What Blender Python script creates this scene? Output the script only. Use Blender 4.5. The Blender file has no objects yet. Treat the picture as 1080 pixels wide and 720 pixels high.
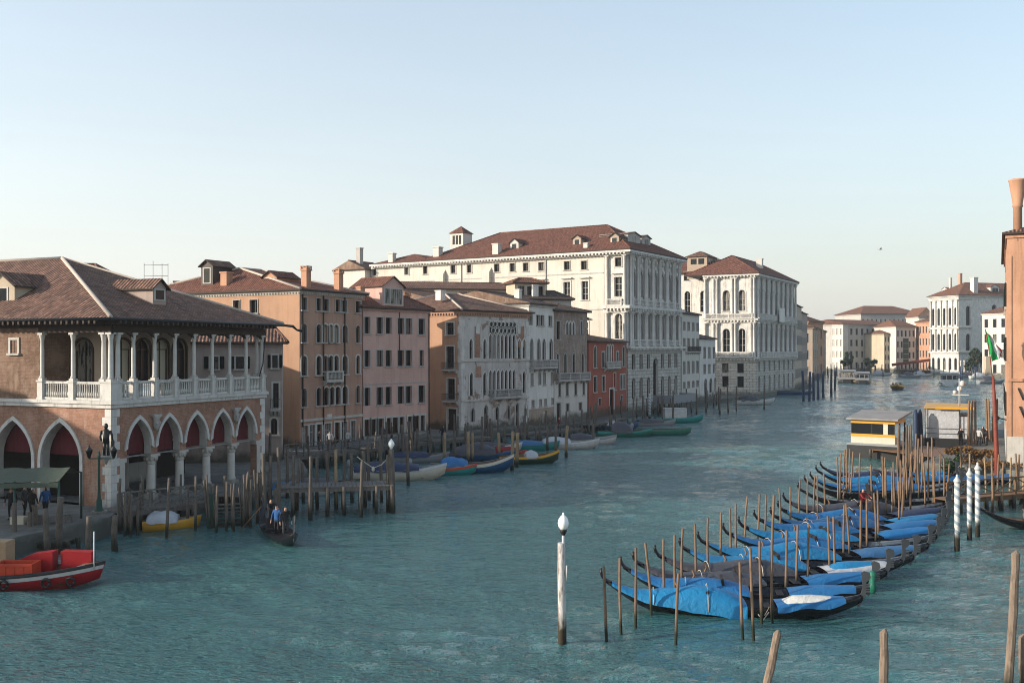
import bpy, math, random
from mathutils import Vector, Matrix, noise
random.seed(7)
C = bpy.context.scene.collection
scene = bpy.context.scene

# ---------------------------------------------------------------- camera
CAM_H, FOC, HOR = 10.0, 1050.0, 368.0          # eye height (m), focal length and horizon row in photo pixels (1080 wide)
cam_d = bpy.data.cameras.new('camera'); cam = bpy.data.objects.new('camera', cam_d); C.objects.link(cam)
cam.location = (0, 0, CAM_H); cam.rotation_euler = (math.radians(90), 0, 0)
cam_d.sensor_width = 36.0; cam_d.lens = 36.0*FOC/1080.0
cam_d.shift_y = (HOR-360.0)/1080.0
cam_d.clip_start = 0.5; cam_d.clip_end = 6000
scene.camera = cam

# ---------------------------------------------------------------- sky, sun, exposure
SUN_EL = 16.5; SX, SY = -0.97, -0.27
world = bpy.data.worlds.new('World'); scene.world = world; world.use_nodes = True
wn = world.node_tree.nodes; wl = world.node_tree.links
sky = wn.new('ShaderNodeTexSky'); sky.sky_type = 'NISHITA'; sky.sun_disc = False
sky.sun_elevation = math.radians(SUN_EL); sky.sun_rotation = math.atan2(SX, SY)
sky.air_density = 1.0; sky.dust_density = 1.0; sky.ozone_density = 1.0
def wnode(t, **kw):
    n = wn.new(t)
    for k, v in kw.items(): setattr(n, k, v)
    return n
tcw = wnode('ShaderNodeTexCoord'); nrm = wnode('ShaderNodeVectorMath', operation='NORMALIZE'); wl.new(tcw.outputs['Generated'], nrm.inputs[0])
sxyz = wnode('ShaderNodeSeparateXYZ'); wl.new(nrm.outputs[0], sxyz.inputs[0])
def wmath(op, a, b=0.0):
    n = wnode('ShaderNodeMath', operation=op)
    for i, v in enumerate((a, b)):
        if hasattr(v, 'links'): wl.new(v, n.inputs[i])
        else: n.inputs[i].default_value = v
    return n.outputs[0]
hz = wmath('MULTIPLY', wmath('EXPONENT', wmath('MULTIPLY', wmath('MAXIMUM', sxyz.outputs[2], 0.0), -2.5)), .96)      # winter haze thickening towards the horizon
sund = wnode('ShaderNodeVectorMath', operation='DOT_PRODUCT'); wl.new(nrm.outputs[0], sund.inputs[0]); sund.inputs[1].default_value = (SX, SY, 0)
cn = wnode('ShaderNodeTexNoise'); cmp_ = wnode('ShaderNodeMapping'); cmp_.inputs['Scale'].default_value = (1.2, 1.2, 7.0); wl.new(nrm.outputs[0], cmp_.inputs[0]); wl.new(cmp_.outputs[0], cn.inputs['Vector']); cn.inputs['Scale'].default_value = 2.2; cn.inputs['Detail'].default_value = 5
hk = wmath('ADD', wmath('ADD', wmath('MULTIPLY', sund.outputs['Value'], .32), .93), wmath('MULTIPLY', cn.outputs['Fac'], .14))      # faint uneven veil in the haze
def wscale(c, f):
    n = wnode('ShaderNodeVectorMath', operation='SCALE')
    if hasattr(c, 'links'): wl.new(c, n.inputs[0])
    else: n.inputs[0].default_value = c
    if hasattr(f, 'links'): wl.new(f, n.inputs['Scale'])
    else: n.inputs['Scale'].default_value = f
    return n.outputs[0]
wmx = wnode('ShaderNodeMix', data_type='RGBA'); wl.new(hz, wmx.inputs[0]); tnt = wnode('ShaderNodeVectorMath', operation='MULTIPLY'); wl.new(sky.outputs[0], tnt.inputs[0]); tnt.inputs[1].default_value = (.70, .77, .75); wl.new(tnt.outputs[0], wmx.inputs[6]); wl.new(wscale((2.20, 2.10, 2.03), hk), wmx.inputs[7])
wl.new(wmx.outputs[2], wn['Background'].inputs[0]); wn['Background'].inputs[1].default_value = 0.15
sd = bpy.data.lights.new('sun', 'SUN'); sd.energy = 2.5; sd.angle = math.radians(0.6); sd.color = (1.0, 0.88, 0.74)
sun = bpy.data.objects.new('sun', sd); C.objects.link(sun)
ce = math.cos(math.radians(SUN_EL)); hl = math.hypot(SX, SY)
sun.rotation_euler = Vector((SX/hl*ce, SY/hl*ce, math.sin(math.radians(SUN_EL)))).to_track_quat('Z', 'Y').to_euler()
sun.location = (-60, -40, 60)
scene.view_settings.view_transform = 'Standard'; scene.view_settings.look = 'None'
scene.view_settings.exposure = 1.42; scene.view_settings.gamma = 1.0
scene.view_settings.use_curve_mapping = False
scene.render.engine = 'CYCLES'
scene.cycles.max_bounces = 6; scene.cycles.diffuse_bounces = 4; scene.cycles.glossy_bounces = 3
scene.cycles.use_denoising = True; scene.cycles.filter_width = 1.0

def at(px, py, z=0.0):
    Y = FOC*(CAM_H-z)/(py-HOR); return ((px-540.0)*Y/FOC, Y, z)
def pt(px, py, Y):
    return ((px-540.0)*Y/FOC, Y, CAM_H-(py-HOR)*Y/FOC)

# ---------------------------------------------------------------- materials
class NT:
    def __init__(s, name):
        s.m = bpy.data.materials.new(name); s.m.use_nodes = True
        s.t = s.m.node_tree; s.b = s.t.nodes['Principled BSDF']
    def n(s, typ, **kw):
        nd = s.t.nodes.new(typ)
        for k, v in kw.items():
            if k.startswith('i_'): nd.inputs[k[2:].replace('_', ' ')].default_value = v
            else: setattr(nd, k, v)
        return nd
    def l(s, a, b): s.t.links.new(a, b)
    def coord(s, which='Object', scale=(1, 1, 1)):
        tc = s.n('ShaderNodeTexCoord'); mp = s.n('ShaderNodeMapping'); mp.inputs['Scale'].default_value = scale
        s.l(tc.outputs[which], mp.inputs[0]); return mp.outputs[0]
    def noise(s, vec, scale, detail=4, rough=.6, dist=0):
        nd = s.n('ShaderNodeTexNoise'); nd.inputs['Scale'].default_value = scale; nd.inputs['Detail'].default_value = detail
        nd.inputs['Roughness'].default_value = rough; nd.inputs['Distortion'].default_value = dist
        s.l(vec, nd.inputs['Vector']); return nd.outputs['Fac']
    def ramp(s, fac, a, b, ca=(0, 0, 0, 1), cb=(1, 1, 1, 1)):
        r = s.n('ShaderNodeValToRGB'); e = r.color_ramp.elements
        e[0].position = a; e[1].position = b; e[0].color = ca; e[1].color = cb; s.l(fac, r.inputs[0]); return r.outputs[0]
    def mix(s, fac, a, b, mode='MIX'):
        m = s.n('ShaderNodeMix', data_type='RGBA', blend_type=mode)
        for sock, v in ((m.inputs[0], fac), (m.inputs[6], a), (m.inputs[7], b)):
            if hasattr(v, 'links'): s.l(v, sock)
            elif isinstance(v, (int, float)): sock.default_value = v
            else: sock.default_value = (*v, 1) if len(v) == 3 else v
        return m.outputs[2]
    def math(s, op, a, b=0.0):
        m = s.n('ShaderNodeMath', operation=op)
        for i, v in enumerate((a, b)):
            if hasattr(v, 'links'): s.l(v, m.inputs[i])
            else: m.inputs[i].default_value = v
        return m.outputs[0]
    def bump(s, h, strength, dist=.02):
        b = s.n('ShaderNodeBump'); b.inputs['Strength'].default_value = strength; b.inputs['Distance'].default_value = dist
        s.l(h, b.inputs['Height']); s.l(b.outputs[0], s.b.inputs['Normal'])
    def out(s, col=None, rough=.8, spec=None, metal=0.0):
        if col is not None:
            if hasattr(col, 'links'): s.l(col, s.b.inputs['Base Color'])
            else: s.b.inputs['Base Color'].default_value = (*col, 1)
        if hasattr(rough, 'links'): s.l(rough, s.b.inputs['Roughness'])
        else: s.b.inputs['Roughness'].default_value = rough
        if spec is not None: s.b.inputs['Specular IOR Level'].default_value = spec
        s.b.inputs['Metallic'].default_value = metal
        return s.m
def sc3(c, k): return tuple(x*k for x in c)
def zworld(s):
    g = s.n('ShaderNodeNewGeometry'); sp = s.n('ShaderNodeSeparateXYZ'); s.l(g.outputs['Position'], sp.inputs[0]); return sp.outputs[2]

def plaster(name, c, c2=None, stain=.55, brickpatch=None, damp=True):
    s = NT(name); v = s.coord('Object'); c2 = c2 or sc3(c, .72)
    big = s.ramp(s.noise(v, .35, 6, .65), .38, .66)
    col = s.mix(big, c, c2)
    streak = s.ramp(s.noise(s.coord('Object', (1.6, 1.6, .16)), 1.0, 5, .65), .5, .78)
    col = s.mix(s.math('MULTIPLY', streak, stain), col, sc3(c2, .55))
    if brickpatch:
        pt_ = s.ramp(s.noise(v, .55, 5, .7, .6), .55, .6)
        col = s.mix(pt_, col, brickpatch)
    fine = s.noise(v, 6.0, 4)
    col = s.mix(s.math('MULTIPLY', s.ramp(fine, .35, .7), .22), col, sc3(c, 1.18))
    if damp:
        z = s.math('ADD', zworld(s), s.math('MULTIPLY', s.noise(v, .9, 4), -2.2))
        wet = s.ramp(z, .2, 1.3, (1, 1, 1, 1), (0, 0, 0, 1))
        col = s.mix(s.math('MULTIPLY', wet, .85), col, (.05, .05, .036))
    s.bump(s.noise(v, 9, 5), .25, .03)
    return s.out(col, .9, .25)

def brickm(name, c1, c2, mortar, scale=1.0, patch=None):
    s = NT(name); uv = s.coord('UV', (scale,)*3)
    b = s.n('ShaderNodeTexBrick'); s.l(uv, b.inputs['Vector'])
    b.inputs['Color1'].default_value = (*c1, 1); b.inputs['Color2'].default_value = (*c2, 1); b.inputs['Mortar'].default_value = (*mortar, 1)
    b.inputs['Scale'].default_value = 1; b.inputs['Brick Width'].default_value = .27; b.inputs['Row Height'].default_value = .085
    b.inputs['Mortar Size'].default_value = .008
    v = s.coord('Object'); col = b.outputs['Color']
    col = s.mix(s.math('MULTIPLY', s.ramp(s.noise(v, .6, 6, .75), .42, .62), .75), col, sc3(c1, .5))
    col = s.mix(s.math('MULTIPLY', s.ramp(s.noise(s.coord('Object', (1.3, 1.3, .4)), .9, 6, .75), .54, .68), .6), col, tuple(x*1.1+.05 for x in mortar))
    col = s.mix(s.math('MULTIPLY', s.ramp(s.noise(v, 3.4, 5, .75), .5, .66), .6), col, sc3(mortar, 1.0))
    if patch: col = s.mix(s.ramp(s.noise(v, .4, 5, .6, .5), .52, .6), col, patch)
    s.bump(b.outputs['Fac'], -.3, .01)
    return s.out(col, .92, .2)

def stone(name, c=(.50, .47, .42), dirt=.6, blocks=False):
    s = NT(name); v = s.coord('Object')
    col = s.mix(s.ramp(s.noise(v, .8, 6, .65), .35, .7), c, sc3(c, .74))
    st = s.ramp(s.noise(s.coord('Object', (2.2, 2.2, .3)), 1.2, 6, .7), .52, .74)
    col = s.mix(s.math('MULTIPLY', st, dirt), col, sc3(c, .3))
    h = s.noise(v, 8, 5)
    if blocks:
        b = s.n('ShaderNodeTexBrick'); s.l(s.coord('UV'), b.inputs['Vector']); b.inputs['Scale'].default_value = 1
        b.inputs['Brick Width'].default_value = 1.3; b.inputs['Row Height'].default_value = .55; b.inputs['Mortar Size'].default_value = .035
        b.inputs['Color1'].default_value = (1, 1, 1, 1); b.inputs['Color2'].default_value = (.86, .85, .83, 1); b.inputs['Mortar'].default_value = (.32, .31, .3, 1)
        col = s.mix(1.0, col, b.outputs['Color'], 'MULTIPLY')
    z = s.math('ADD', zworld(s), s.math('MULTIPLY', s.noise(v, 1.2, 4), -1.4))
    col = s.mix(s.math('MULTIPLY', s.ramp(z, .0, .9, (1, 1, 1, 1), (0, 0, 0, 1)), .8), col, (.045, .05, .035))
    s.bump(h, .2, .02)
    return s.out(col, .8, .3)

def rooftile(name, c, c2, moss=.3):
    s = NT(name); uv = s.coord('UV')
    w = s.n('ShaderNodeTexWave', wave_type='BANDS', bands_direction='X', wave_profile='SIN'); s.l(uv, w.inputs[0])
    w.inputs['Scale'].default_value = 1.15; w.inputs['Distortion'].default_value = .5; w.inputs['Detail'].default_value = 1.5; w.inputs['Detail Scale'].default_value = 1.5
    b = s.n('ShaderNodeTexBrick'); s.l(uv, b.inputs['Vector']); b.inputs['Scale'].default_value = 1
    b.inputs['Brick Width'].default_value = .273; b.inputs['Row Height'].default_value = .42; b.inputs['Mortar Size'].default_value = .015
    b.inputs['Color1'].default_value = (*c, 1); b.inputs['Color2'].default_value = (*c2, 1); b.inputs['Mortar'].default_value = (*sc3(c, .45), 1)
    v = s.coord('Object')
    col = s.mix(s.math('MULTIPLY', s.ramp(s.noise(v, .45, 6, .7), .42, .66), .6), b.outputs['Color'], sc3(c2, .55))
    col = s.mix(s.math('MULTIPLY', s.ramp(s.noise(v, 3.0, 5, .75), .52, .7), moss), col, (.17, .15, .115))
    col = s.mix(s.math('MULTIPLY', s.ramp(s.noise(s.coord('UV', (4.6, 2.8, 1)), 1.0, 1), .58, .62), .45), col, sc3(c, 1.75))
    col = s.mix(s.math('MULTIPLY', s.ramp(s.noise(v, 9, 4, .75), .5, .72), .55), col, sc3(c, 1.9))
    col = s.mix(s.math('MULTIPLY', s.ramp(s.noise(v, 6.5, 4, .75), .55, .7), .6), col, sc3(c2, .35))
    cell = s.n('ShaderNodeTexWhiteNoise', noise_dimensions='2D'); sn = s.n('ShaderNodeVectorMath', operation='SNAP'); s.l(uv, sn.inputs[0]); sn.inputs[1].default_value = (.273, .36, 1); s.l(sn.outputs[0], cell.inputs['Vector'])
    col = s.mix(s.math('MULTIPLY', s.ramp(cell.outputs['Value'], .55, .95), .6), col, tuple(x*1.6+.03 for x in c)); col = s.mix(s.math('MULTIPLY', s.ramp(cell.outputs['Value'], .45, .1), .6), col, sc3(c2, .45))
    gap = s.ramp(w.outputs['Fac'], .0, .5, (.3, .3, .3, 1), (1, 1, 1, 1))
    col = s.mix(1.0, col, gap, 'MULTIPLY')
    h = s.math('ADD', w.outputs['Fac'], s.math('MULTIPLY', s.noise(v, 5, 3), .5))
    s.bump(h, .9, .07)
    return s.out(col, .9, .2)

def plain(name, c, rough=.7, var=.25, spec=.3, metal=0, scale=3.0, bump=.1):
    s = NT(name); v = s.coord('Object')
    oi = s.n('ShaderNodeObjectInfo')
    k = s.ramp(s.noise(v, scale, 5, .65), .3, .72)
    col = s.mix(s.math('MULTIPLY', k, var*1.6), c, sc3(c, .45))
    col = s.mix(s.math('MULTIPLY', oi.outputs['Random'], var), col, sc3(c, .8))
    if bump: s.bump(s.noise(v, scale*3, 4), bump, .02)
    return s.out(col, rough, spec, metal)

def wood(name, c, wet=True, var=.5):
    s = NT(name); v = s.coord('Object', (9, 9, .8)); oi = s.n('ShaderNodeObjectInfo')
    col = s.mix(s.ramp(s.noise(v, 1.6, 5, .7), .3, .7), c, sc3(c, .5))
    col = s.mix(s.math('MULTIPLY', oi.outputs['Random'], var), col, tuple(x*.62 for x in (c[0]*.95, c[1], c[2]*1.05)))
    col = s.mix(s.math('MULTIPLY', s.ramp(s.noise(s.coord('Object', (3, 3, 1.3)), 1.3, 4, .7), .5, .66), .75), col, sc3(c, .35))
    rough = .85
    if wet:
        z = s.math('ADD', zworld(s), s.math('MULTIPLY', s.noise(s.coord('Object', (6, 6, 2)), 1.2, 4), -.7))
        f = s.ramp(z, -.05, .55, (1, 1, 1, 1), (0, 0, 0, 1))
        col = s.mix(f, col, (.018, .022, .013))
    s.bump(s.noise(v, 2.2, 5), .5, .02)
    return s.out(col, rough, .25)

def tarp(name, c, rough=.5):
    s = NT(name); v = s.coord('Object'); oi = s.n('ShaderNodeObjectInfo')
    vv = s.n('ShaderNodeVectorMath', operation='ADD'); s.l(v, vv.inputs[0]); s.l(oi.outputs['Random'], vv.inputs[1])
    n1 = s.noise(vv.outputs[0], 2.2, 4, .55, 1.2)
    col = s.mix(s.math('MULTIPLY', s.ramp(s.noise(vv.outputs[0], 1.4, 5, .65), .35, .7), .5), c, sc3(c, .62))
    col = s.mix(s.math('MULTIPLY', s.ramp(s.noise(vv.outputs[0], 7, 4, .7), .6, .75), .35), col, tuple(min(1, x*1.4+.06) for x in c))
    col = s.mix(s.math('MULTIPLY', oi.outputs['Random'], .55), col, tuple(x*.66+.018 for x in c))
    s.bump(n1, .55, .12)
    return s.out(col, rough, .35)

def glass(name, c=(.012, .014, .016), rough=.12):
    s = NT(name); oi = s.n('ShaderNodeObjectInfo')
    col = s.mix(s.ramp(oi.outputs['Random'], .5, 1.0), c, sc3(c, 2.6))
    col = s.mix(s.math('MULTIPLY', s.math('GREATER_THAN', oi.outputs['Random'], .8), s.ramp(s.noise(s.coord('Object', (3, 3, .6)), 1.5, 3), .42, .5)), col, (.20, .18, .15))
    s.bump(s.noise(s.coord('Object'), 1.5, 2), .08, .05)
    return s.out(col, rough, .22)

def water_mat():
    s = NT('canal_water'); v = s.coord('Object')
    big = s.noise(s.coord('Object', (.035, .06, 1)), 1.0, 4, .6)
    w1 = s.noise(s.coord('Object', (1.2, 3.2, 1)), 1.0, 4, .6, .5)
    w2 = s.noise(s.coord('Object', (3.2, 8.0, 1)), 1.0, 3, .6, .3)
    amp = s.math('ADD', .25, s.math('MULTIPLY', s.ramp(big, .35, .65), .9))
    h = s.math('ADD', s.math('MULTIPLY', w1, .26), s.math('MULTIPLY', w2, .22))
    h = s.math('MULTIPLY', h, amp)
    s.bump(h, 1.0, WAVE)
    col = s.mix(s.ramp(big, .35, .65), (.030, .104, .102), (.042, .122, .116))
    s.b.inputs['IOR'].default_value = 1.8
    return s.out(col, .035, .5)
WAVE = 1.0

M = {}
M['water'] = water_mat()
M['brick'] = brickm('red_brick', (.38, .185, .12), (.28, .135, .09), (.33, .25, .19))
M['brick_old'] = brickm('old_brick', (.21, .12, .08), (.16, .09, .065), (.25, .19, .14), 1.0, (.25, .17, .12))
M['brick_grey'] = brickm('grey_brown_brick', (.29, .215, .175), (.22, .165, .135), (.36, .30, .25))
M['stone'] = stone('istrian_stone')
M['stone_clean'] = stone('pale_stone', (.60, .575, .53), .95)
M['stone_grey'] = stone('grey_stone', (.42, .40, .375), .7)
M['stone_block'] = stone('rusticated_stone', (.54, .51, .46), .5, True)
M['paving'] = stone('paving_stone', (.27, .265, .26), .35)
M['ground'] = plain('back_ground', (.18, .16, .14), .9)
M['orange'] = plaster('ochre_orange_plaster', (.39, .235, .15), (.33, .195, .125), .5)
M['brown'] = plaster('brown_plaster', (.41, .245, .175), (.31, .18, .13), .7)
M['pink'] = plaster('pink_plaster', (.56, .36, .30), (.46, .285, .235), .5)
M['greyrose'] = plaster('grey_rose_plaster', (.38, .30, .26), (.30, .235, .2), .6)
M['marble'] = plaster('weathered_marble', (.52, .485, .45), (.36, .33, .305), .8, (.20, .125, .09))
M['white'] = plaster('white_plaster', (.64, .61, .56), (.50, .47, .43), .5)
M['cream'] = plaster('cream_plaster', (.56, .52, .455), (.48, .44, .38), .55)
M['palewhite'] = plaster('pale_render', (.56, .52, .465), (.48, .45, .40), .5)
M['buff'] = plaster('buff_plaster', (.46, .38, .28), (.38, .31, .23), .4)
M['grey'] = plaster('grey_plaster', (.40, .375, .34), (.33, .31, .285), .4)
M['tan'] = plaster('tan_plaster', (.36, .28, .21), (.30, .23, .18), .4)
M['red'] = plaster('venetian_red_plaster', (.34, .095, .062), (.25, .075, .05), .6)
M['redorange'] = plaster('red_orange_plaster', (.46, .16, .08), (.38, .13, .07), .4)
M['terracotta'] = plaster('terracotta_render', (.47, .26, .165), (.36, .19, .115), .7)
M['roof'] = rooftile('brown_roof_tiles', (.275, .145, .10), (.165, .098, .075), .5)
M['roof_red'] = rooftile('red_roof_tiles', (.245, .103, .068), (.19, .082, .058), .15)
M['roof_far'] = rooftile('far_roof_tiles', (.27, .125, .075), (.22, .10, .065), .2)
M['roof_grey'] = rooftile('grey_brown_roof_tiles', (.13, .085, .068), (.095, .068, .058), .35)
M['mortar'] = plain('ridge_mortar', (.50, .42, .35), .9)
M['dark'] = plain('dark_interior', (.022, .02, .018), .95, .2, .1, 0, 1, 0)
M['glass'] = glass('window_glass')
M['glass_lit'] = glass('pale_lit_look_glass', (.30, .28, .22), .3)  # pale pane colour, painted so the panes look lit
M['shutter'] = plain('dark_green_shutters', (.012, .017, .016), .8, .3, .12)
M['shutter_grey'] = plain('grey_shutters', (.15, .16, .16), .6, .3)
M['frame_white'] = plain('white_frames', (.52, .49, .45), .7, .35)
M['frame_dark'] = plain('dark_wood_frames', (.05, .035, .025), .6, .3)
M['timber'] = plain('dark_roof_timber', (.055, .038, .028), .8, .4)
M['iron'] = plain('dark_iron', (.025, .026, .027), .5, .3, .4, .3)
M['green_iron'] = plain('green_painted_iron', (.018, .065, .048), .45, .2)
M['curtain'] = plain('maroon_awning', (.115, .016, .022), .85, .35)
M['bronze'] = plain('dark_bronze', (.03, .032, .03), .45, .3, .5, .6)
M['pole'] = wood('sunlit_mooring_pole_wood', (.26, .165, .105), True, .8)
M['pile'] = wood('grey_pile_wood', (.165, .135, .11))
M['post'] = wood('split_grey_brown_post_wood', (.27, .20, .15))
M['pile_gold'] = wood('golden_sunlit_pile_wood', (.36, .26, .155), True, .3)  # pile wood with golden sunlight put into its colour
M['plank'] = wood('grey_plank_wood', (.20, .18, .16), True)
M['bluepole'] = plain('navy_painted_wood', (.02, .04, .085), .6)
M['black'] = plain('gondola_black_lacquer', (.006, .006, .008), .22, .2, .5, 0, 3, .02)
M['blackmat'] = plain('black_upholstery', (.02, .018, .02), .8)
M['steel'] = plain('dull_steel', (.12, .125, .13), .5, .3, .5, .7)
M['walnut'] = plain('brown_boat_wood', (.16, .085, .04), .5)
M['rope'] = plain('pale_rope', (.5, .46, .38), .9)
M['tarp_blue'] = tarp('blue_tarpaulin', (.008, .135, .34))
M['tarp_sky'] = tarp('sky_blue_tarpaulin', (.010, .19, .40))
M['tarp_slate'] = tarp('slate_blue_tarpaulin', (.030, .125, .27))
M['tarp_grey'] = tarp('charcoal_tarpaulin', (.060, .058, .068))
M['tarp_navy'] = tarp('navy_tarpaulin', (.015, .028, .075))
M['tarp_white'] = tarp('off_white_canvas', (.62, .60, .55))
M['tarp_green'] = tarp('emerald_cloth', (.01, .13, .085))
M['tarp_pale'] = tarp('pale_grey_canvas', (.42, .43, .45))
M['awning'] = tarp('olive_green_awning', (.075, .095, .065), .8)
M['red_paint'] = plain('red_boat_paint', (.33, .013, .018), .4, .2)
M['white_paint'] = plain('white_paint', (.55, .55, .53), .5, .4)
M['cream_paint'] = plain('cream_paint', (.55, .50, .40), .5, .2)
M['blue_paint'] = plain('deep_blue_paint', (.012, .075, .17), .4, .25)
M['teal_paint'] = plain('turquoise_paint', (.02, .24, .22), .4, .25)
M['green_paint'] = plain('sea_green_paint', (.025, .17, .12), .45, .35)
M['dkgreen_paint'] = plain('dark_green_paint', (.012, .045, .028), .45, .25)
M['yellow_paint'] = plain('yellow_paint', (.58, .30, .03), .45, .2)
M['orange_paint'] = plain('orange_red_plastic', (.48, .05, .018), .5, .2)
M['grey_paint'] = plain('grey_paint', (.24, .25, .26), .5, .2)
M['card'] = plain('brown_cardboard', (.36, .25, .15), .9)
M['skin'] = plain('skin', (.42, .24, .17), .6, .1)
M['hair'] = plain('dark_hair', (.03, .02, .015), .7, .2)
M['cloth_black'] = plain('black_clothes', (.016, .016, .018), .9)
M['cloth_blue'] = plain('blue_jacket', (.02, .09, .25), .85)
M['cloth_red'] = plain('dark_red_jacket', (.22, .02, .02), .85)
M['cloth_pale'] = plain('pale_jacket', (.42, .42, .42), .85)
M['cloth_grey'] = plain('grey_trousers', (.06, .06, .065), .9)
M['flag_g'] = plain('flag_green', (.02, .36, .08), .8); M['flag_w'] = plain('flag_white', (.68, .68, .66), .8); M['flag_r'] = plain('flag_red', (.45, .02, .02), .8)
M['rust_pole'] = plain('rust_red_painted_pole', (.22, .05, .03), .6, .4)
M['leaf'] = plain('dark_leaves', (.028, .05, .018), .8, .5)
M['vine'] = plain('dry_brown_leaves', (.20, .105, .035), .9, .6)
M['leaf2'] = plain('bush_leaves', (.04, .075, .03), .8, .5)
M['bark'] = plain('bark', (.09, .065, .045), .9)
M['gull'] = plain('gull_feathers', (.6, .6, .6), .8)
def lampglass():
    s = NT('white_globe_glass'); return s.out((.82, .82, .79), .25, .5)
M['globe'] = lampglass()
def striped():
    s = NT('white_and_blue_spiral_stripes'); v = s.coord('Object')
    sp = s.n('ShaderNodeSeparateXYZ'); s.l(v, sp.inputs[0])
    a = s.math('ARCTAN2', sp.outputs[1], sp.outputs[0])
    f = s.math('FRACT', s.math('ADD', s.math('MULTIPLY', a, 1/(2*math.pi)), s.math('MULTIPLY', sp.outputs[2], 2.3)))
    st = s.math('GREATER_THAN', f, .6)
    col = s.mix(st, (.50, .50, .48), (.20, .25, .29))
    col = s.mix(s.math('MULTIPLY', s.ramp(s.noise(v, 3, 5, .7), .5, .7), .5), col, (.25, .25, .22))
    z = s.math('ADD', zworld(s), s.math('MULTIPLY', s.noise(v, 3, 4), -.6))
    col = s.mix(s.ramp(z, .3, .65, (1, 1, 1, 1), (0, 0, 0, 1)), col, (.035, .03, .02))
    return s.out(col, .6, .3)
M['striped'] = striped()

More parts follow.
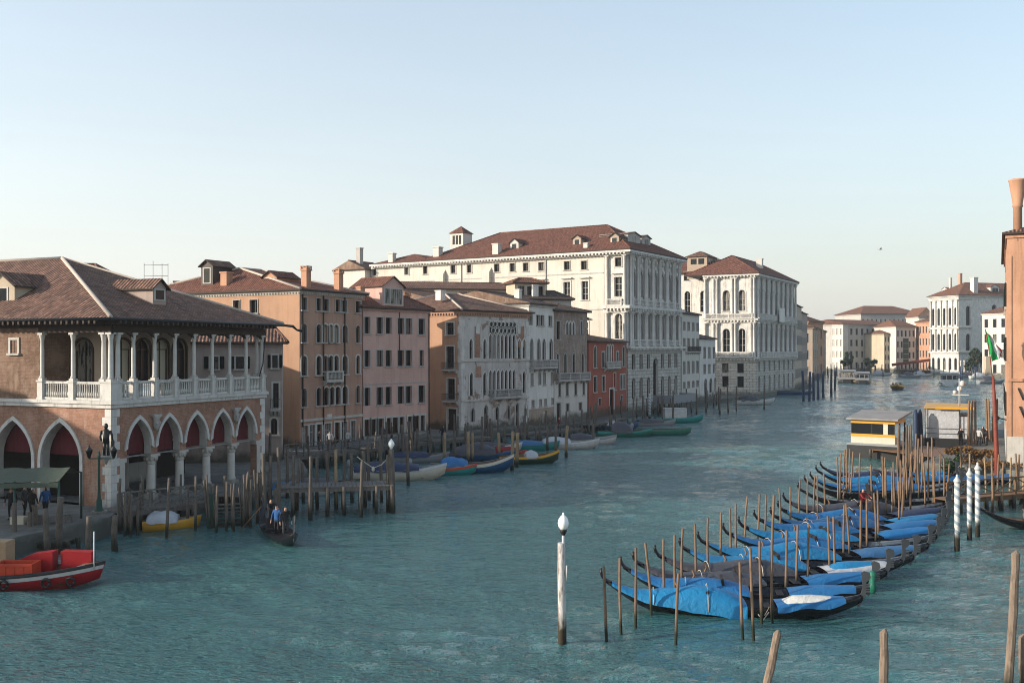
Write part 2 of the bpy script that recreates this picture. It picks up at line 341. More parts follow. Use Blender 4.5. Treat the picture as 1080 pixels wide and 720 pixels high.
# ---------------------------------------------------------------- mesh helper
class MB:
    def __init__(s): s.v = []; s.f = []; s.mi = []; s.sm = []
    def add(s, vs, fs, m=0, smooth=False):
        o = len(s.v); s.v += [tuple(v) for v in vs]
        for f in fs: s.f.append([i+o for i in f]); s.mi.append(m); s.sm.append(smooth)
        return s
    def poly(s, pts, m=0): return s.add(pts, [list(range(len(pts)))], m)
    def box(s, x0, x1, y0, y1, z0, z1, m=0):
        return s.add([(x0,y0,z0),(x1,y0,z0),(x1,y1,z0),(x0,y1,z0),(x0,y0,z1),(x1,y0,z1),(x1,y1,z1),(x0,y1,z1)],
              [(0,3,2,1),(4,5,6,7),(0,1,5,4),(1,2,6,5),(2,3,7,6),(3,0,4,7)], m)
    def bar(s, p, q, w, h, m=0):
        p = Vector(p); q = Vector(q); d = (q-p).normalized()
        a = d.cross(Vector((0,0,1)));
        if a.length < 1e-4: a = Vector((1,0,0))
        a.normalize(); b = a.cross(d)
        vs = [c + a*w/2*i + b*h/2*j for c in (p, q) for (i, j) in ((-1,-1),(1,-1),(1,1),(-1,1))]
        return s.add(vs, [(0,3,2,1),(4,5,6,7),(0,1,5,4),(1,2,6,5),(2,3,7,6),(3,0,4,7)], m)
    def tube(s, path, radii, n=8, m=0, cap=True, smooth=True):
        path = [Vector(p) for p in path]; rings = []; vs = []; fs = []
        for i, p in enumerate(path):
            d = (path[min(i+1, len(path)-1)]-path[max(i-1, 0)]).normalized()
            a = d.cross(Vector((.13, .99, .05)) if abs(d.z) > .7 else Vector((0, 0, 1))).normalized(); b = d.cross(a)
            r = radii[i] if hasattr(radii, '__len__') else radii
            vs += [p + a*r*math.cos(2*math.pi*k/n) + b*r*math.sin(2*math.pi*k/n) for k in range(n)]
        for i in range(len(path)-1):
            for k in range(n): fs.append((i*n+k, i*n+(k+1) % n, (i+1)*n+(k+1) % n, (i+1)*n+k))
        s.add(vs, fs, m, smooth)
        if cap:
            o = len(s.v)-len(vs)
            s.f.append([o+k for k in range(n)][::-1]); s.mi.append(m); s.sm.append(False)
            s.f.append([o+(len(path)-1)*n+k for k in range(n)]); s.mi.append(m); s.sm.append(False)
        return s
    def lathe(s, prof, n=12, m=0, c=(0,0,0), smooth=True):
        vs = []; fs = []
        for r, z in prof: vs += [(c[0]+r*math.cos(2*math.pi*k/n), c[1]+r*math.sin(2*math.pi*k/n), c[2]+z) for k in range(n)]
        for i in range(len(prof)-1):
            for k in range(n): fs.append((i*n+k, i*n+(k+1) % n, (i+1)*n+(k+1) % n, (i+1)*n+k))
        s.add(vs, fs, m, smooth); o = len(s.v)-len(vs)
        s.f.append([o+k for k in range(n)][::-1]); s.mi.append(m); s.sm.append(False)
        s.f.append([o+(len(prof)-1)*n+k for k in range(n)]); s.mi.append(m); s.sm.append(False)
        return s
    def prism(s, pts, axis, a, b, m=0):
        """2-D outline pts extruded from a to b along axis ('x','y','z')"""
        def P(u, w, t): return {'x': (t, u, w), 'y': (u, t, w), 'z': (u, w, t)}[axis]
        n = len(pts); vs = [P(u, w, a) for u, w in pts]+[P(u, w, b) for u, w in pts]
        fs = [tuple(range(n))[::-1], tuple(range(n, 2*n))]+[(i, (i+1) % n, n+(i+1) % n, n+i) for i in range(n)]
        return s.add(vs, fs, m)
    def loft(s, secs, m=0, closed=True, caps=True, smooth=True):
        n = len(secs[0]); vs = [p for q in secs for p in q]; fs = []
        for i in range(len(secs)-1):
            for k in range(n if closed else n-1): fs.append((i*n+k, i*n+(k+1) % n, (i+1)*n+(k+1) % n, (i+1)*n+k))
        s.add(vs, fs, m, smooth)
        if caps:
            o = len(s.v)-len(vs)
            s.f.append([o+k for k in range(n)][::-1]); s.mi.append(m); s.sm.append(False)
            s.f.append([o+(len(secs)-1)*n+k for k in range(n)]); s.mi.append(m); s.sm.append(False)
        return s
    def mesh(s, name, mats):
        me = bpy.data.meshes.new(name); me.from_pydata(s.v, [], s.f)
        for m in mats: me.materials.append(M[m] if isinstance(m, str) else m)
        me.polygons.foreach_set('material_index', s.mi); me.polygons.foreach_set('use_smooth', s.sm)
        uv = me.uv_layers.new(name='UVMap').data; V = s.v
        for p in me.polygons:
            n = p.normal
            if abs(n.z) > .995: t = Vector((1, 0, 0)); b = Vector((0, 1, 0))
            else:
                t = Vector((-n.y, n.x, 0)).normalized(); b = n.cross(t)
            for li in p.loop_indices:
                co = Vector(V[me.loops[li].vertex_index]); uv[li].uv = (co.dot(t), co.dot(b))
        me.update(); return me
    def build(s, name, mats, parent=None, loc=(0,0,0), rz=0):
        if isinstance(mats, str): mats = [mats]
        return inst(name, s.mesh(name, mats), parent, loc, rz)
def inst(name, me, parent=None, loc=(0,0,0), rz=0):
    o = bpy.data.objects.new(name, me); C.objects.link(o); o.location = loc; o.rotation_euler = (0, 0, rz)
    if parent: o.parent = parent
    return o
def tag(o, label=None, cat=None, group=None, kind=None):
    if label: o['label'] = label
    if cat: o['category'] = cat
    if group: o['group'] = group
    if kind: o['kind'] = kind
    return o
def thing(name, label, cat, loc=(0,0,0), rz=0, group=None):
    return tag(inst(name, None, None, loc, rz), label, cat, group)
ORD = ['first','second','third','fourth','fifth','sixth','seventh','eighth','ninth','tenth','eleventh','twelfth','thirteenth','fourteenth','fifteenth','sixteenth','seventeenth','eighteenth','nineteenth','twentieth']
# ---------------------------------------------------------------- openings, windows, walls
def top_pts(w, h, kind, n=10):
    """top edge of an opening (x across -w/2..w/2, z up from the sill), from the right springing to the left one"""
    r = w/2
    if kind == 'rect': return [(r, h), (-r, h)]
    if kind == 'round':
        return [(r*math.cos(math.pi*k/n), h-r+r*math.sin(math.pi*k/n)) for k in range(n+1)]
    rise = {'pointed': w*.866, 'blunt': w*.72, 'ogee': w*.95}[kind]; z0 = h-rise; out = []
    for k in range(n//2+1):
        t = k/(n//2)
        if kind == 'ogee': x = r*(1-t)**.75 if t < .55 else r*(.55*(1-t)**1.25+.0); x = r*math.cos(t*math.pi/2)*(1-.18*math.sin(t*math.pi))
        else:
            a = t*math.pi/3; x = -r+w*math.cos(a); x = max(x, 0)
        zz = z0+rise*(math.sin(t*math.pi/3)/.866 if kind != 'ogee' else (1-(1-t)**1.35))
        out.append((x, zz))
    out[-1] = (0, h)
    return out+[(-x, z) for x, z in out[-2::-1]]
def outline(w, h, kind): return [(-w/2, 0), (w/2, 0)]+top_pts(w, h, kind)

def wall(mb, o, t, n, L, z0, z1, ops, depth=.3, m=0, mr=None):
    """a wall sheet from point o along unit t (outward n), with real openings and their reveals. ops: (s, z, w, h, kind)"""
    mr = m if mr is None else mr
    def P(s, z, d=0.0): return (o[0]+t[0]*s-n[0]*d, o[1]+t[1]*s-n[1]*d, z)
    xs = {0, L}; zs = {z0, z1}
    for s, z, w, h, k in ops:
        xs |= {round(s-w/2, 4), round(s+w/2, 4)}; zs |= {round(max(z, z0), 4), round(z+h, 4)}
    xs = sorted(x for x in xs if -1e-6 <= x <= L+1e-6); zs = sorted(z for z in zs if z0-1e-6 <= z <= z1+1e-6)
    for j in range(len(zs)-1):
        zc = (zs[j]+zs[j+1])/2; run = None
        for i in range(len(xs)):
            solid = False
            if i < len(xs)-1:
                xc = (xs[i]+xs[i+1])/2
                solid = not any(abs(xc-s) < w/2 and z < zc < z+h for s, z, w, h, k in ops)
            if solid and run is None: run = xs[i]
            if not solid and run is not None:
                mb.poly([P(run, zs[j]), P(xs[i], zs[j]), P(xs[i], zs[j+1]), P(run, zs[j+1])], m); run = None
    for s, z, w, h, k in ops:
        pts = [(s+x, z+q) for x, q in outline(w, h, k)]; tp = pts[2:]
        if k != 'rect':
            half = len(tp)//2
            for i in range(half):
                mb.poly([P(s+w/2, z+h), P(*tp[i+1]), P(*tp[i])][::-1], m)
            for i in range(half, len(tp)-1):
                mb.poly([P(s-w/2, z+h), P(*tp[i+1]), P(*tp[i])][::-1], m)
        N = len(pts)
        for i in range(N):
            a, b = pts[i], pts[(i+1) % N]
            mb.poly([P(*a), P(*b), P(b[0], b[1], depth), P(a[0], a[1], depth)], mr)

WC = {}
STY = {  # frame width, frame mat, glass mat, bars(v,h), shutters(None/'open'/'closed'), sill
 'plain': (.14, 'stone', 'glass', (1, 1), None, True),
 'grand': (.22, 'stone_clean', 'glass', (1, 2), None, True),
 'lit':   (.14, 'stone', 'glass_lit', (1, 1), None, True),
 'shut':  (.05, 'stone_grey', 'shutter', (1, 0), None, True),
 'open':  (.10, 'stone', 'glass', (1, 1), 'shutter', True),
 'darklit': (.12, 'frame_dark', 'glass_lit', (1, 1), None, False),
 'dark':  (.12, 'frame_dark', 'glass', (1, 1), None, False),
 'gothic': (.16, 'stone_clean', 'glass', (0, 1), None, False),
 'bare':  (.10, 'stone_grey', 'glass', (1, 0), None, False),
 'door':  (.16, 'stone', 'frame_dark', (1, 0), None, False),
 'gate':  (.20, 'stone_clean', 'dark', (0, 0), None, False),
 'store': (.10, 'frame_white', 'glass', (2, 1), None, False),
}
def window(parent, s, z, w, h, kind='rect', style='plain', loc=None, rz=0, depth=.3, simple=False):
    w = round(w/.05)*.05; h = round(h/.05)*.05
    key = (w, h, kind, style, simple, depth)
    if key not in WC:
        fw, fm, gm, (bv, bh), sh, sill = STY[style]; fw = min(fw, .22*w+.03)
        mb = MB(); inn = outline(w-.02, h-.01, kind); outr = outline(w+2*fw, h+fw, kind)
        N = len(inn)
        for i in range(1, N):         # jambs and arch, open at the sill
            a, b = inn[i], inn[(i+1) % N]; c, d = outr[(i+1) % N], outr[i]
            f = lambda p, y: (p[0], y, p[1])
            mb.poly([f(a, -.07), f(b, -.07), f(c, -.07), f(d, -.07)][::-1], 0)
            mb.poly([f(d, -.07), f(c, -.07), f(c, .0), f(d, .0)][::-1], 0)
            mb.poly([f(a, -.07), f(a, .06), f(b, .06), f(b, -.07)][::-1], 0)
        if sill: mb.box(-w/2-fw-.06, w/2+fw+.06, -.16, .02, -.12, -.002, 0)
        if style == 'grand' and kind == 'rect': mb.box(-w/2-fw-.15, w/2+fw+.15, -.45, 0, h+fw+.25, h+fw+.42, 0)
        ft = 1 if len(mb.f) else 0
        yb = depth-.07; top = h*.98 if kind == 'rect' else h-w*.45
        bars = MB()
        for k in range(bv):
            x = -w/2+w*(k+1)/(bv+1); mb.box(x-.035, x+.035, yb-.03, yb+.03, 0, top if kind == 'rect' else h*.97, 1)
        for k in range(bh):
            q = top*(k+1)/(bh+1) if bh > 1 else top*.66 if kind == 'rect' else h-w/2
            mb.box(-w/2, w/2, yb-.026, yb+.034, q-.03, q+.03, 1)
        for x in (-w/2+.03, w/2-.03): mb.box(x-.029, x+.029, yb-.028, yb+.03, 0, h-(0 if kind == 'rect' else w*.5), 1)
        pb = MB().poly([(x, depth-.03, q) for x, q in outline(w, h, kind)], 0)
        bm_ = 'frame_white' if style in ('grand', 'store', 'lit') else 'frame_dark'
        if simple:
            mb.add(pb.v, pb.f, 2); me = mb.mesh('window', [fm, bm_, gm]); WC[key] = (me, None, None)
        else:
            shm = None
            if sh:
                sb = MB(); q = w/2
                sb.box(0, q, -.05, 0, .02, h, 0)
                for k in range(int(h/.16)): sb.box(.06, q-.06, -.065, -.05, .08+k*.16, .17+k*.16, 0)
                shm = sb.mesh('shutter', [sh])
            WC[key] = (mb.mesh('window', [fm, bm_]), pb.mesh('pane', [gm]), shm)
    me, pm, shm = WC[key]
    o = inst('door' if style in ('door', 'gate') else 'window', me, parent, loc, rz)
    if pm: inst('leaf' if style in ('door', 'gate') else 'pane', pm, o)
    if shm:
        inst('shutter', shm, o, (w/2+.12, -.075, 0)); inst('shutter', shm, o, (-w/2-.12-w/2, -.075, 0))
    return o

# ---------------------------------------------------------------- facades and buildings
class Line:
    """a facade's ground line from A to B, left to right seen from outside; turns photo columns and rows into metres on it"""
    def __init__(s, A, B):
        s.A = Vector(A[:2]); s.B = Vector(B[:2]); d = s.B-s.A; s.L = d.length; s.t = d/s.L
    def s_at(s, px):
        k = (px-540)/FOC; return (k*s.A.y-s.A.x)/(s.t.x-k*s.t.y)
    def z_at(s, px, py):
        return CAM_H-(py-HOR)*(s.A.y+s.t.y*s.s_at(px))/FOC
    def op(s, px, y0, y1, wpx, kind='rect', style='plain'):
        a, b = s.s_at(px-wpx/2), s.s_at(px+wpx/2); z1, z0 = s.z_at(px, y0), s.z_at(px, y1)
        return ((a+b)/2, z0, abs(b-a), z1-z0, kind, style)
def q5(o): # round sizes the way window() does, so hole and frame agree
    s, z, w, h, k, st = o; return (s, z, round(w/.05)*.05, round(h/.05)*.05, k, st)

class Building:
    def __init__(s, name, label, A, B, group=None, cat='building'):
        s.ln = Line(A, B); t = s.ln.t; s.rz = math.atan2(t.y, t.x); s.A = s.ln.A; s.v = Vector((-t.y, t.x))
        s.root = thing(name, label, cat, (A[0], A[1], 0), s.rz, group)
    def near_line(s, D, x=0, y=0):
        a = s.A+s.ln.t*x+s.v*y; return Line(a+s.v*D, a)
    def far_line(s, D, x, y=0):
        a = s.A+s.ln.t*x+s.v*y; return Line(a, a+s.v*D)
    def block(s, x0, y0, W, D, z0, z1, mat, front=(), near=(), far=(), name='wall', depth=.3, simple=False, back=True, reveal=None, cut_near=()):
        front = [q5(o) for o in front]; near = [q5(o) for o in near]; far = [q5(o) for o in far]
        mb = MB(); c = lambda L: [o[:5] for o in L]
        wall(mb, (x0, y0), (1, 0), (0, -1), W, z0, z1, c(front), depth, 0, 1)
        wall(mb, (x0, y0+D), (0, -1), (-1, 0), D, z0, z1, c(near)+c([q5(o) for o in cut_near]), depth, 0, 1)
        wall(mb, (x0+W, y0), (0, 1), (1, 0), D, z0, z1, c(far), depth, 0, 1)
        mb.poly([(x0+W, y0+D, z0), (x0, y0+D, z0), (x0, y0+D, z1), (x0+W, y0+D, z1)], 0)
        mb.poly([(x0, y0, z1-.05), (x0+W, y0, z1-.05), (x0+W, y0+D, z1-.05), (x0, y0+D, z1-.05)], 0)
        o = mb.build(name, [mat, reveal or mat], s.root)
        for q in front: window(s.root, *q, loc=(x0+q[0], y0, q[1]), rz=0, depth=depth, simple=simple)
        for q in near: window(s.root, *q, loc=(x0, y0+D-q[0], q[1]), rz=-math.pi/2, depth=depth, simple=simple)
        for q in far: window(s.root, *q, loc=(x0+W, y0+q[0], q[1]), rz=math.pi/2, depth=depth, simple=simple)
        return o
    def roof(s, x0, x1, y0, y1, z, h, ridge='x', ha=0, hb=0, ov=.5, mat='roof', hips=True, off=.5, th=.16):
        """hipped (ha, hb = run of the hips) or gabled (0) roof over a rectangle; off = where the ridge stands across the span"""
        X0, X1, Y0, Y1 = x0-ov, x1+ov, y0-ov, y1+ov; e = z+.02; mb = MB()
        if ridge == 'x':
            ym = Y0+(Y1-Y0)*off; R0 = (X0+ha, ym, z+h); R1 = (X1-hb, ym, z+h)
            cs = [(X0, Y0), (X1, Y0), (X1, Y1), (X0, Y1)]
        else:
            xm = X0+(X1-X0)*off; R0 = (xm, Y0+ha, z+h); R1 = (xm, Y1-hb, z+h)
            cs = [(X1, Y0), (X1, Y1), (X0, Y1), (X0, Y0)]
        lo = [(x, y, e) for x, y in cs]; hi = [(x, y, e+th) for x, y in cs]
        mb.poly([hi[0], hi[1], R1, R0], 0); mb.poly([hi[1], hi[2], R1], 0 if hb else 1)
        mb.poly([hi[2], hi[3], R0, R1], 0); mb.poly([hi[3], hi[0], R0], 0 if ha else 1)
        for i in range(4): mb.poly([lo[i], lo[(i+1) % 4], hi[(i+1) % 4], hi[i]], 2)
        mb.poly(lo[::-1], 2)
        r = mb.build('roof', [mat, 'brick_old', 'timber'], s.root)
        if hips:
            rb = MB(); segs = [(R0, R1)]
            if ha: segs += [(hi[0], R0), (hi[3], R0)]
            if hb: segs += [(hi[1], R1), (hi[2], R1)]
            for a, b in segs:
                if (Vector(a)-Vector(b)).length > .3: rb.tube([a, b], .13, 6)
            rb.build('ridge_tiles', [hips if isinstance(hips, str) else mat], r)
        s.lastroof = r; return r
    def cornice(s, x0, x1, y0, y1, z, h=.4, out=.3, dent=.45, mat='stone', name='cornice'):
        """a moulded band round the front and both sides, standing proud of the wall, with dentils"""
        mb = MB()
        for a, b, q in ((h*.55, h, out), (0, h*.55, out*.45)):
            mb.box(x0-q, x1+q, y0-q, y0+.02-q*0, z+a, z+b); mb.box(x0-q, x0+.015, y0+.02, y1, z+a, z+b); mb.box(x1-.015, x1+q, y0+.02, y1, z+a, z+b)
        if dent:
            d0, d1 = out*.45, out*.95; w = dent*.4
            for k in range(int((x1-x0)/dent)): mb.box(x0+k*dent, x0+k*dent+w, y0-d1, y0-d0+.01, z+h*.2, z+h*.55-.003)
            for k in range(int((y1-y0)/dent)):
                mb.box(x0-d1, x0-d0+.01, y0+k*dent, y0+k*dent+w, z+h*.2, z+h*.55-.003)
                mb.box(x1+d0-.01, x1+d1, y0+k*dent, y0+k*dent+w, z+h*.2, z+h*.55-.003)
        return mb.build(name, [mat], s.root)
    def balcony(s, s0, s1, z, out=.8, h=.95, mat='stone_clean', side='front', D=0, x=0, y=0, solid=False, brackets=True, iron=False):
        mb = MB(); L = s1-s0
        mb.box(0, L, -out, -.002, -.16, 0)
        if brackets:
            k = max(2, int(L/1.3))
            for i in range(k+1):
                c = min(max(L*i/k, .1), L-.1); mb.prism([(-.003, -.6), (-.003, -.165), (-out*.8, -.165), (-out*.7, -.3)], 'x', c-.09, c+.09)
        o = mb.build('balcony', [mat], s.root)
        rb = MB(); rm = 'iron' if iron else mat
        pk = max(1, int(L/2.2))
        if iron:
            rb.box(0, L, -out, -out+.04, h-.04, h); [rb.box(c, c+.04, -out, -.01, h-.04, h) for c in (0, L-.04)]
            for i in range(int(L/.14)): rb.box(i*.14+.02, i*.14+.045, -out+.005, -out+.03, .002, h-.04)
        else:
            rb.box(-.02, L+.02, -out-.03, -out+.17, h-.13, h); rb.box(0, L, -out, -out+.14, .001, .1)
            for c in (0, L-.14): rb.box(c, c+.14, -out+.15, -.004, h-.13, h)
            for i in range(pk+1):
                c = (L-.2)*i/pk; rb.box(c, c+.2, -out-.01, -out+.15, .1, h-.13)
            for i in range(int(L/.2)):
                c = i*.2+.1; rb.lathe([(.035, .1), (.075, .28), (.035, .55), (.06, h-.13)], 5, 0, (c, -out+.07, 0))
            for ys in (0, L):
                for i in range(1, int(out/.2)): rb.lathe([(.035, .1), (.075, .28), (.035, .55), (.06, h-.13)], 5, 0, (min(max(ys, .07), L-.07), -out+.1+i*.2, 0))
        rb.build('balustrade', [rm], o)
        if side == 'front': o.location = (x+s0, y, z)
        elif side == 'near': o.location = (x, y+D-s0, z); o.rotation_euler[2] = -math.pi/2
        else: o.location = (x, y+s0, z); o.rotation_euler[2] = math.pi/2
        return o
    def column(s, x, y, z0, z1, r=.25, mat='stone_clean', parent=None, name='column'):
        key = ('col', round(z1-z0, 2), r, mat)
        if key not in WC:
            h = z1-z0; mb = MB(); mb.box(-r*1.35, r*1.35, -r*1.35, r*1.35, 0, .12); mb.box(-r*1.5, r*1.5, -r*1.5, r*1.5, h-.12, h)
            mb.lathe([(r*1.25, .12), (r*1.25, .2), (r, .28), (r*.95, h*.6), (r*.84, h-.5), (r*.95, h-.46), (r*1.0, h-.4), (r*1.35, h-.15), (r*1.4, h-.12)], 12)
            WC[key] = mb.mesh(name, [mat])
        return inst(name, WC[key], parent or s.root, (x, y, z0))
    def chimney(s, x, y, z, h, w=.6, mat='terracotta', style='box', parent=None):
        mb = MB()
        if style == 'box':
            mb.box(-w/2, w/2, -w/2, w/2, 0, h); mb.box(-w*.62, w*.62, -w*.62, w*.62, h, h+.14)
            mb.box(-w*.4, w*.4, -w*.4, w*.4, h+.14, h+.3); mb.box(-w*.6, w*.6, -w*.6, w*.6, h+.36, h+.44); [mb.box(a*w*.5-.05, a*w*.5+.05, b*w*.5-.05, b*w*.5+.05, h+.14, h+.36) for a in (-1, 1) for b in (-1, 1)]
        elif style == 'plain':
            mb.box(-w/2, w/2, -w/2, w/2, 0, h); mb.box(-w*.6, w*.6, -w*.6, w*.6, h, h+.15)
        else:
            mb.lathe([(w*.5, 0), (w*.5, h*.55), (w*.62, h*.56), (w*.55, h*.6), (w*1.0, h*.97), (w*1.06, h*.98), (w*1.06, h), (w*.8, h+.05)], 16)
        o = mb.build('chimney', [mat], parent or s.lastroof, (x, y, z)); return o
    def dormer(s, x, y, z, w, h, d, rz, mat='cream', rmat='roof', wn=1, ww=.8, gable=.45, parent=None, style='dark', fullw=False):
        """a gabled dormer: front at (x,y,z) facing local -y turned by rz, running d back into the roof"""
        mb = MB(); r = w/2
        mb.box(-r, r, 0, d, -.6, h, 0); mb.poly([(-r, 0, h), (r, 0, h), (0, 0, h+gable)], 0)
        ov = .22
        for sg in (-1, 1):
            a = [(0, -ov, h+gable+.06), (sg*(r+ov), -ov, h-.1), (sg*(r+ov), d, h-.1), (0, d, h+gable+.06)]
            b = [(p[0], p[1], p[2]-.09) for p in a]
            if sg > 0: a = a[::-1]; b = b[::-1]
            mb.poly(a, 1); mb.poly(b[::-1], 2)
            for i in range(4): mb.poly([a[i], b[i], b[(i+1) % 4], a[(i+1) % 4]], 2)
        o = mb.build('dormer', [mat, rmat, 'timber'], parent or s.lastroof, (x, y, z), rz)
        wb = MB(); W = w*.8 if fullw else ww*wn; H = h*.78
        wb.box(-W/2-.08, W/2+.08, -.04, -.002, h*.1, h*.1+H, 0); n = max(wn, 1)
        for k in range(n):
            a = -W/2+W*k/n+.05; wb.box(a, a+W/n-.1, -.055, -.041, h*.1+.08, h*.1+H-.08, 1)
        wb.build('window', ['frame_white', 'glass'], o)
        return o
def grid(ln, cols, rows, z=None, wk=1.0):
    """windows on a facade from photo columns (px, width px) and rows (py top, py bottom) read at column ref"""
    out = []
    for (y0, y1, ref, kind, style), cs in rows:
        z1, z0 = ln.z_at(ref, y0), ln.z_at(ref, y1)
        for c in cs:
            px, w = c[0], c[1]; st = c[2] if len(c) > 2 else style
            if st == 'shut' and len(c) == 2 and (int(px*7+y0*3) % 10) < 3: st = 'bare'
            w = w*wk; a, b = ln.s_at(px-w/2), ln.s_at(px+w/2); out.append(((a+b)/2, z0, b-a, z1-z0, kind, st))
    return out
# ---------------------------------------------------------------- setting: water, banks
import numpy as np
def canal():
    """the canal: a sheet of real waves, its mesh finer where one stands nearer, and a flat sheet out to the horizon a little lower"""
    rng = np.random.default_rng(4)
    ys = [17.0]
    while ys[-1] < 500: ys.append(ys[-1]+max(.13, ys[-1]*.0027))
    ys = np.array(ys); us = np.linspace(-.62, .62, 560)
    Y = ys[:, None]*np.ones_like(us)[None]; X = Y*us[None]; sp = np.maximum(.13, Y*.0027); Z = np.zeros_like(X)
    for lam0, lam1, n, slope in ((.38, .8, 34, .12), (.8, 1.8, 28, .10), (1.8, 3.6, 20, .085), (3.6, 8, 16, .075)):
        for k in range(n):
            lam = lam0*(lam1/lam0)**rng.random(); th = rng.normal(1.35, .55); ph = rng.random()*6.28; a = slope*lam/6.283*(2.0/n)**.5
            kx, ky = 6.283/lam*math.cos(th), 6.283/lam*math.sin(th); f = np.clip((lam/sp-2.6)/1.5, 0, 1)
            env = .65+.5*np.sin(X*rng.uniform(.02, .16)+rng.random()*6)*np.sin(Y*rng.uniform(.02, .12)+rng.random()*6)
            Z += a*f*env*np.sin(kx*X+ky*Y+ph+.6*np.sin(.21*X+.17*Y+ph))
    G = 0
    for k in range(9): G = G+np.sin(X*rng.uniform(.03, .14)*rng.choice((-1, 1))+Y*rng.uniform(.03, .16)+rng.random()*6.28)
    Z *= np.clip(.8+.28*G, .3, 1.55)
    nr, nc = Y.shape; co = np.stack([X, Y, Z], -1).reshape(-1, 3)
    i = np.arange(nr-1)[:, None]*nc+np.arange(nc-1)[None]; q = np.stack([i, i+1, i+nc+1, i+nc], -1).reshape(-1, 4)
    base = len(co); co = np.concatenate([co, [(-800, -200, -.3), (800, -200, -.3), (800, 1400, -.3), (-800, 1400, -.3)]]); q = np.concatenate([q, [(base, base+1, base+2, base+3)]])
    me = bpy.data.meshes.new('canal_water'); me.vertices.add(len(co)); me.vertices.foreach_set('co', co.astype(np.float32).ravel())
    me.loops.add(q.size); me.loops.foreach_set('vertex_index', q.astype(np.int32).ravel()); me.polygons.add(len(q))
    me.polygons.foreach_set('loop_start', np.arange(0, q.size, 4, dtype=np.int32)); me.polygons.foreach_set('use_smooth', np.ones(len(q), dtype=bool))
    me.update(calc_edges=True); me.materials.append(M['water']); return tag(inst('canal_water', me), kind='structure')
canal()
def slab(name, pts, z, mat, zb=-1.5):
    mb = MB(); mb.prism(pts, 'z', zb, z); return tag(mb.build(name, mat), kind='structure')
slab('ground', [(-790, 445), (120, 445), (140, 452), (230, 425), (300, 400), (420, 440), (790, 400), (790, 1350), (-790, 1350)], .8, 'ground')
slab('quay', [(-90, 16), (-50, 26), (-25.2, 38), (-24.2, 46.5), (-21.6, 53.3), (-21.9, 55.6), (-16.2, 67.3), (-15.2, 74), (-18.0, 84), (-16.6, 89.7),
   (-12.5, 97), (-7, 104.6), (-4.2, 108.5), (2.6, 117), (-20, 160), (-90, 160)], 1.0, 'paving')
slab('pavement', [(-20, 160.2), (2.65, 117.2), (7.5, 123.5), (12.3, 130.5), (16.8, 146), (19, 151), (30, 168.5), (35, 178), (42, 190), (-90, 330), (-90, 160.2)], .7, 'paving')
slab('path', [(-90, 330.2), (42, 190.2), (49, 203.5), (64.8, 231.5), (72, 246), (80, 263), (86, 288), (96, 330), (112, 395), (119, 444), (-90, 444)], .6, 'paving')
slab('campo', [(32.5, 79), (36.9, 75.2), (37.5, 72), (90, 64), (160, 120), (190, 300), (165, 300), (60, 122), (47.5, 101), (36, 84)], 1.0, 'paving')

# ---------------------------------------------------------------- the arcaded brick market hall
A = (-22.8, 56.6); Bp = (-17.3, 69.5)
P = Building('market_hall', 'brick market hall with pointed arcade and open white columned loggia under a wide tiled roof', A, Bp, cat='market hall')
L = P.ln.L; D = 26.0; ZB = 6.85; ZL = 7.05; ZE = 11.75
nl = P.near_line(D)
# arcade to the canal
mb = MB(); ops = []; na = 5; s0, s1 = .95, L-.75; pitch = (s1-s0)/na; SPR = 3.72; APX = 5.9
for k in range(na): ops.append((s0+pitch*(k+.5), SPR, pitch-.52, APX-SPR, 'pointed'))
wall(mb, (s0, 0), (1, 0), (0, -1), s1-s0, SPR, ZB, [(a-s0, *b) for a, *b in ops], .55, 0, 1)
mb.poly([(s0, .55, SPR), (s0, 0, SPR), (s0, 0, SPR), (s0, .55, SPR)][:3], 0)
mb.box(.0, s0, .0, .6, .9, ZB, 0); mb.box(s1, L, 0, .6, .9, ZB, 0)
# side towards the camera
nops = [(D-3.85-3.8*k, 1.0, 3.1, 4.75, 'blunt') for k in range(3)]
wall(mb, (0, D), (0, -1), (-1, 0), D-.6, .9, ZB, nops, .6, 0, 1)
# floor slab / ceiling between the storeys, upper brick walls behind the loggia
mb.box(.62, L-.05, .62, D, ZB-.35, ZB-.01, 2)
o = mb.build('wall', ['brick', 'stone', 'timber'], P.root)
mb = MB(); up = 5.55
mb.box(.02, .35, up, D, ZL, ZE-.3, 0); mb.box(.36, 2.2, up, up+.3, ZL, ZE-.3, 0)
o2 = mb.build('upper_wall', ['brick_old'], P.root)
window(P.root, 0, 0, .62, .8, 'rect', 'plain', (.02, 7.6, 9.75), -math.pi/2, .1)
# inner core of the loggia with glazed arches
mb = MB(); cx0, cx1, cy0 = 2.3, 9.2, 2.3
iops = [(cx0+1.0+1.62*k, ZL+.05, 1.25, 3.5, 'round') for k in range(4)]
wall(mb, (cx0, cy0), (1, 0), (0, -1), cx1-cx0, ZL, ZE-.2, [(a-cx0, *b) for a, *b in iops], .25, 0)
wall(mb, (cx0, up+.3), (0, -1), (-1, 0), up+.3-cy0, ZL, ZE-.2, [(1.35, ZL+.05, 1.5, 3.5, 'round')], .25, 0)
mb.poly([(cx1, cy0, ZL), (cx1, 9, ZL), (cx1, 9, ZE-.2), (cx1, cy0, ZE-.2)], 0)
mb.poly([(cx0, 9, ZL), (cx0, 9, ZE-.2), (cx1, 9, ZE-.2), (cx1, 9, ZL)], 0)
core = mb.build('inner_wall', ['tan'], P.root)
for k_, q in enumerate(iops): window(P.root, *q, style='darklit' if k_ % 2 == 0 else 'dark', loc=(q[0], cy0, q[1]), depth=.25)
window(P.root, 0, 0, 1.5, 3.5, 'round', 'dark', (cx0, up+.3-1.35, ZL+.05), -math.pi/2, .25)
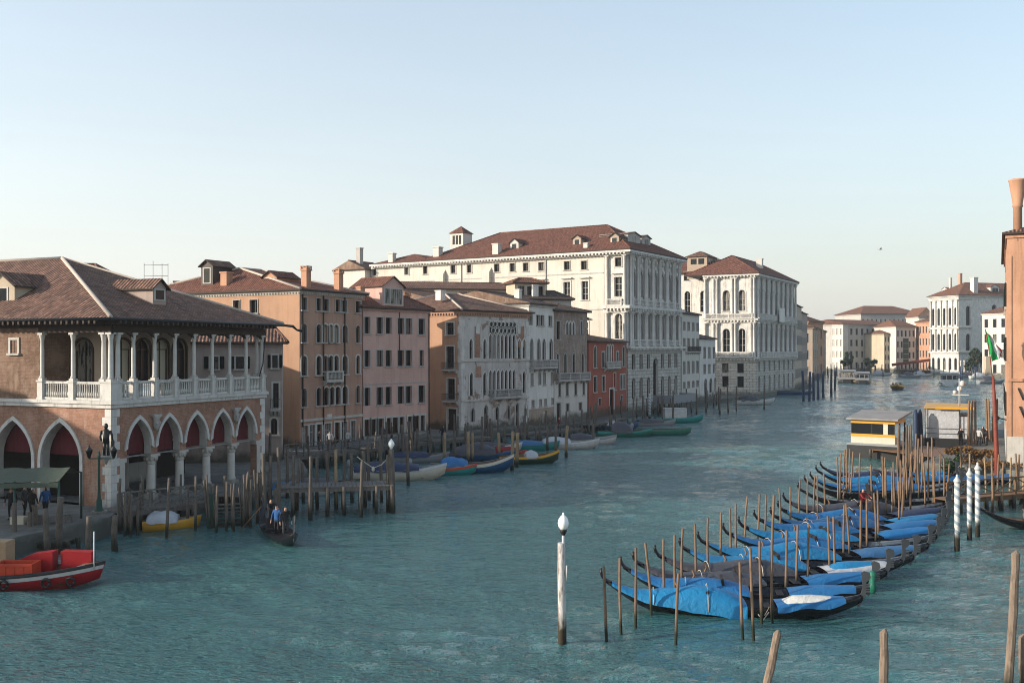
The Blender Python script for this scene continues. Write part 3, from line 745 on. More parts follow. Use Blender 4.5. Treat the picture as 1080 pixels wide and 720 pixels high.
# string course and quoins
mb = MB(); mb.box(-.22, L+.22, -.22, 0.0, ZB, ZL); mb.box(-.22, -.0, .0, D, ZB, ZL); mb.box(L, L+.22, 0, D, ZB, ZL); mb.box(-.0, L, .0, .62, ZB+.01, ZL-.006); mb.box(.0, L, .62, D, ZB+.01, ZL-.01)
mb.box(-.13, L+.13, -.13, -.0, ZB-.22, ZB-.001); mb.box(-.13, -.0, .0, D, ZB-.22, ZB-.001)
mb.build('string_course', ['stone_clean'], P.root)
mb = MB()
for k in range(12):
    z = .95+k*.47; w = .62 if k % 2 else .42; w2 = .42 if k % 2 else .62
    mb.box(-.045, w, -.045, -.0, z, z+.455); mb.box(-.045, 0, .0, w2, z, z+.455)
mb.build('corner_quoins', ['stone_clean'], P.root)
mb = MB()
for k in range(12):
    z = .95+k*.47; w = .62 if k % 2 else .42; w2 = .42 if k % 2 else .62
    mb.box(L-w*.8, L+.03, -.04, .0, z, z+.455); mb.box(L, L+.035, .0, w2, z, z+.455)
mb.build('corner_quoins', ['stone_clean'], P.root)
# arch rings, lower columns, capitals, awnings
AW = {}
def arch_ring(w, h, par, loc, rz=0, fw=.2, base=0.0, kd='pointed'):
    mb = MB(); inn = top_pts(w-.02, h-.01, kd, 14); outr = top_pts(w+2*fw, h+fw*1.2, kd, 14)
    for i in range(len(inn)-1):
        a, b, c, d = inn[i], inn[i+1], outr[i+1], outr[i]; f = lambda p, y: (p[0], y, p[1])
        mb.poly([f(a, -.09), f(b, -.09), f(c, -.09), f(d, -.09)][::-1]); mb.poly([f(d, -.09), f(c, -.09), f(c, 0), f(d, 0)][::-1]); mb.poly([f(a, -.09), f(a, .1), f(b, .1), f(b, -.09)][::-1])
    if base:
        for sg in (-1, 1): x0, x1 = sorted((sg*(w/2-.01), sg*(w/2+fw))); mb.box(x0, x1, -.09, .1, 0, h-w*(.866 if kd == 'pointed' else .72)-.0)
    return mb.build('arch_surround', ['stone_clean'], par, loc, rz)
def awning(par, w, z1, loc, rz):
    mb = MB(); n = 14; rows = []
    for j in range(4):
        z = z1*j/3; rows.append([(-w/2+w*i/n, .05*math.sin(i*2.4)*(1-j/4), z) for i in range(n+1)])
    mb.loft(rows, 0, False, False); return mb.build('curtain', ['curtain'], par, loc, rz)
for k, q in enumerate(ops):
    arch_ring(q[2], q[3], P.root, (q[0], 0, q[1])); awning(P.root, q[2]+.1, 2.15, (q[0], .62, 3.8), 0)
for k in range(na+1):
    x = s0+pitch*k
    if 0 < k < na:
        mb = MB(); mb.box(-.36, .36, -.36, .36, 0, .3); mb.lathe([(.34, .3), (.34, .4), (.27, .5), (.25, 1.9), (.24, 2.15)], 16); mb.lathe([(.27, 2.15), (.3, 2.2), (.27, 2.25), (.3, 2.4), (.4, 2.58), (.38, 2.64)], 8); mb.box(-.4, .4, -.36, .42, 2.6, 2.75)
        for a in range(8): mb.lathe([(.02, 2.3), (.07, 2.42), (.09, 2.52), (.03, 2.6)], 5, 0, (.34*math.cos(a*math.pi/4), .34*math.sin(a*math.pi/4), 0))
        mb.build('lower_column', ['stone'], P.root, (x, .27, .97))
    else:
        mb = MB(); mb.box(-.3, .3, -.06, .5, SPR-.28, SPR-.02); mb.box(-.2, .2, -.03, 0, .9, SPR-.28)
        mb.build('pilaster', ['stone'], P.root, (x-(.1 if k == 0 else -.1), 0, 0))
for q in nops:
    y = D-q[0]; arch_ring(q[2], q[3], P.root, (0, y, q[1]), -math.pi/2, .21, 1, 'blunt'); awning(P.root, q[2]+.2, 2.1, (.75, y, 3.75), -math.pi/2)
for x in (3.0, 5.4, 7.8, 10.2):     # inner rows of columns seen through the arches
    P.column(x, 4.2, .98, SPR+.2, .22, 'stone_grey', None, 'inner_column')
for k, sx in enumerate((s0+pitch*1, s0+pitch*4)): # carved heads between the arches
    mb = MB(); mb.prism([(-.34, .55), (.34, .55), (.3, .42), (-.3, .42)], 'y', -.32, -.003); mb.lathe([(.03, -.45), (.16, -.3), (.2, .0), (.17, .25), (.28, .42)], 8, 0, (0, -.16, 0)); mb.lathe([(.02, -.1), (.09, 0), (.05, .12)], 6, 0, (.12, -.3, 0)); mb.lathe([(.02, -.1), (.09, 0), (.05, .12)], 6, 0, (-.12, -.3, 0))
    mb.build('carved_corbel', ['stone_grey'], P.root, (sx, 0, 5.55))
# interior seen through the arches: blackened walls stand in for its deep shade
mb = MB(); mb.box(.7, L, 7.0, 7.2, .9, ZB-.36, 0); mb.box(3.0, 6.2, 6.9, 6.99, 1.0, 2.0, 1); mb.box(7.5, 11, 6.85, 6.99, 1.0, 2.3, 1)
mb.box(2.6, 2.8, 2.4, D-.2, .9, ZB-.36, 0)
mb.build('arcade_shade_wall', ['dark', 'stone_grey'], P.root)
# loggia: balustrade, columns, lintel
bays = 8; xs = [.12+(L-.24)*k/bays for k in range(bays+1)]; ys = [3.0, 5.45]
def pedestal(x, y, w=.42):
    mb = MB(); mb.box(-w/2, w/2, -w/2, w/2, 0, 1.02); mb.box(-w/2-.05, w/2+.05, -w/2-.05, w/2+.05, 1.02, 1.12); mb.box(-w/2-.04, w/2+.04, -w/2-.04, w/2+.04, -.0, .1)
    mb.build('pedestal', ['stone_clean'], P.root, (x, y, ZL))
def railing(p, q):
    mb = MB(); d = Vector(q)-Vector(p); n = max(2, int(d.length/.165)); 
    mb.bar((p[0], p[1], 1.0), (q[0], q[1], 1.0), .2, .14); mb.bar((p[0], p[1], .07), (q[0], q[1], .07), .2, .13)
    for i in range(1, n): c = Vector(p)+d*i/n; mb.lathe([(.04, .13), (.07, .35), (.04, .5), (.035, .8), (.055, .93)], 6, 0, (c.x, c.y, 0))
    mb.build('balustrade', ['stone_clean'], P.root, (0, 0, ZL))
for k, x in enumerate(xs):
    w = .42
    if k == 0: pedestal(.25, .25, .85)
    else: pedestal(x, .12, .4)
    cols = [(.08, .1), (.62, .1), (.08, .62)] if k == 0 else [(x, .12)]
    if k == bays: cols = [(x, .12), (x, .55)]
    for c in cols: P.column(c[0], c[1], ZL+1.12, 10.95, .125 if k else .14, 'stone_clean', None, 'loggia_column')
    if k: railing((xs[k-1]+(.45 if k == 1 else .2), .12), (x-.2, .12))
pedestal(L-.12, .55, .4)
for k, y in enumerate(ys):
    pedestal(.12, y, .4); P.column(.12, y, ZL+1.12, 10.95, .125, 'stone_clean', None, 'loggia_column')
    railing((.12, (ys[k-1]+.2) if k else .7), (.12, y-.2))
mb = MB(); mb.box(-.08, L+.08, -.08, .34, 10.955, 11.25); mb.box(-.08, .34, .345, up, 10.955, 11.25); mb.box(L-.3, L+.08, .345, 9, 10.955, 11.25)
for k in range(bays):            # carved timber brackets and rounded heads between columns
    for sg in (0, 1):
        x = xs[k+sg]; d = 1 if sg == 0 else -1
        mb.prism([(x, 10.95), (x+d*.55, 10.95), (x+d*.16, 10.74), (x, 10.45)][::d], 'y', .02, .22)
mb.build('lintel', ['timber'], P.root)
mb = MB()
for k in range(int((L+1)/.42)): mb.box(-.4+k*.42, -.26+k*.42, -1.05, .3, 11.42, 11.6)
for k in range(int((D)/.42)): mb.box(-1.05, .3, -.4+k*.42+.5, -.26+k*.42+.5, 11.42, 11.6)
mb.box(-.06, L+.06, -.06, .3, 11.255, 11.41); mb.box(-.06, .3, .31, D, 11.255, 11.41)
mb.build('eave_rafters', ['timber'], P.root)
mb = MB(); mb.box(0.3, L, .3, D, 11.3, 11.4); mb.build('ceiling', ['timber'], P.root)
P.roof(0, L, 0, D, 11.6, 4.55, 'y', 12.3, 0, 0.95, 'roof', 'mortar')
pr = P.lastroof
mb = MB(); e = 1.0; mb.tube([(-e, -e, 11.68), (L+e, -e, 11.68)], .09, 8); mb.tube([(-e, -e, 11.68), (-e, D, 11.68)], .09, 8); mb.tube([(L+e, -e, 11.68), (L+e, D, 11.68)], .09, 8); mb.tube([(L+e, -e, 11.66), (L+e+.5, -e-.35, 11.6), (L+e+.75, -e-.5, 11.35), (L+e+1.05, -e-.7, 11.3)], [.08, .1, .07, .12], 8)
mb.build('gutter', ['iron'], pr)
mb = MB(); mb.tube([(.0, -.5, 11.6), (-.1, -.25, 11.2), (.0, -.12, 10.9)], .06, 8); mb.build('downpipe', ['iron'], P.root); mb = MB(); mb.tube([(L-.05, -.1, 10.8), (L-.35, -.16, 9.0), (L-.7, -.12, 8.1)], .04, 6); mb.build('downpipe', ['iron'], P.root)
P.dormer(5.9, 1.9, 12.95, 1.15, .95, 3.6, 0, 'greyrose', 'roof', 1, .8, .5)
P.dormer(1.3, 10.2, 12.65, 2.2, 1.35, 5, -math.pi/2, 'buff', 'roof', 1, 1.0, .75)

# bronze fisherman statue on a bracket at the corner
st = thing('statue', 'dark bronze statue of a standing man at the corner of the brick market hall', 'statue', (A[0]-.13, A[1]-.36, 0), P.rz-.9)
mb = MB(); mb.lathe([(.04, -.5), (.14, -.3), (.3, -.06), (.33, 0)], 8, 0, (0, 0, 4.0)); mb.build('bracket', ['stone_grey'], st)
mb = MB(); mb.tube([(-.1, 0, 4.0), (-.09, -.02, 4.4), (-.07, 0, 4.8)], [.09, .08, .12], 8); mb.tube([(.12, -.04, 4.0), (.1, -.06, 4.4), (.07, 0, 4.8)], [.09, .08, .12], 8)
mb.tube([(0, 0, 4.72), (0, 0, 5.0), (0, 0, 5.35), (0, 0, 5.5)], [.19, .17, .22, .1], 10); mb.lathe([(.05, 0), (.1, .06), (.115, .16), (.09, .27), (.02, .32)], 10, 0, (0, -.02, 5.5))
mb.tube([(-.2, 0, 5.4), (-.33, -.03, 5.1), (-.22, -.2, 4.85)], [.08, .065, .05], 8); mb.tube([(.2, 0, 5.4), (.32, -.02, 5.12), (.34, -.08, 4.85)], [.08, .065, .05], 8); mb.lathe([(.02, 0), (.09, .1), (.1, .4), (.03, .5)], 8, 0, (.36, -.1, 4.4))
mb.build('figure', ['bronze'], st)

# ---------------------------------------------------------------- houses of the left bank
def bld(name, label, a, b, group=None, cat='building'): return Building(name, label, a, b, group, cat)
# small grey-rose house behind the hall
b = bld('house', 'low grey rose house seen behind the loggia of the market hall, with four shuttered windows', (-26.4, 78.3), (-18.5, 80.0), cat='house')
l = b.ln
fr = grid(l, None, [((376, 389, 255, 'rect', 'open'), [(226, 9), (253, 9)]), ((374, 388, 290, 'rect', 'open'), [(290, 6)]), ((404, 430, 290, 'rect', 'plain'), [(291, 6), (254, 8)]), ((441, 458, 290, 'round', 'plain'), [(289, 7)])])
b.block(0, 0, l.L, 7, .9, 10.4, 'greyrose', fr); b.roof(0, l.L, 0, 7, 10.4, 1.9, 'x', 0, 1.5, .45, 'roof')
b.balcony(l.s_at(285), l.s_at(297)-.1, l.z_at(291, 431), .5, .8, 'stone', iron=True)

# brown corner house with ochre side
b = bld('canal_house', 'tall brown canal house with arched windows and an ochre orange end wall', (-19.3, 90.6), (-14.85, 98.6), cat='house')
l = b.ln; ze = 15.0; D = 22
R = [320.5, 336, 377.3]
fr = grid(l, None, [
 ((315, 328, 345, 'rect', 'shut'), [(320.5, 4.5), (336, 4.4), (343.5, 4.4), (356, 4), (363, 4), (377.3, 4)]),
 ((342, 361, 345, 'round', 'shut'), [(320.5, 4.5), (336, 4.4), (343, 4, 'lit'), (348.8, 4, 'lit'), (354.3, 4, 'lit'), (363.5, 4.2), (377.3, 3.6)]),
 ((375, 395, 345, 'round', 'plain'), [(320.5, 4.5), (336, 4.4), (343, 4), (348.8, 4), (354.3, 4), (363.5, 4.2), (377.3, 3.2)]),
 ((408, 427, 345, 'round', 'shut'), [(320.5, 4.2), (336, 4.4), (344, 4.2, 'plain'), (350, 4.2, 'plain'), (356, 4.2, 'plain'), (363.5, 4.2, 'plain'), (377.3, 3.2)]),
 ((446, 468, 345, 'rect', 'store'), [(322, 4), (329, 4.5), (336.5, 4, 'door'), (345.5, 5), (355.5, 4, 'door'), (363, 4.5), (372, 4)])], wk=1.3)
nlx = b.near_line(D)
nr = grid(nlx, None, [((316, 330, 268, 'rect', 'shut'), [(268, 8.5), (250, 7.5)])])
b.block(0, 0, l.L, D, .9, ze, 'brown', fr, [], name='wall', cut_near=nr)
# the lit plaster skin of the side wall
mb = MB(); wall(mb, (-.03, D), (0, -1), (-1, 0), D-.02, 1, ze, [q5(o)[:5] for o in nr], .028, 0); mb.poly([(-.03, .02, 1), (0, .0, 1), (0, .0, ze), (-.03, .02, ze)]); mb.build('side_wall', ['orange'], b.root)
for q in map(q5, nr): window(b.root, *q, loc=(-.03, D-q[0], q[1]), rz=-math.pi/2)
b.cornice(0, l.L, 0, D, ze, .3, .22, .35); b.roof(0, l.L, 0, D, ze+.3, 2.75, 'x', 4.2, 3.0, .5, 'roof_red', 'mortar')
z = l.z_at(345, 441); mb = MB(); mb.box(-.02, l.L, -.12, -.002, z-.12, z+.12); mb.build('string_course', ['stone'], b.root)
b.balcony(l.s_at(340), l.s_at(358), l.z_at(349, 401), .55, .9, 'stone')
for x, y in ((2.0, 1.0), (6.5, .8)): b.chimney(x, y, ze+.6, 1.7, .65, 'terracotta')
b.chimney(.9, 10, ze+.8, 1.5, .8, 'terracotta', 'plain'); b.dormer(1.5, 5.0, ze+.8, 1.7, 1.1, 3.2, -math.pi/2, 'terracotta', 'roof_red', 2, .55, .5)
b.dormer(0.8, 12.5, ze+1.2, 1.6, 2.0, 3, -math.pi/2, 'frame_dark', 'roof', 1, .9, .5)
for x in (-.02, 2.9, 6.05): mb = MB(); mb.tube([(x+.3, -.1, 2.9), (x+.3, -.1, ze)], .07, 6); mb.build('downpipe', ['frame_dark'], b.root)
mb = MB(); mb.box(3.8, 4.5, -.03, -.002, 3.35, 3.85); mb.build('wall_plaque', ['stone_clean'], b.root)

# pink house
b = bld('pink_house', 'pale pink canal house with rows of dark shuttered windows and a gabled roof room', (-14.75, 98.7), (-8.85, 106.4), cat='house')
l = b.ln; ze = l.z_at(400, 328); D = 5.5
c4 = [(387, 4), (400.5, 4.2), (409.5, 4.2), (422.5, 4.2), (431, 4.2), (444.5, 4.2)]
fr = grid(l, None, [((335, 352, 415, 'rect', 'shut'), c4), ((369, 386, 415, 'rect', 'shut'), c4[:5]+[(444.5, 2.6)]),
 ((407.5, 426, 415, 'rect', 'shut'), c4), ((440, 457, 415, 'rect', 'door'), [(387, 4), (394, 4), (401.5, 4), (410, 3.5), (417, 4), (423.5, 3.5), (432.5, 3.4), (439.3, 4), (445.5, 3.4)])], wk=1.5)
b.block(0, 0, l.L, D, .9, ze, 'pink', fr)
b.cornice(0, l.L, 0, D, ze-.02, .22, .2, .4, 'pink'); b.roof(0, l.L, 0, D, ze+.2, 1.7, 'x', 0, 1.5, .45, 'roof_red')
s_ = l.s_at(414.5); b.dormer(s_, .0, ze+.5, 3.1, 2.15, 4.6, 0, 'pink', 'roof_red', 3, .85, .95)
b.chimney(9.0, 3.0, ze+.9, 1.0, .9, 'terracotta'); b.chimney(.8, 1.2, ze+.4, 1.9, .6, 'terracotta', 'plain')
mb = MB(); z = l.z_at(415, 457); mb.box(.05, l.L-.05, -.09, -.002, z-.9, z-.05); mb.box(.05, l.L-.05, -.05, -.002, l.z_at(415, 404)-.06, l.z_at(415, 404)+.05); mb.build('plinth', ['stone_grey'], b.root)
mb = MB(); mb.tube([(l.L-.1, -.08, 1), (l.L-.1, -.08, ze)], .06, 6); mb.build('downpipe', ['frame_dark'], b.root); mb = MB(); mb.tube([(s_+.9, -.07, ze-5.2), (s_+.9, -.07, ze)], .05, 6); mb.build('downpipe', ['frame_dark'], b.root)

# marble gothic palace
b = bld('gothic_palace', 'weathered grey marble palace with pointed gothic windows and tracery beside the pink house', (-5.55, 109.5), (1.95, 118.9), cat='palace')
l = b.ln; ze = l.z_at(520, 334); D = 16
g7 = [(517+4.15*k, 3.0) for k in range(7)]
fr = grid(l, None, [((357, 378, 520, 'pointed', 'gothic'), [(496.5, 3.6), (511, 3.6), (547.5, 3.2), (552.5, 3.2)]), ((352, 378, 520, 'pointed', 'gothic'), [(c, 3.0, 'lit' if k in (1, 2) else 'gothic') for k, (c, _) in enumerate(g7)]),
 ((392, 416, 520, 'pointed', 'gothic'), [(497, 3.6), (511, 3.6), (552.5, 3.2)]), ((390, 415, 520, 'pointed', 'gothic'), g7),
 ((428, 443, 520, 'pointed', 'bare'), [(498.5, 3.6), (524, 3.6), (536.3, 3.2), (554.5, 2.8)]), ((426, 452, 520, 'pointed', 'door'), [(512.3, 4.6), (545.3, 4)])])
nlx = b.near_line(D)
nr = grid(nlx, None, [((340, 353, 475, 'rect', 'plain'), [(475, 8)]), ((365, 388, 475, 'rect', 'plain'), [(475, 8.5)]), ((399, 421, 475, 'rect', 'plain'), [(476, 8.5)]), ((431, 455, 475, 'rect', 'door'), [(477, 9.5)])])
b.block(0, 0, l.L, D, .4, ze, 'marble', fr, [], cut_near=nr)
mb = MB(); wall(mb, (-.03, D), (0, -1), (-1, 0), D-.45, .4, ze, [q5(o)[:5] for o in nr], .028, 0); mb.build('side_wall', ['orange'], b.root)
for q in map(q5, nr): window(b.root, *q, loc=(-.03, D-q[0], q[1]), rz=-math.pi/2)
z1 = l.z_at(520, 380); z2 = l.z_at(520, 421); z3 = l.z_at(520, 350)
mb = MB(); [mb.box(-.04, l.L+.04, -.13, -.002, z-.1, z+.1) for z in (z1, z2)]; mb.build('string_course', ['stone'], b.root)
mb = MB()     # pierced stone tracery above the upper windows: a grid of rings
ta, tb = l.s_at(515.5), l.s_at(544); zt, zb_ = l.z_at(530, 339.5), l.z_at(530, 352)
mb.box(ta-.1, tb+.1, -.1, -.002, zt, zt+.15); mb.box(ta-.12, ta, -.1, -.002, zb_, zt); mb.box(tb, tb+.12, -.1, -.002, zb_, zt)
nx = 7
for j in range(2):
    for i in range(nx-1+j):
        cxx = ta+(tb-ta)*(i+1-j*.5)/nx; czz = zb_+.35+j*.72; rr = (tb-ta)/nx*.46
        mb.tube([(cxx+rr*math.cos(a*math.pi/5), -.07, czz+rr*math.sin(a*math.pi/5)) for a in range(11)], .07, 5)
mb.build('tracery', ['stone_clean'], b.root)
mb = MB(); mb.poly([(ta, -.012, zb_), (tb, -.012, zb_), (tb, -.012, zt), (ta, -.012, zt)]); mb.build('tracery_back', ['glass'], b.root)
mb = MB()
for k in range(16):
    z = .5+k*.8; w = .55 if k % 2 else .32
    mb.box(-.06, w, -.04, -.0, z, z+.76); mb.box(-.06, -.031, .0, .85-w, z, z+.76)
mb.build('corner_quoins', ['stone_clean'], b.root)
mb = MB()
for k in range(16): w = .55 if k % 2 else .32; mb.box(l.L-w, l.L+.03, -.035, -.0, .5+k*.8, 1.26+k*.8)
mb.build('corner_quoins', ['stone_clean'], b.root)
for px, y0, y1 in ((503.5, 344, 377), (549.8, 344, 366), (504.5, 386, 398)):
    mb = MB(); a, c = l.s_at(px-3), l.s_at(px+3); mb.box(a, c, -.02, -.002, l.z_at(px, y1), l.z_at(px, y0)); mb.build('brick_panel', ['brick'], b.root)
for px in (503.7, 547): mb = MB(); a = l.s_at(px); z = l.z_at(px, 352); mb.prism([(a-.3, z), (a+.3, z), (a+.3, z+1.0), (a, z+1.3), (a-.3, z+1.0)], 'y', -.08, -.021); mb.build('carved_panel', ['stone_clean'], b.root)
b.balcony(l.s_at(516), l.s_at(545.5), l.z_at(530, 418.5), .8, .95, 'stone_grey'); b.cornice(0, l.L, 0, D, ze, .5, .3, .42, 'brown')
b.roof(0, l.L, 0, D, ze+.5, 2.5, 'x', 6.5, 4.5, .6, 'roof', 'mortar'); b.balcony(nlx.s_at(468), nlx.s_at(483), nlx.z_at(476, 389.5), .5, .8, 'stone', 'near', D, iron=True)
b.balcony(nlx.s_at(469), nlx.s_at(484), nlx.z_at(476, 422.5), .5, .8, 'stone', 'near', D, iron=True)
b.chimney(2, 5, ze+1.9, 1.0, .8, 'white', 'plain')

# white house with a row of pointed windows
b = bld('canal_house', 'narrow white canal house with four dark pointed windows above a long balcony', (2.0, 119.0), (5.25, 125.2), cat='house')
l = b.ln; ze = l.z_at(570, 324.5); D = 14
fr = grid(l, None, [((332, 343, 566, 'rect', 'shut'), [(559.5, 3.2), (567.3, 3.4), (571.8, 3.4), (580.3, 3.2)]), ((357, 380, 566, 'pointed', 'shut'), [(560.5, 3.2), (568, 3.2), (573.5, 3.2), (581, 3.2)]),
 ((393, 406, 568, 'rect', 'shut'), [(561, 2.4), (569, 2.4), (574, 2.4), (582.3, 2.4)]), ((421, 428.5, 568, 'rect', 'shut'), [(562, 2.4), (570, 2.2), (575, 2.2), (582.8, 2.2)]), ((436, 447, 568, 'rect', 'door'), [(574, 3)])])
b.block(0, 0, l.L, D, -.8, ze, 'white', fr); b.cornice(0, l.L, 0, D, ze, .3, .2, 0, 'stone'); b.roof(0, l.L, 0, D, ze+.3, 1.8, 'x', 0, 0, .4, 'roof_grey')
b.balcony(.15, l.L-.2, l.z_at(568, 387.5), .7, .95, 'stone_grey'); b.chimney(3, 3, ze+.8, 1.4, .7, 'white', 'plain')
b.block(.0, -.03, l.L, .02, .3, l.z_at(568, 430.5), 'tan', name='plinth')

# brown-grey brick house
b = bld('canal_house', 'grey brown brick canal house with white lower floors, next to the red house', (5.3, 125.3), (9.95, 131.8), cat='house')
l = b.ln; ze = l.z_at(600, 329); D = 13
fr = grid(l, None, [((339, 358, 600, 'rect', 'shut'), [(588.7, 3.8)]), ((339, 353, 600, 'pointed', 'gothic'), [(598, 2.4), (601.3, 2.4), (604.6, 2.4)]), ((338, 352, 600, 'rect', 'bare'), [(613, 2.2)]),
 ((372, 393, 600, 'pointed', 'bare'), [(588, 2.6), (596, 3), (605, 3), (614.3, 2.8)]), ((403, 417, 600, 'rect', 'shut'), [(590, 2.4), (598, 2.4), (607, 2.6), (615.5, 2.2)]), ((425.5, 433.5, 600, 'rect', 'bare'), [(598.5, 3), (612, 3)]), ((424, 446, 600, 'rect', 'door'), [(589, 4.5)])])
b.block(0, 0, l.L, D, -.8, ze, 'brick_grey', fr); b.roof(0, l.L, 0, D, ze, 1.7, 'x', 0, 1.5, .45, 'roof_grey')
zc = l.z_at(600, 401); mb = MB(); ops_ = [q5(o)[:5] for o in fr if o[1] < zc]; wall(mb, (0, -.02), (1, 0), (0, -1), l.L, -.8, zc, ops_, .02, 0); mb.build('rendered_base', ['palewhite'], b.root)
b.balcony(.3, l.L-.1, l.z_at(600, 400.5), .6, .95, 'stone_grey')

# red house
b = bld('red_house', 'small dark red house with white framed windows squeezed beside the great white palace', (10.2, 132.3), (16.9, 147.0), cat='house')
l = b.ln; ze = l.z_at(640, 361); D = 12
fr = grid(l, None, [((365, 387, 640, 'round', 'plain'), [(627.5, 2.6), (657.6, 2.2)]), ((371, 387, 640, 'rect', 'plain'), [(636, 2.6), (651, 2.2)]), ((364, 386, 643, 'round', 'gothic'), [(640.8, 1.8), (643.3, 1.8), (645.8, 1.8)]),
 ((396, 412, 640, 'rect', 'plain'), [(627.5, 3), (636.5, 3), (655, 2.2), (658, 1.8)]), ((394, 412, 640, 'rect', 'plain'), [(648, 2.4)]), ((419, 426, 640, 'rect', 'bare'), [(632.5, 2.8), (655.5, 2)]), ((410, 441, 645, 'rect', 'gate'), [(645, 4.6)])])
b.block(0, 0, l.L, D, -.8, ze, 'red', fr); b.roof(0, l.L, 0, D, ze, 1.2, 'x', 0, 0, .35, 'roof')
b.balcony(l.s_at(637), l.s_at(651), l.z_at(643, 387.5), .6, .9, 'stone'); b.block(-.4, 2.2, 5.2, 6.5, ze+.2, ze+3.1, 'redorange', [(1.6, ze+.9, .9, 1.5, 'rect', 'bare'), (3.6, ze+.9, .9, 1.5, 'rect', 'bare')], [], [], 'roof_room')
b.roof(-.4, 4.8, 2.2, 8.7, ze+3.1, 1.0, 'y', 2.2, 0, .35, 'roof')

# roofs of the back row
def backhouse(label, px, py, Y, w, d, wallm, roofm, rot, rise=1.8, ridge='x', ha=0, hb=0, h=8, ops=()):
    x, y, z = pt(px, py, Y); t = (math.cos(rot), math.sin(rot))
    b = bld('house', label, (x, y), (x+t[0]*w, y+t[1]*w), 'roofs behind the canal front', 'house')
    b.block(0, 0, w, d, .5, z, wallm, [(a*w, z-q-e, g, e, 'rect', 'bare') for a, q, e, g in ops]); b.roof(0, w, 0, d, z, rise, ridge, ha, hb, .4, roofm); return b
BD = .9
backhouse('low house roof with pale gable showing above the gothic palace', 455, 317, 128, 9, 11, 'cream', 'roof', 1.02, 1.7, 'x', 0, 0)
b = backhouse('grey tiled house with long white side wall rising behind the white canal house', 500, 317, 134, 9, 8, 'palewhite', 'roof_grey', .5, 1.3, 'x', 0, 2, ops=((.45, .5, .8, .9), (.72, .6, .8, .9)))
b = backhouse('roof terrace room with small hipped roof and dark openings below the white palace', 543, 299, 138, 4.6, 3.6, 'buff', 'roof_far', .35, .9, 'x', 1.7, 1.7, ops=((.2, .3, 1.6, 1.0), (.5, .3, 1.6, 1.0), (.8, .3, 1.6, 1.0)))
b = backhouse('dark roofed house stepping down toward the brick canal house', 552, 316, 137, 7.0, 8, 'grey', 'roof_grey', .3, 1.5, 'x', 0, 1.5, ops=((.3, .4, .9, .8), (.7, .4, .9, .8)))
b.chimney(2, 1, pt(552, 316, 137)[2]+.5, 1.5, .8, 'white', 'plain')
b = backhouse('long low roof stretching behind the pink house and the gothic palace', 428, 305, 150, 17, 9, 'buff', 'roof', .2, 1.4, 'x', 0, 2)
b = backhouse('dark tower like roof room beside the market hall roof ridge', 186, 306, 108, 2.6, 3, 'terracotta', 'roof_grey', .3, 1.0, 'x', 0, 0, ops=((.5, .5, 1.2, 1.2),))
b.chimney(3.6, -.5, pt(190, 303, 108)[2]-.3, 1.9, .9, 'terracotta', 'plain')
b = backhouse('red tiled house roof peeping over the left end of the market hall', -14, 289, 112, 12, 9, 'terracotta', 'roof_red', .1, 1.6, 'x', 2, 2)
b = backhouse('unseen house added behind the market hall to shade the ochre end wall', 8, 361, 83, 13, 9, 'tan', 'roof', .2, 1.1, 'x', 2, 2)  # hidden from view, added to cast shade on the brown house's side wall
t_ = thing('roof_aerial', 'thin rooftop railing and aerials above the market hall roof', 'aerial', pt(152, 292, 100)); mb = MB()
for x in (0, .9, 1.8, 2.4): mb.tube([(x, 0, -1.5), (x, 0, 1.35 if x != .9 else 1.6)], .025, 5)
mb.tube([(0, 0, 1.2), (2.4, 0, 1.2)], .02, 5); mb.tube([(0, 0, .1), (2.4, 0, .1)], .02, 5); mb.build('railing', ['steel'], t_)

# the house outside the frame on the left whose shadow falls on the quay
b = bld('canal_house', 'tall ochre canal house on the near left quay', (-66, 28), (-54.5, 52), cat='house')
b.block(0, 0, b.ln.L, 14, .5, 14.6, 'terracotta', [(2+3.2*i, 2+3.6*j, 1.2, 2.0, 'rect', 'open') for i in range(7) for j in range(3)]); b.roof(0, b.ln.L, 0, 14, 14.6, 2.4, 'x', 4, 4, .6, 'roof')
# ---------------------------------------------------------------- great white palace
PA = (17.4, 150.2); PB = (28.2, 167.2)
b = bld('baroque_palace', 'great white baroque palace with long sunlit side wall, columned canal front and red tiled roof', PA, PB, cat='palace')
l = b.ln; L = l.L; D = 50; ze = 24.9; zc1 = l.z_at(690, 366.5); zc2 = 16.6
nb = 7; bw = (L-1.2)/nb; cs = [.6+bw*(k+.5) for k in range(nb)]
fr = []
for k, c in enumerate(cs):
    fr += [(c, zc1+1.3, bw*.48, 4.0, 'round', 'bare'), (c, zc2+1.4, bw*.48, 3.9, 'round', 'bare')]
    if k == 3: fr += [(c, 1.2, bw*.7, 7.4, 'round', 'gate')]
    else: fr += [(c, 6.9, bw*.44, 2.3, 'rect', 'bare'), (c, 2.4, bw*.44, 3.2, 'round', 'bare')]
n_ = b.near_line(D)
top = [(395, 4.5), (429, 4.5), (448.6, 4.5), (478, 5), (495, 5), (524, 5.5), (540.5, 5.5), (554.5, 5.5), (571, 6), (598, 6.2), (616, 6.2), (652, 7)]
nr = []
for px, w in top:
    zt = n_.z_at(px, 273.5+(661-px)*.0335 if px < 640 else 271.5); a, c = n_.s_at(px-w/2), n_.s_at(px+w/2); nr.append(((a+c)/2, zt-1.35, c-a, 1.35, 'rect', 'plain'))
nr += grid(n_, None, [((297, 316.5, 607, 'rect', 'grand'), [(571, 7), (598, 7), (617, 7)]), ((292, 312.5, 652, 'rect', 'grand'), [(652, 8)]), ((330.5, 357, 652, 'round', 'grand'), [(652.5, 8)]), ((340, 360, 607, 'rect', 'grand'), [(598, 7), (617, 7)])])
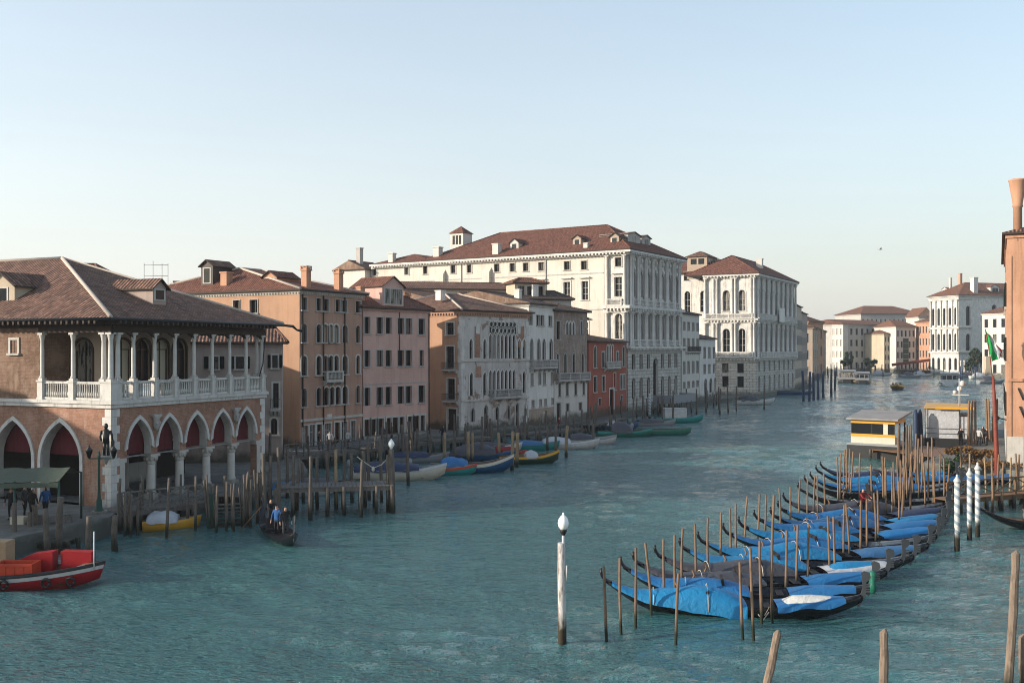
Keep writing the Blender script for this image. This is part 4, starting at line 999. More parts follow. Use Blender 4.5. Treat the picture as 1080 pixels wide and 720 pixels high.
b.block(0, 0, L, D, -.8, ze, 'stone_clean', fr, [], (), 'wall', .4, cut_near=nr)
mb = MB(); wall(mb, (-.04, D), (0, -1), (-1, 0), D-3.9, .0, ze-.01, [q5(o)[:5] for o in nr if o[0] < D-4], .038, 0); mb.poly([(-.04, 3.9, 0), (0, 3.9, 0), (0, 3.9, ze), (-.04, 3.9, ze)])
mb.build('side_wall', ['cream'], b.root)
for q in map(q5, nr): window(b.root, *q, loc=(-.04 if q[0] < D-4 else -.002, D-q[0], q[1]), rz=-math.pi/2, depth=.4)
# rusticated base skin
mb = MB(); wall(mb, (0, -.12), (1, 0), (0, -1), L, -.8, zc1-.5, [q5(o)[:5] for o in fr if o[1] < zc1], .12, 0); mb.poly([(0, .0, -.8), (0, -.12, -.8), (0, -.12, zc1-.5), (0, 0, zc1-.5)]); mb.build('rusticated_base', ['stone_block'], b.root)
for zz, hh, oo, nm in ((zc1-.5, .7, .75, 'cornice'), (zc2-1.0, 1.0, .7, 'cornice'), (ze-.7, .7, .95, 'cornice')): b.cornice(0, L, 0, 4.0 if zz < ze-1 else D, zz, hh, oo, .6 if zz > zc1 else .5, 'stone_clean')
for k in range(nb+1):
    for dx in ((-.28, .28) if 0 < k < nb else ((.05, .6) if k == 0 else (-.6, -.05))):
        x = .6+bw*k+dx
        for z0, z1 in ((zc1+.21, zc2-1.01), (zc2+.01, ze-.72)): b.column(x, -.32, z0, z1, .2, 'stone_clean', None, 'column')
for k, c in enumerate(cs):      # balustrades, keystones and panels between the columns
    for z0 in (zc1+.22, zc2+.02):
        mb = MB(); mb.box(c-bw*.36, c+bw*.36, -.5, -.36, z0+.85, z0+1.0)
        for i in range(6): mb.lathe([(.04, 0), (.09, .25), (.04, .55), (.07, .85)], 5, 0, (c-bw*.3+i*bw*.12, -.43, z0))
        mb.build('balustrade', ['stone_clean'], b.root)
    mb = MB(); mb.lathe([(.1, 0), (.25, .25), (.2, .6), (.05, .8)], 6, 0, (c, -.25, zc1+5.3)); mb.build('carved_head', ['stone_clean'], b.root); mb = MB(); mb.lathe([(.1, 0), (.25, .25), (.2, .6), (.05, .8)], 6, 0, (c, -.25, zc2+5.3)); mb.build('carved_head', ['stone_clean'], b.root)
    mb = MB(); mb.lathe([(.15, 0), (.3, .4), (.15, .9)], 6, 0, (c, -.2, ze-1.7)); mb.build('carved_head', ['stone_clean'], b.root)
# side bay of the front order
for y in (.35, 3.3):
    for z0, z1 in ((zc1+.21, zc2-1.01), (zc2+.01, ze-.72)): b.column(-.28, y, z0, z1, .24, 'stone_clean', None, 'column')
b.balcony(D-3.2, D-.6, zc2+.05, .75, .95, 'stone_clean', 'near', D); b.balcony(D-3.2, D-.6, zc1+.25, .8, .95, 'stone_clean', 'near', D)
b.roof(0, L, 0, 37.5, ze+.02, 5.4, 'y', 9.5, 9.0, .95, 'roof_red', 'roof_red'); r_ = b.lastroof
z_ = ze+.02
b.dormer(2.1, 3.2, z_+1.0, 1.5, 1.5, 3, -math.pi/2, 'tan', 'roof_red', 1, .9, .5); b.dormer(2.1, 9.8, z_+1.1, 1.5, 1.5, 3, -math.pi/2, 'tan', 'roof_red', 1, .9, .5); b.dormer(2.1, 21.5, z_+1.0, 1.6, 1.6, 3.2, -math.pi/2, 'cream', 'roof_red', 1, .9, .6)
b.chimney(.6, 7.3, z_+.2, 1.2, .7, 'palewhite', 'plain'); b.chimney(.4, 23.8, z_+.3, 1.9, 1.1, 'palewhite', 'plain'); b.chimney(1.0, 36.3, z_+.2, 2.2, 1.2, 'palewhite', 'plain')
for (x, y, w) in ((7, 2.2, 4.5), (12, 2.4, 3.2)): b.dormer(x, y, z_+1.3, w, 1.9, 5, 0, 'grey', 'roof_red', 2, .8, .35)
mb = MB(); mb.prism([(-1.1, 0), (1.1, 0), (1.1, .12), (-1.1, .12)], 'y', -1.3, 1.3); [mb.box(-.9, .9, -1.1+k*.8, -.5+k*.8, .121, .15, 1) for k in range(3)]
o = mb.build('skylight', ['frame_white', 'glass'], r_, (3.4, 31.2, z_+2.0)); o.rotation_euler = (0, -.52, 0)
b.roof(1.0, L-3, 37.8, D, ze+.02, 2.0, 'x', 4, 4, .75, 'roof_red', False); b.chimney(1.2, 46.5, ze+.3, 1.6, 1.0, 'palewhite', 'plain')
mb = MB(); mb.box(-1.4, 1.4, -1.4, 1.4, -4, 2.6); [mb.box(-1.42, -1.401, -1.0+k*.7, -.5+k*.7, .6, 2.2, 1) for k in range(3)]
t_ = mb.build('roof_turret', ['palewhite', 'glass'], b.root, (9.6, 37.5, ze+3.1)); mb = MB(); q = 1.65; mb.add([(-q, -q, 2.62), (q, -q, 2.62), (q, q, 2.62), (-q, q, 2.62), (0, 0, 4.0)], [(0, 1, 4), (1, 2, 4), (2, 3, 4), (3, 0, 4), (3, 2, 1, 0)]); mb.build('turret_roof', ['roof_red'], t_)
for pa, pb in ((462, 470), (511, 518.5)):
    ya, yb = sorted((D-n_.s_at(pa), D-n_.s_at(pb))); mb = MB(); mb.prism([(ya, .5), (yb, .5), (yb, ze-2.3), (ya, ze-2.3)], 'x', -.75, -.041); mb.prism([(-.75, ze-2.299), (-.041, ze-2.299), (-.041, ze-1.5)], 'y', ya, yb); mb.build('flue', ['cream'], b.root)
for zz in (21.6, 16.0, 11.5): MB().box(-.11, -.041, 4.0, D, zz, zz+.16).build('string_course', ['stone_grey'], b.root)
b.block(-1.5, 50.5, 6, 7, .5, 24.0, 'palewhite', name='rear_wing'); b.roof(-1.5, 4.5, 50.5, 57.5, 24.0, 1.8, 'x', 0, 0, .4, 'roof'); b.chimney(0, 53, 25, 3.0, .9, 'grey', 'plain')
for y in (14.2, 30.6): mb = MB(); mb.tube([(-.14, y, .5), (-.14, y, ze-.7)], .09, 6); mb.build('downpipe', ['grey'], b.root)
# landing stage in front of it
def jetty(name, label, A, B, w, z, np=4, mat='plank', rail=False, cat='jetty', group=None, pier='pile', solid=0):
    A = Vector(A); B = Vector(B); d = B-A; Lj = d.length; t = thing(name, label, cat, (A.x, A.y, 0), math.atan2(d.y, d.x), group)
    mb = MB(); n = int(Lj/.24)
    for i in range(n): mb.box(i*Lj/n+.01, (i+1)*Lj/n-.01, 0, w, z-.06, z+random.uniform(-.008, .008))
    mb.build('deck', [mat], t)
    mb = MB(); [mb.box(0, Lj, y, y+.16, z-.3, z-.062) for y in (.05, w-.21)]; mb.build('beam', [mat], t)
    for i in range(np+1):
        for y in (.02, w-.02):
            mb = MB(); x = Lj*i/np+random.uniform(-.1, .1); mb.tube([(x, y, -1.2), (x+random.uniform(-.04, .04), y, z-.02)], [.12, .11], 7); mb.build('pier', [pier], t)
    if rail:
        mb = MB(); k = max(1, int(Lj/1.7))
        for i in range(k+1): x = Lj*i/k; mb.box(x-.05, x+.05, .02, .12, z+.01, z+1.02)
        mb.box(0, Lj, .03, .11, z+1.021, z+1.1); mb.box(0, Lj, .045, .095, z+.14, z+.21)
        for i in range(k):
            x0, x1 = Lj*i/k+.05, Lj*(i+1)/k-.05; mb.bar((x0, .06, z+.21), (x1, .06, z+1.0), .045, .06); mb.bar((x0, .09, z+1.0), (x1, .09, z+.21), .045, .06)
        mb.build('railing', [rail if isinstance(rail, str) else mat], t)
    if solid:
        mb = MB(); mb.box(0, Lj, -.03, .0, z-.25, z+solid); mb.box(0, .03, 0, w, z-.25, z+solid); mb.box(Lj-.03, Lj, 0, w, z-.25, z+solid); mb.build('side_panel', ['grey_paint'], t)
    return t
jetty('landing_stage', 'grey panelled landing stage on piles in front of the great white palace', (24.2, 151.5), (29.5, 159.2), 3.0, 1.9, 5, 'plank', False, 'landing stage', solid=1.05)

# houses between the two palaces
b = bld('canal_house', 'narrow white house with small shuttered windows between the two white palaces', (28.8, 168.6), (33.6, 178.6), cat='house'); l = b.ln
fr = grid(l, None, [((y0, y1, 728, 'rect', 'bare'), [(721.5, 2), (726, 2), (731, 2), (735.5, 2)]) for y0, y1 in ((340, 349), (357, 370), (381, 394), (402, 409))])
b.block(0, 0, l.L, 10, -.8, l.z_at(728, 332), 'palewhite', fr, [(4, 9, 1, 1.6, 'rect', 'bare'), (7, 9, 1, 1.6, 'rect', 'bare')]); b.roof(0, l.L, 0, 10, l.z_at(728, 332), 1.4, 'x', 2, 2, .4, 'roof_grey'); b.chimney(2, 4, l.z_at(728, 332)+1, 2.4, 1.0, 'palewhite', 'plain')
b.balcony(l.s_at(723), l.s_at(737), l.z_at(728, 370.5), .5, .9, 'stone', iron=True)
b = bld('canal_house', 'lower white house with arched ground floor before the columned white palace', (33.7, 178.8), (38.6, 189.0), cat='house'); l = b.ln
fr = grid(l, None, [((366, 378, 748, 'rect', 'bare'), [(743, 2), (748, 2), (753, 2)]), ((384, 394, 748, 'rect', 'bare'), [(743, 2), (748, 2), (753, 2)]), ((399, 414, 748, 'round', 'bare'), [(744, 2.6), (749.5, 2.6), (754, 2.2)])])
b.block(0, 0, l.L, 9, -.8, l.z_at(748, 358), 'white', fr); b.roof(0, l.L, 0, 9, l.z_at(748, 358), 1.3, 'x', 0, 1, .35, 'roof_grey')

# second white palace
QA = (49.8, 203.2); QB = (65.8, 232.0)
b = bld('baroque_palace', 'second white palace with tall arched windows and a roof turret, farther down the bank', QA, QB, cat='palace'); l = b.ln; L = l.L; D = 11.0
ze = 25.3; n_ = b.near_line(D); zb1 = n_.z_at(775, 376); zb2 = n_.z_at(775, 335.5)
nb = 8; bw = L/nb; fr = []
for k in range(nb):
    c = bw*(k+.5); fr += [(c, zb1+1.0, bw*.5, 5.2, 'round', 'bare'), (c, zb2+1.0, bw*.5, 5.0, 'round', 'bare'), (c, 5.3, bw*.34, 2.4, 'rect', 'bare'), (c, 1.2, bw*.38, 3.3, 'round' if k != 4 else 'round', 'bare' if k not in (3, 4) else 'gate')]
nr = grid(n_, None, [((306, 328, 766, 'round', 'grand'), [(766, 7.6), (782.5, 7.6)]), ((346.5, 371, 766, 'round', 'grand'), [(766, 7.6), (782.5, 7.6)]), ((383, 393, 766, 'rect', 'bare'), [(765, 7), (781, 7)]), ((396.5, 408, 766, 'rect', 'bare'), [(765, 7), (781, 7)])])
b.block(0, 0, L, D, -.8, ze, 'stone_clean', fr, nr, (), 'wall', .5)
mb = MB(); zz = zb1-1.0; wall(mb, (0, -.1), (1, 0), (0, -1), L, -.8, zz, [q5(o)[:5] for o in fr if o[1] < zz-2], .1, 0); wall(mb, (-.1, D), (0, -1), (-1, 0), D, -.8, zz, [q5(o)[:5] for o in nr if o[1] < zz-2], .1, 0); mb.poly([(-.1, .0, -.8), (0, -.1, -.8), (0, -.1, zz), (-.1, 0, zz)]); mb.build('rusticated_base', ['stone_block'], b.root)
for z, h, o_ in ((zb1-.9, .8, .7), (zb2-.9, .8, .6), (ze-.6, .6, .9)): b.cornice(0, L, 0, D, z, h, o_, .7, 'stone_clean')
for k in range(nb+1):
    x = min(max(bw*k, .35), L-.35)
    for z0, z1 in ((zb1-.08, zb2-.91), (zb2-.08, ze-.62)): b.column(x-.3 if 0 < k < nb else x, -.36, z0, z1, .27, 'stone_clean', None, 'column'); (0 < k < nb) and b.column(x+.3, -.36, z0, z1, .27, 'stone_clean', None, 'column')
for y in (.3, .95, 4.2, 4.9, 8.1, 8.8, D-.4):
    for z0, z1 in ((zb1-.08, zb2-.91), (zb2-.08, ze-.62)): b.column(-.36, y, z0, z1, .27, 'stone_clean', None, 'column')
b.balcony(.4, D-.4, zb1-.05, .95, 1.05, 'stone_clean', 'near', D); b.balcony(.6, L-.6, zb1-.05, .95, 1.05, 'stone_clean'); b.balcony(.5, D-.5, zb2-.05, .8, 1.0, 'stone_clean', 'near', D); b.balcony(.6, L-.6, zb2-.05, .8, 1.0, 'stone_clean')
b.roof(0, L, 0, D+3, ze+.01, 4.6, 'x', 7.5, 7.5, .95, 'roof_red', 'roof_red'); b.chimney(14, 3, ze+2.2, 2.0, 1.2, 'palewhite', 'plain')
b.block(4.5, D+.02, 18, 10, -.8, ze+1.0, 'stone_clean', [], grid(b.near_line(10, 4.5, D+.02), None, [((286.5, 295.5, 730, 'rect', 'plain'), [(724, 5.5), (740.5, 5.5)]), ((307, 329, 730, 'round', 'grand'), [(725, 6.2), (741.5, 6.2)])]), (), 'rear_wing', .4)
b.roof(4.5, 22.5, D+.02, D+10, ze+1.0, 3.6, 'y', 0, 0, .8, 'roof_red', False)
mb = MB(); mb.box(-3.5, 3.5, -2.2, 2.2, -2.5, 2.2); [mb.box(-2.6+k*1.8, -1.4+k*1.8, -2.23, -2.2, .6, 1.8, 1) for k in range(3)]; [mb.box(-3.53, -3.5, -1.6+k*1.7, -.3+k*1.7, .6, 1.8, 1) for k in range(2)]
t_ = mb.build('roof_turret', ['tan', 'glass'], b.root, (8, D+3.0, ze+2.3)); mb = MB(); mb.add([(-4, -2.7, 2.22), (4, -2.7, 2.22), (4, 2.7, 2.22), (-4, 2.7, 2.22), (-1.5, 0, 3.6), (1.5, 0, 3.6)], [(0, 1, 5, 4), (1, 2, 5), (2, 3, 4, 5), (3, 0, 4), (3, 2, 1, 0)]); mb.build('turret_roof', ['roof'], t_)
mb = MB(); mb.box(0, 4.6, -1.05, -1.01, 0, 3.0); o = mb.build('banner', ['tarp_white'], b.root, (L*.43, -.2, zb2-.5))
mb = MB()
for x, y in ((6.5, D+6), (6, D+3)): mb.lathe([(.4, 0), (.5, .3), (.35, .8), (.45, 1.4), (.2, 2.0), (.25, 2.3), (.05, 2.6)], 8, 0, (x, y, 0))

# remaining left bank and the far bend
b = bld('canal_house', 'tan house with an iron roof terrace just past the second white palace', (66.3, 233.2), (73.0, 251), cat='house'); l = b.ln
ze = l.z_at(848, 326); b.block(0, 0, l.L, 12, -.8, ze, 'buff', [(1.5+2.4*i, z, 1.1, 2.2, 'rect', 'bare') for i in range(8) for z in (3, 7.2, 11, 14.8)], [(2+2.5*i, z, 1.1, 2.0, 'rect', 'bare') for i in range(4) for z in (11, 15)]); b.roof(0, l.L, 0, 12, ze, 1.6, 'x', 2, 2, .4, 'roof_grey')
mb = MB(); [mb.box(x-.08, x+.08, y-.08, y+.08, 0, 4.0) for x in (0, 4, 8) for y in (0, 5)]; mb.box(-.2, 8.2, -.2, 5.2, 3.9, 4.1); mb.box(-.2, 8.2, -.2, 5.2, 1.2, 1.35); mb.box(0, 8, -.05, .05, 2.2, 2.3); mb.build('roof_terrace', ['frame_dark'], b.root, (2, 3, ze+.4))
b = bld('canal_house', 'narrow grey house at the last bend of the left bank', (73.3, 252), (79.5, 268), cat='house'); l = b.ln; ze = l.z_at(862, 336)
b.block(0, 0, l.L, 11, -.8, ze, 'greyrose', [(1.5+2.6*i, z, 1.0, 2.0, 'rect', 'bare') for i in range(6) for z in (3, 7, 11, 14.5)], [(2, 14, 1, 1.8, 'rect', 'bare')]); b.roof(0, l.L, 0, 11, ze, 1.5, 'x', 2, 0, .4, 'roof')
def far(label, px0, px1, Y0, Y1, pye, wallm, roofm, cols, rows, D=14, rise=3, ridge='x', ha=4, hb=4, kind='rect', style='bare', nearcols=0, name='palace', cat='palace', z0=.3, farcols=0, nearm=None):
    A_ = ((px0-540)*Y0/FOC, Y0); B_ = ((px1-540)*Y1/FOC, Y1); b = bld(name, label, A_, B_, None, cat); l = b.ln; ze = l.z_at(px0, pye)
    H_ = ze-1.2; fr = []; nr = []; fa = []
    for j in range(rows):
        z = 1.6+H_*j/rows; h = H_/rows*.56
        fr += [(l.L*(i+.5)/cols, z, min(1.6, l.L/cols*.42), h, kind, style) for i in range(cols)]
        nr += [(D*(i+.5)/nearcols, z, min(1.6, D/nearcols*.42), h, kind, style) for i in range(nearcols)]
        fa += [(D*(i+.5)/farcols, z, min(1.6, D/farcols*.42), h, kind, style) for i in range(farcols)]
    b.block(0, 0, l.L, D, -.5, ze, wallm, fr, nr, fa, 'wall', .35, True)
    b.cornice(0, l.L, 0, D, ze-.5, .5, .5, 0, wallm); b.roof(0, l.L, 0, D, ze+.01, rise, ridge, ha, hb, .7, roofm, False); return b
b = far('rust orange house row closing the left bank before the bend', 857, 871, 310, 392, 345, 'tan', 'roof_far', 8, 3, 12, 2.5, name='house', cat='house', nearcols=3)
b.chimney(5, 5, b.ln.z_at(857, 345)+1.5, 3, 1.2, 'terracotta', 'plain')
b = far('low red roofed house behind the rust orange house', 852, 868, 330, 345, 339, 'terracotta', 'roof_far', 4, 3, 10, 2.4, name='house', cat='house')
b = far('long grey stone palace with a bright narrow end wall across the far water', 889, 940, 425, 442, 342, 'grey', 'roof_far', 9, 4, 22, 2.5, 'x', 4, 0, nearcols=0)
A_ = ((873-540)*438/FOC, 438)
b2 = far('bright cream end house joined to the long grey palace', 873, 889.2, 432, 424.6, 342.5, 'cream', 'roof_far', 4, 4, 3, 1.2, name='house', cat='house')
b = far('broad palace block with a large low red roof behind the far waterfront', 908, 973, 470, 476, 331, 'grey', 'roof_far', 14, 4, 24, 4.4, 'x', 9, 9)
b = far('slim yellow house with balconies on the far waterfront', 932.5, 944.5, 421, 423, 352, 'buff', 'roof_far', 4, 4, 12, 1.8, name='house', cat='house', style='bare')
b = far('pale far house with one tall green window in the middle', 945, 965.5, 418, 421, 344.5, 'cream', 'roof_far', 5, 4, 14, 3.0, 'x', 3, 3, name='house', cat='house')
mb = MB(); L_ = b.ln.L; mb.box(L_*.36, L_*.64, -.12, -.09, 3.5, 14.6); [mb.box(L_*.36, L_*.64, -.16, -.121, 3.5+k*2.2, 3.65+k*2.2, 1) for k in range(6)]; mb.build('tall_window', ['green_iron', 'frame_white'], b.root)
b = far('brick red house beside the tall far palace', 966, 982, 424, 410, 340, 'terracotta', 'roof_far', 5, 4, 14, 2.6, 'x', 3, 0, name='house', cat='house')
b = far('pale gabled house front rising behind the brick red house', 969, 984, 438, 438, 334, 'cream', 'roof_far', 3, 4, 14, 4.2, 'y', 0, 0, name='house', cat='house')
# tall renaissance palace on the right
b = bld('renaissance_palace', 'tall pale palace with sunlit arched front and grey side wall behind the flag', ((981.5-540)*392/FOC, 392), ((1011-540)*378/FOC, 378), cat='palace'); l = b.ln
ze = l.z_at(1011, 313); cs = [l.L*(i+.5)/5 for i in range(5)]
z1, z2, z3 = l.z_at(1011, 376), l.z_at(1011, 358), l.z_at(1011, 334)
fr = [(c, z, 1.5, h, 'round', 'bare') for c in cs for z, h in ((1.5, z1-3), (z1+1.0, (z2-z1)*.95), (z3-.7, 7.0))]
fr = [(c, z, 1.3, h, 'round', 'bare') for c in cs for z, h in ((2, 4.6), (9.6, 6.3), (19.2, 6.6))]
fa = [(4.5, 19.0, 2.0, 7.4, 'round', 'bare'), (4.5, 9.4, 2.0, 6.4, 'round', 'bare'), (17, 20, 2.2, 7, 'round', 'bare'), (11, 3, 1.4, 2.4, 'rect', 'bare')]
b.block(0, 0, l.L, 40, -.5, ze, 'stone_clean', fr, [], fa, 'wall', .5, True)
for z in (8.2, 17.7, ze-1.0): b.cornice(0, l.L, 0, 6, z, .8, .6, 0, 'stone_clean')
for k in range(6):
    for z0, z1 in ((9.1, 17.6), (18.6, ze-1.1)): b.column(min(max(l.L*k/5, .4), l.L-.4), -.4, z0, z1, .32, 'stone_clean', None, 'column')
b.cornice(0, l.L, 0, 40, ze+.01, .6, .9, 0, 'stone_clean'); b.roof(0, l.L, 0, 40, ze+.62, 5.6, 'y', 11, 8, 1.1, 'roof_far', False)
b.chimney(l.L-1.2, 8.5, ze+1, 6.5, 2.0, 'palewhite', 'plain'); b.chimney(6, 9, ze+5, 4.6, 1.0, 'terracotta', 'plain'); b.chimney(3.5, 6.5, ze+4.0, 4.0, .8, 'palewhite', 'plain')
b.dormer(l.L-1.5, 19, ze+1.6, 4.0, 2.6, 5, math.pi/2, 'palewhite', 'roof_far', 2, 1.4, 1.0); b.dormer(2, 5, ze+1.4, 3, 2.4, 4, 0, 'palewhite', 'roof_far', 1, 1.2, .7)
b = far('white house with grey shutters right behind the flag', 1036, 1072, 352, 338, 331, 'palewhite', 'roof_far', 4, 4, 14, 2.6, 'x', 3, 3, name='house', cat='house')
mb = MB(); mb.box(0, 20, 0, 2.0, 0, 8); b = tag(mb.build('garden_wall', ['buff'], None, ((1037-540)*350/FOC, 348, -.5)), 'low buff garden wall at the foot of the white house', 'wall')
# garden fence of white pillars with its tree
ft = thing('garden_fence', 'row of slim white stone pillars fencing the garden by the tall palace', 'fence', ((1012-540)*372/FOC, 372, 0), -.1)
mb = MB(); mb.box(0, 11, -.3, .3, -.5, 1.4); mb.build('base', ['stone_clean'], ft)
for k in range(9): mb = MB(); mb.lathe([(.35, 1.4), (.28, 1.7), (.26, 5.2), (.4, 5.5), (.4, 5.8)], 8, 0, (.5+k*1.25, 0, 0)); mb.build('pillar', ['stone_clean'], ft)
mb = MB(); mb.box(0, 11, -.05, .05, 4.6, 4.7); mb.box(0, 11, -.05, .05, 2.4, 2.5); mb.build('rail', ['iron'], ft)
def leaves(n, cen, rad, size, mat, name, parent, seed=1, loc=(0,0,0)):
    rnd = random.Random(seed); mb = MB(); blobs = [(Vector((rnd.gauss(0, .45)*rad[0], rnd.gauss(0, .45)*rad[1], rnd.gauss(0, .45)*rad[2])), rnd.uniform(.25, .5)) for _ in range(12)]
    for i in range(n):
        b_, r = rnd.choice(blobs); d = Vector((rnd.gauss(0, 1), rnd.gauss(0, 1), rnd.gauss(0, 1))).normalized()*rnd.random()**.4*r
        p = Vector(cen)+b_+Vector((d.x*rad[0], d.y*rad[1], d.z*rad[2])); u = Vector((rnd.gauss(0, 1), rnd.gauss(0, 1), rnd.gauss(0, 1))).normalized(); w = u.orthogonal().normalized(); k = size*rnd.uniform(.6, 1.4)
        mb.poly([p-u*k, p+w*k*.5, p+u*k, p-w*k*.5])
    return mb.build(name, [mat], parent, loc)
def tree(label, loc, h, rad, mat='leaf', n=1500, size=.5, seed=1):
    t = thing('tree', label, 'tree', loc); mb = MB(); mb.tube([(0, 0, -.5), (.1, 0, h*.3), (0, .1, h*.6)], [.35, .25, .12], 7)
    for a in range(5): mb.tube([(0, 0, h*.35), (rad[0]*.5*math.cos(a*1.3), rad[1]*.5*math.sin(a*1.3), h*.65)], [.14, .05], 5)
    mb.build('trunk', ['bark'], t); leaves(n, (0, 0, h*.62), rad, size, mat, 'crown', t, seed); return t
tree('dark evergreen tree in the garden beside the tall palace', ((1030-540)*368/FOC, 368, .5), 10.5, (3.4, 3, 3.6), 'leaf', 2600, .55, 3)
for k, (px, Y, h) in enumerate(((894, 412, 7), (918, 414, 6), (985, 396, 5))): tree(['small bushy tree at the foot of the cream end house', 'low dark tree on the far quay by the grey palace', 'small tree at the corner of the tall palace'][k], ((px-540)*Y/FOC, Y, .5), h, (2.2, 2, 2.4), 'leaf', 900, .45, 5+k)

# ---------------------------------------------------------------- orange building on the right edge
RA = (50.75, 102.5); RB = (37.8, 76.0)
b = bld('orange_building', 'orange plastered building with a tall flared chimney at the right edge', RA, RB); l = b.ln; L = l.L; D = 16
ze = 18.7; fl = b.far_line(D, L)
b.block(0, 0, L, D, -.8, ze, 'terracotta', [(2.5+3.2*i, z, 1.2, 2.0, 'rect', 'open') for i in range(7) for z in (4.5, 9.0, 13.5)], [], [(4.6, 9.5, 1.1, 1.9, 'rect', 'open'), (4.6, 14, 1.1, 1.9, 'rect', 'open'), (8.6, 9.5, 1.1, 1.9, 'rect', 'open')])
mb = MB(); mb.box(L+.002, L+.05, -.06, D, .9, 3.35); mb.box(0, L+.05, -.06, -.002, .9, 3.35); mb.build('stone_base', ['stone'], b.root)
mb = MB(); mb.box(-.02, L+.1, -.12, -.002, ze-.25, ze-.02); mb.box(L+.002, L+.12, -.12, D, ze-.25, ze-.02); mb.box(L+.002, L+.16, .0, 1.3, 7.55, 7.75); mb.box(L-.02, L+.07, -.03, .3, 3.36, ze-1.6); mb.build('trim', ['terracotta'], b.root)
b.roof(0, L, 0, D, ze, 2.4, 'x', 4, 4, .35, 'roof', False)
b.chimney(L-.3, .72, ze-.5, 4.7, .62, 'terracotta', 'flared', b.root)
mb = MB(); mb.box(-.45, 0, -.05, .0, 0, 1.7); o = mb.build('shutter', ['shutter_grey'], b.root, (L-.1, -.1, 15.9), 0)
mb = MB()
for y, z in ((.9, 6.6), (1.0, 5.2)): mb.bar((L+.08, y-.15, z+.45), (L+.1, y+.2, z-.45), .08, .12)
mb.build('tie_plate', ['iron'], b.root)
mb = MB(); mb.tube([(L+.0, -.05, 4.6), (L+.15, -.7, 4.75)], .05, 6); mb.lathe([(.05, -.15), (.28, -.1), (.3, .1), (.1, .3)], 10, 0, (L+.2, -.8, 4.7)); mb.build('wall_lamp', ['bronze'], b.root)
fp = thing('flagpole', 'rust red leaning pole carrying a green white and red flag before the orange building', 'flagpole', (36.1, 74.6, 0))
mb = MB(); mb.tube([(.25, 0, -1), (.2, 0, 2.5), (.05, 0, 6), (-.05, 0, 8.0)], [.17, .17, .14, .08], 9); mb.tube([(.1, 0, 6), (-.3, 0, 9.6), (-.64, 0, 11.5)], .035, 6); mb.build('pole', ['rust_pole'], fp)
mb = MB(); rows = []
for j in range(10):
    a = j/9; z = 11.35-a*1.75; x0 = -.62+a*.42; wd = .12+1.05*math.sin(min(1, a*1.25)*1.5)
    rows.append([(x0+wd*(i/6)*(.75+.1*math.sin(j*1.3+i)), .16*math.sin(i*1.9+j*.5)-.05, z-.55*a*(1-i/6)-.03*i) for i in range(7)])
for band, nm in ((0, 'flag_g'), (2, 'flag_w'), (4, 'flag_r')): pass
mb.loft(rows, 0, False, False); k = 0
for i in range(len(mb.mi)): mb.mi[i] = (0, 0, 0, 1, 1, 2)[i % 6]
fo = mb.build('flag', ['flag_g', 'flag_w', 'flag_r'], None); fo.location = (36.1, 74.6, 0); tag(fo, 'drooping green white and red flag hanging from the rust red pole', 'flag')
# ---------------------------------------------------------------- gondolas
GL = 5.3
def g_half(t): return .63*max(0.0, 1-abs(t)**2.7)**.85+.035
def g_sheer(t): return .40+(.80*abs(t)**4.4 if t < 0 else .42*t**3)
def g_keel(t): return -.22+((g_sheer(-1)-.10+.22)*abs(t)**3.1 if t < 0 else (g_sheer(1)-.22+.22)*t**3.3)
def gondola_hull():
    mb = MB(); secs = []; N = 36
    for i in range(N+1):
        t = -1+2*i/N; x = GL*t; b = g_half(t); s = g_sheer(t); k = min(g_keel(t), s-.1)
        deck = t < -.42 or t > .36
        inn = [(-(b-.05), s-.015), (-.3*b, s+.06), (.3*b, s+.06), (b-.05, s-.015)] if deck else [(-(b-.07), s-.015), (-.5*b, .04), (.5*b, .04), (b-.07, s-.015)]
        pts = [(-.42*b, k), (-.86*b, k+(s-k)*.52), (-b, s-.03), (-b+.02, s)]+inn+[(b-.02, s), (b, s-.03), (.86*b, k+(s-k)*.52), (.42*b, k)]
        secs.append([(x, y, z) for y, z in pts])
    mb.loft(secs, 0)
    # the stern's upcurved horn
    s = g_sheer(-1); mb.tube([(-GL+.25, 0, s-.18), (-GL-.03, 0, s-.02), (-GL-.15, 0, s+.12), (-GL-.2, 0, s+.28), (-GL-.17, 0, s+.42)], [.1, .09, .075, .06, .04], 8)
    return mb.mesh('hull', ['black'])
def ferro():
    mb = MB(); s = g_sheer(1); x = GL
    pts = [(x-.16, s-.45), (x+.0, s-.2), (x+.1, s+.0), (x+.14, s+.12), (x+.30, s+.12), (x+.30, s+.17), (x+.14, s+.17), (x+.14, s+.21), (x+.30, s+.21), (x+.30, s+.26), (x+.14, s+.26), (x+.14, s+.30), (x+.30, s+.30), (x+.30, s+.35), (x+.14, s+.35), (x+.14, s+.39), (x+.30, s+.39), (x+.30, s+.44), (x+.14, s+.44), (x+.14, s+.50), (x+.24, s+.56), (x+.33, s+.68), (x+.28, s+.86), (x+.06, s+.92), (x-.06, s+.84), (x-.03, s+.7), (x-.0, s+.3), (x-.06, s+.1), (x-.2, s-.1), (x-.32, s-.3)]
    mb.prism([(a, b) for a, b in pts], 'y', -.022, .022); return mb.mesh('bow_iron', ['steel'])
def g_seat():
    mb = MB(); mb.box(-.95, -.35, -.5, .5, .05, .42); mb.prism([(-1.0, .3), (-.9, .3), (-1.02, .95), (-1.14, .9)], 'y', -.45, .45)
    return mb.mesh('seat', ['blackmat'])
def g_bits():
    st = MB().box(-.15, .15, -.11, .11, .05, .36).mesh('stool', ['blackmat']); th = MB().box(-.14, .14, -.61, .61, 0, .06).mesh('thwart', ['blackmat']); return st, th
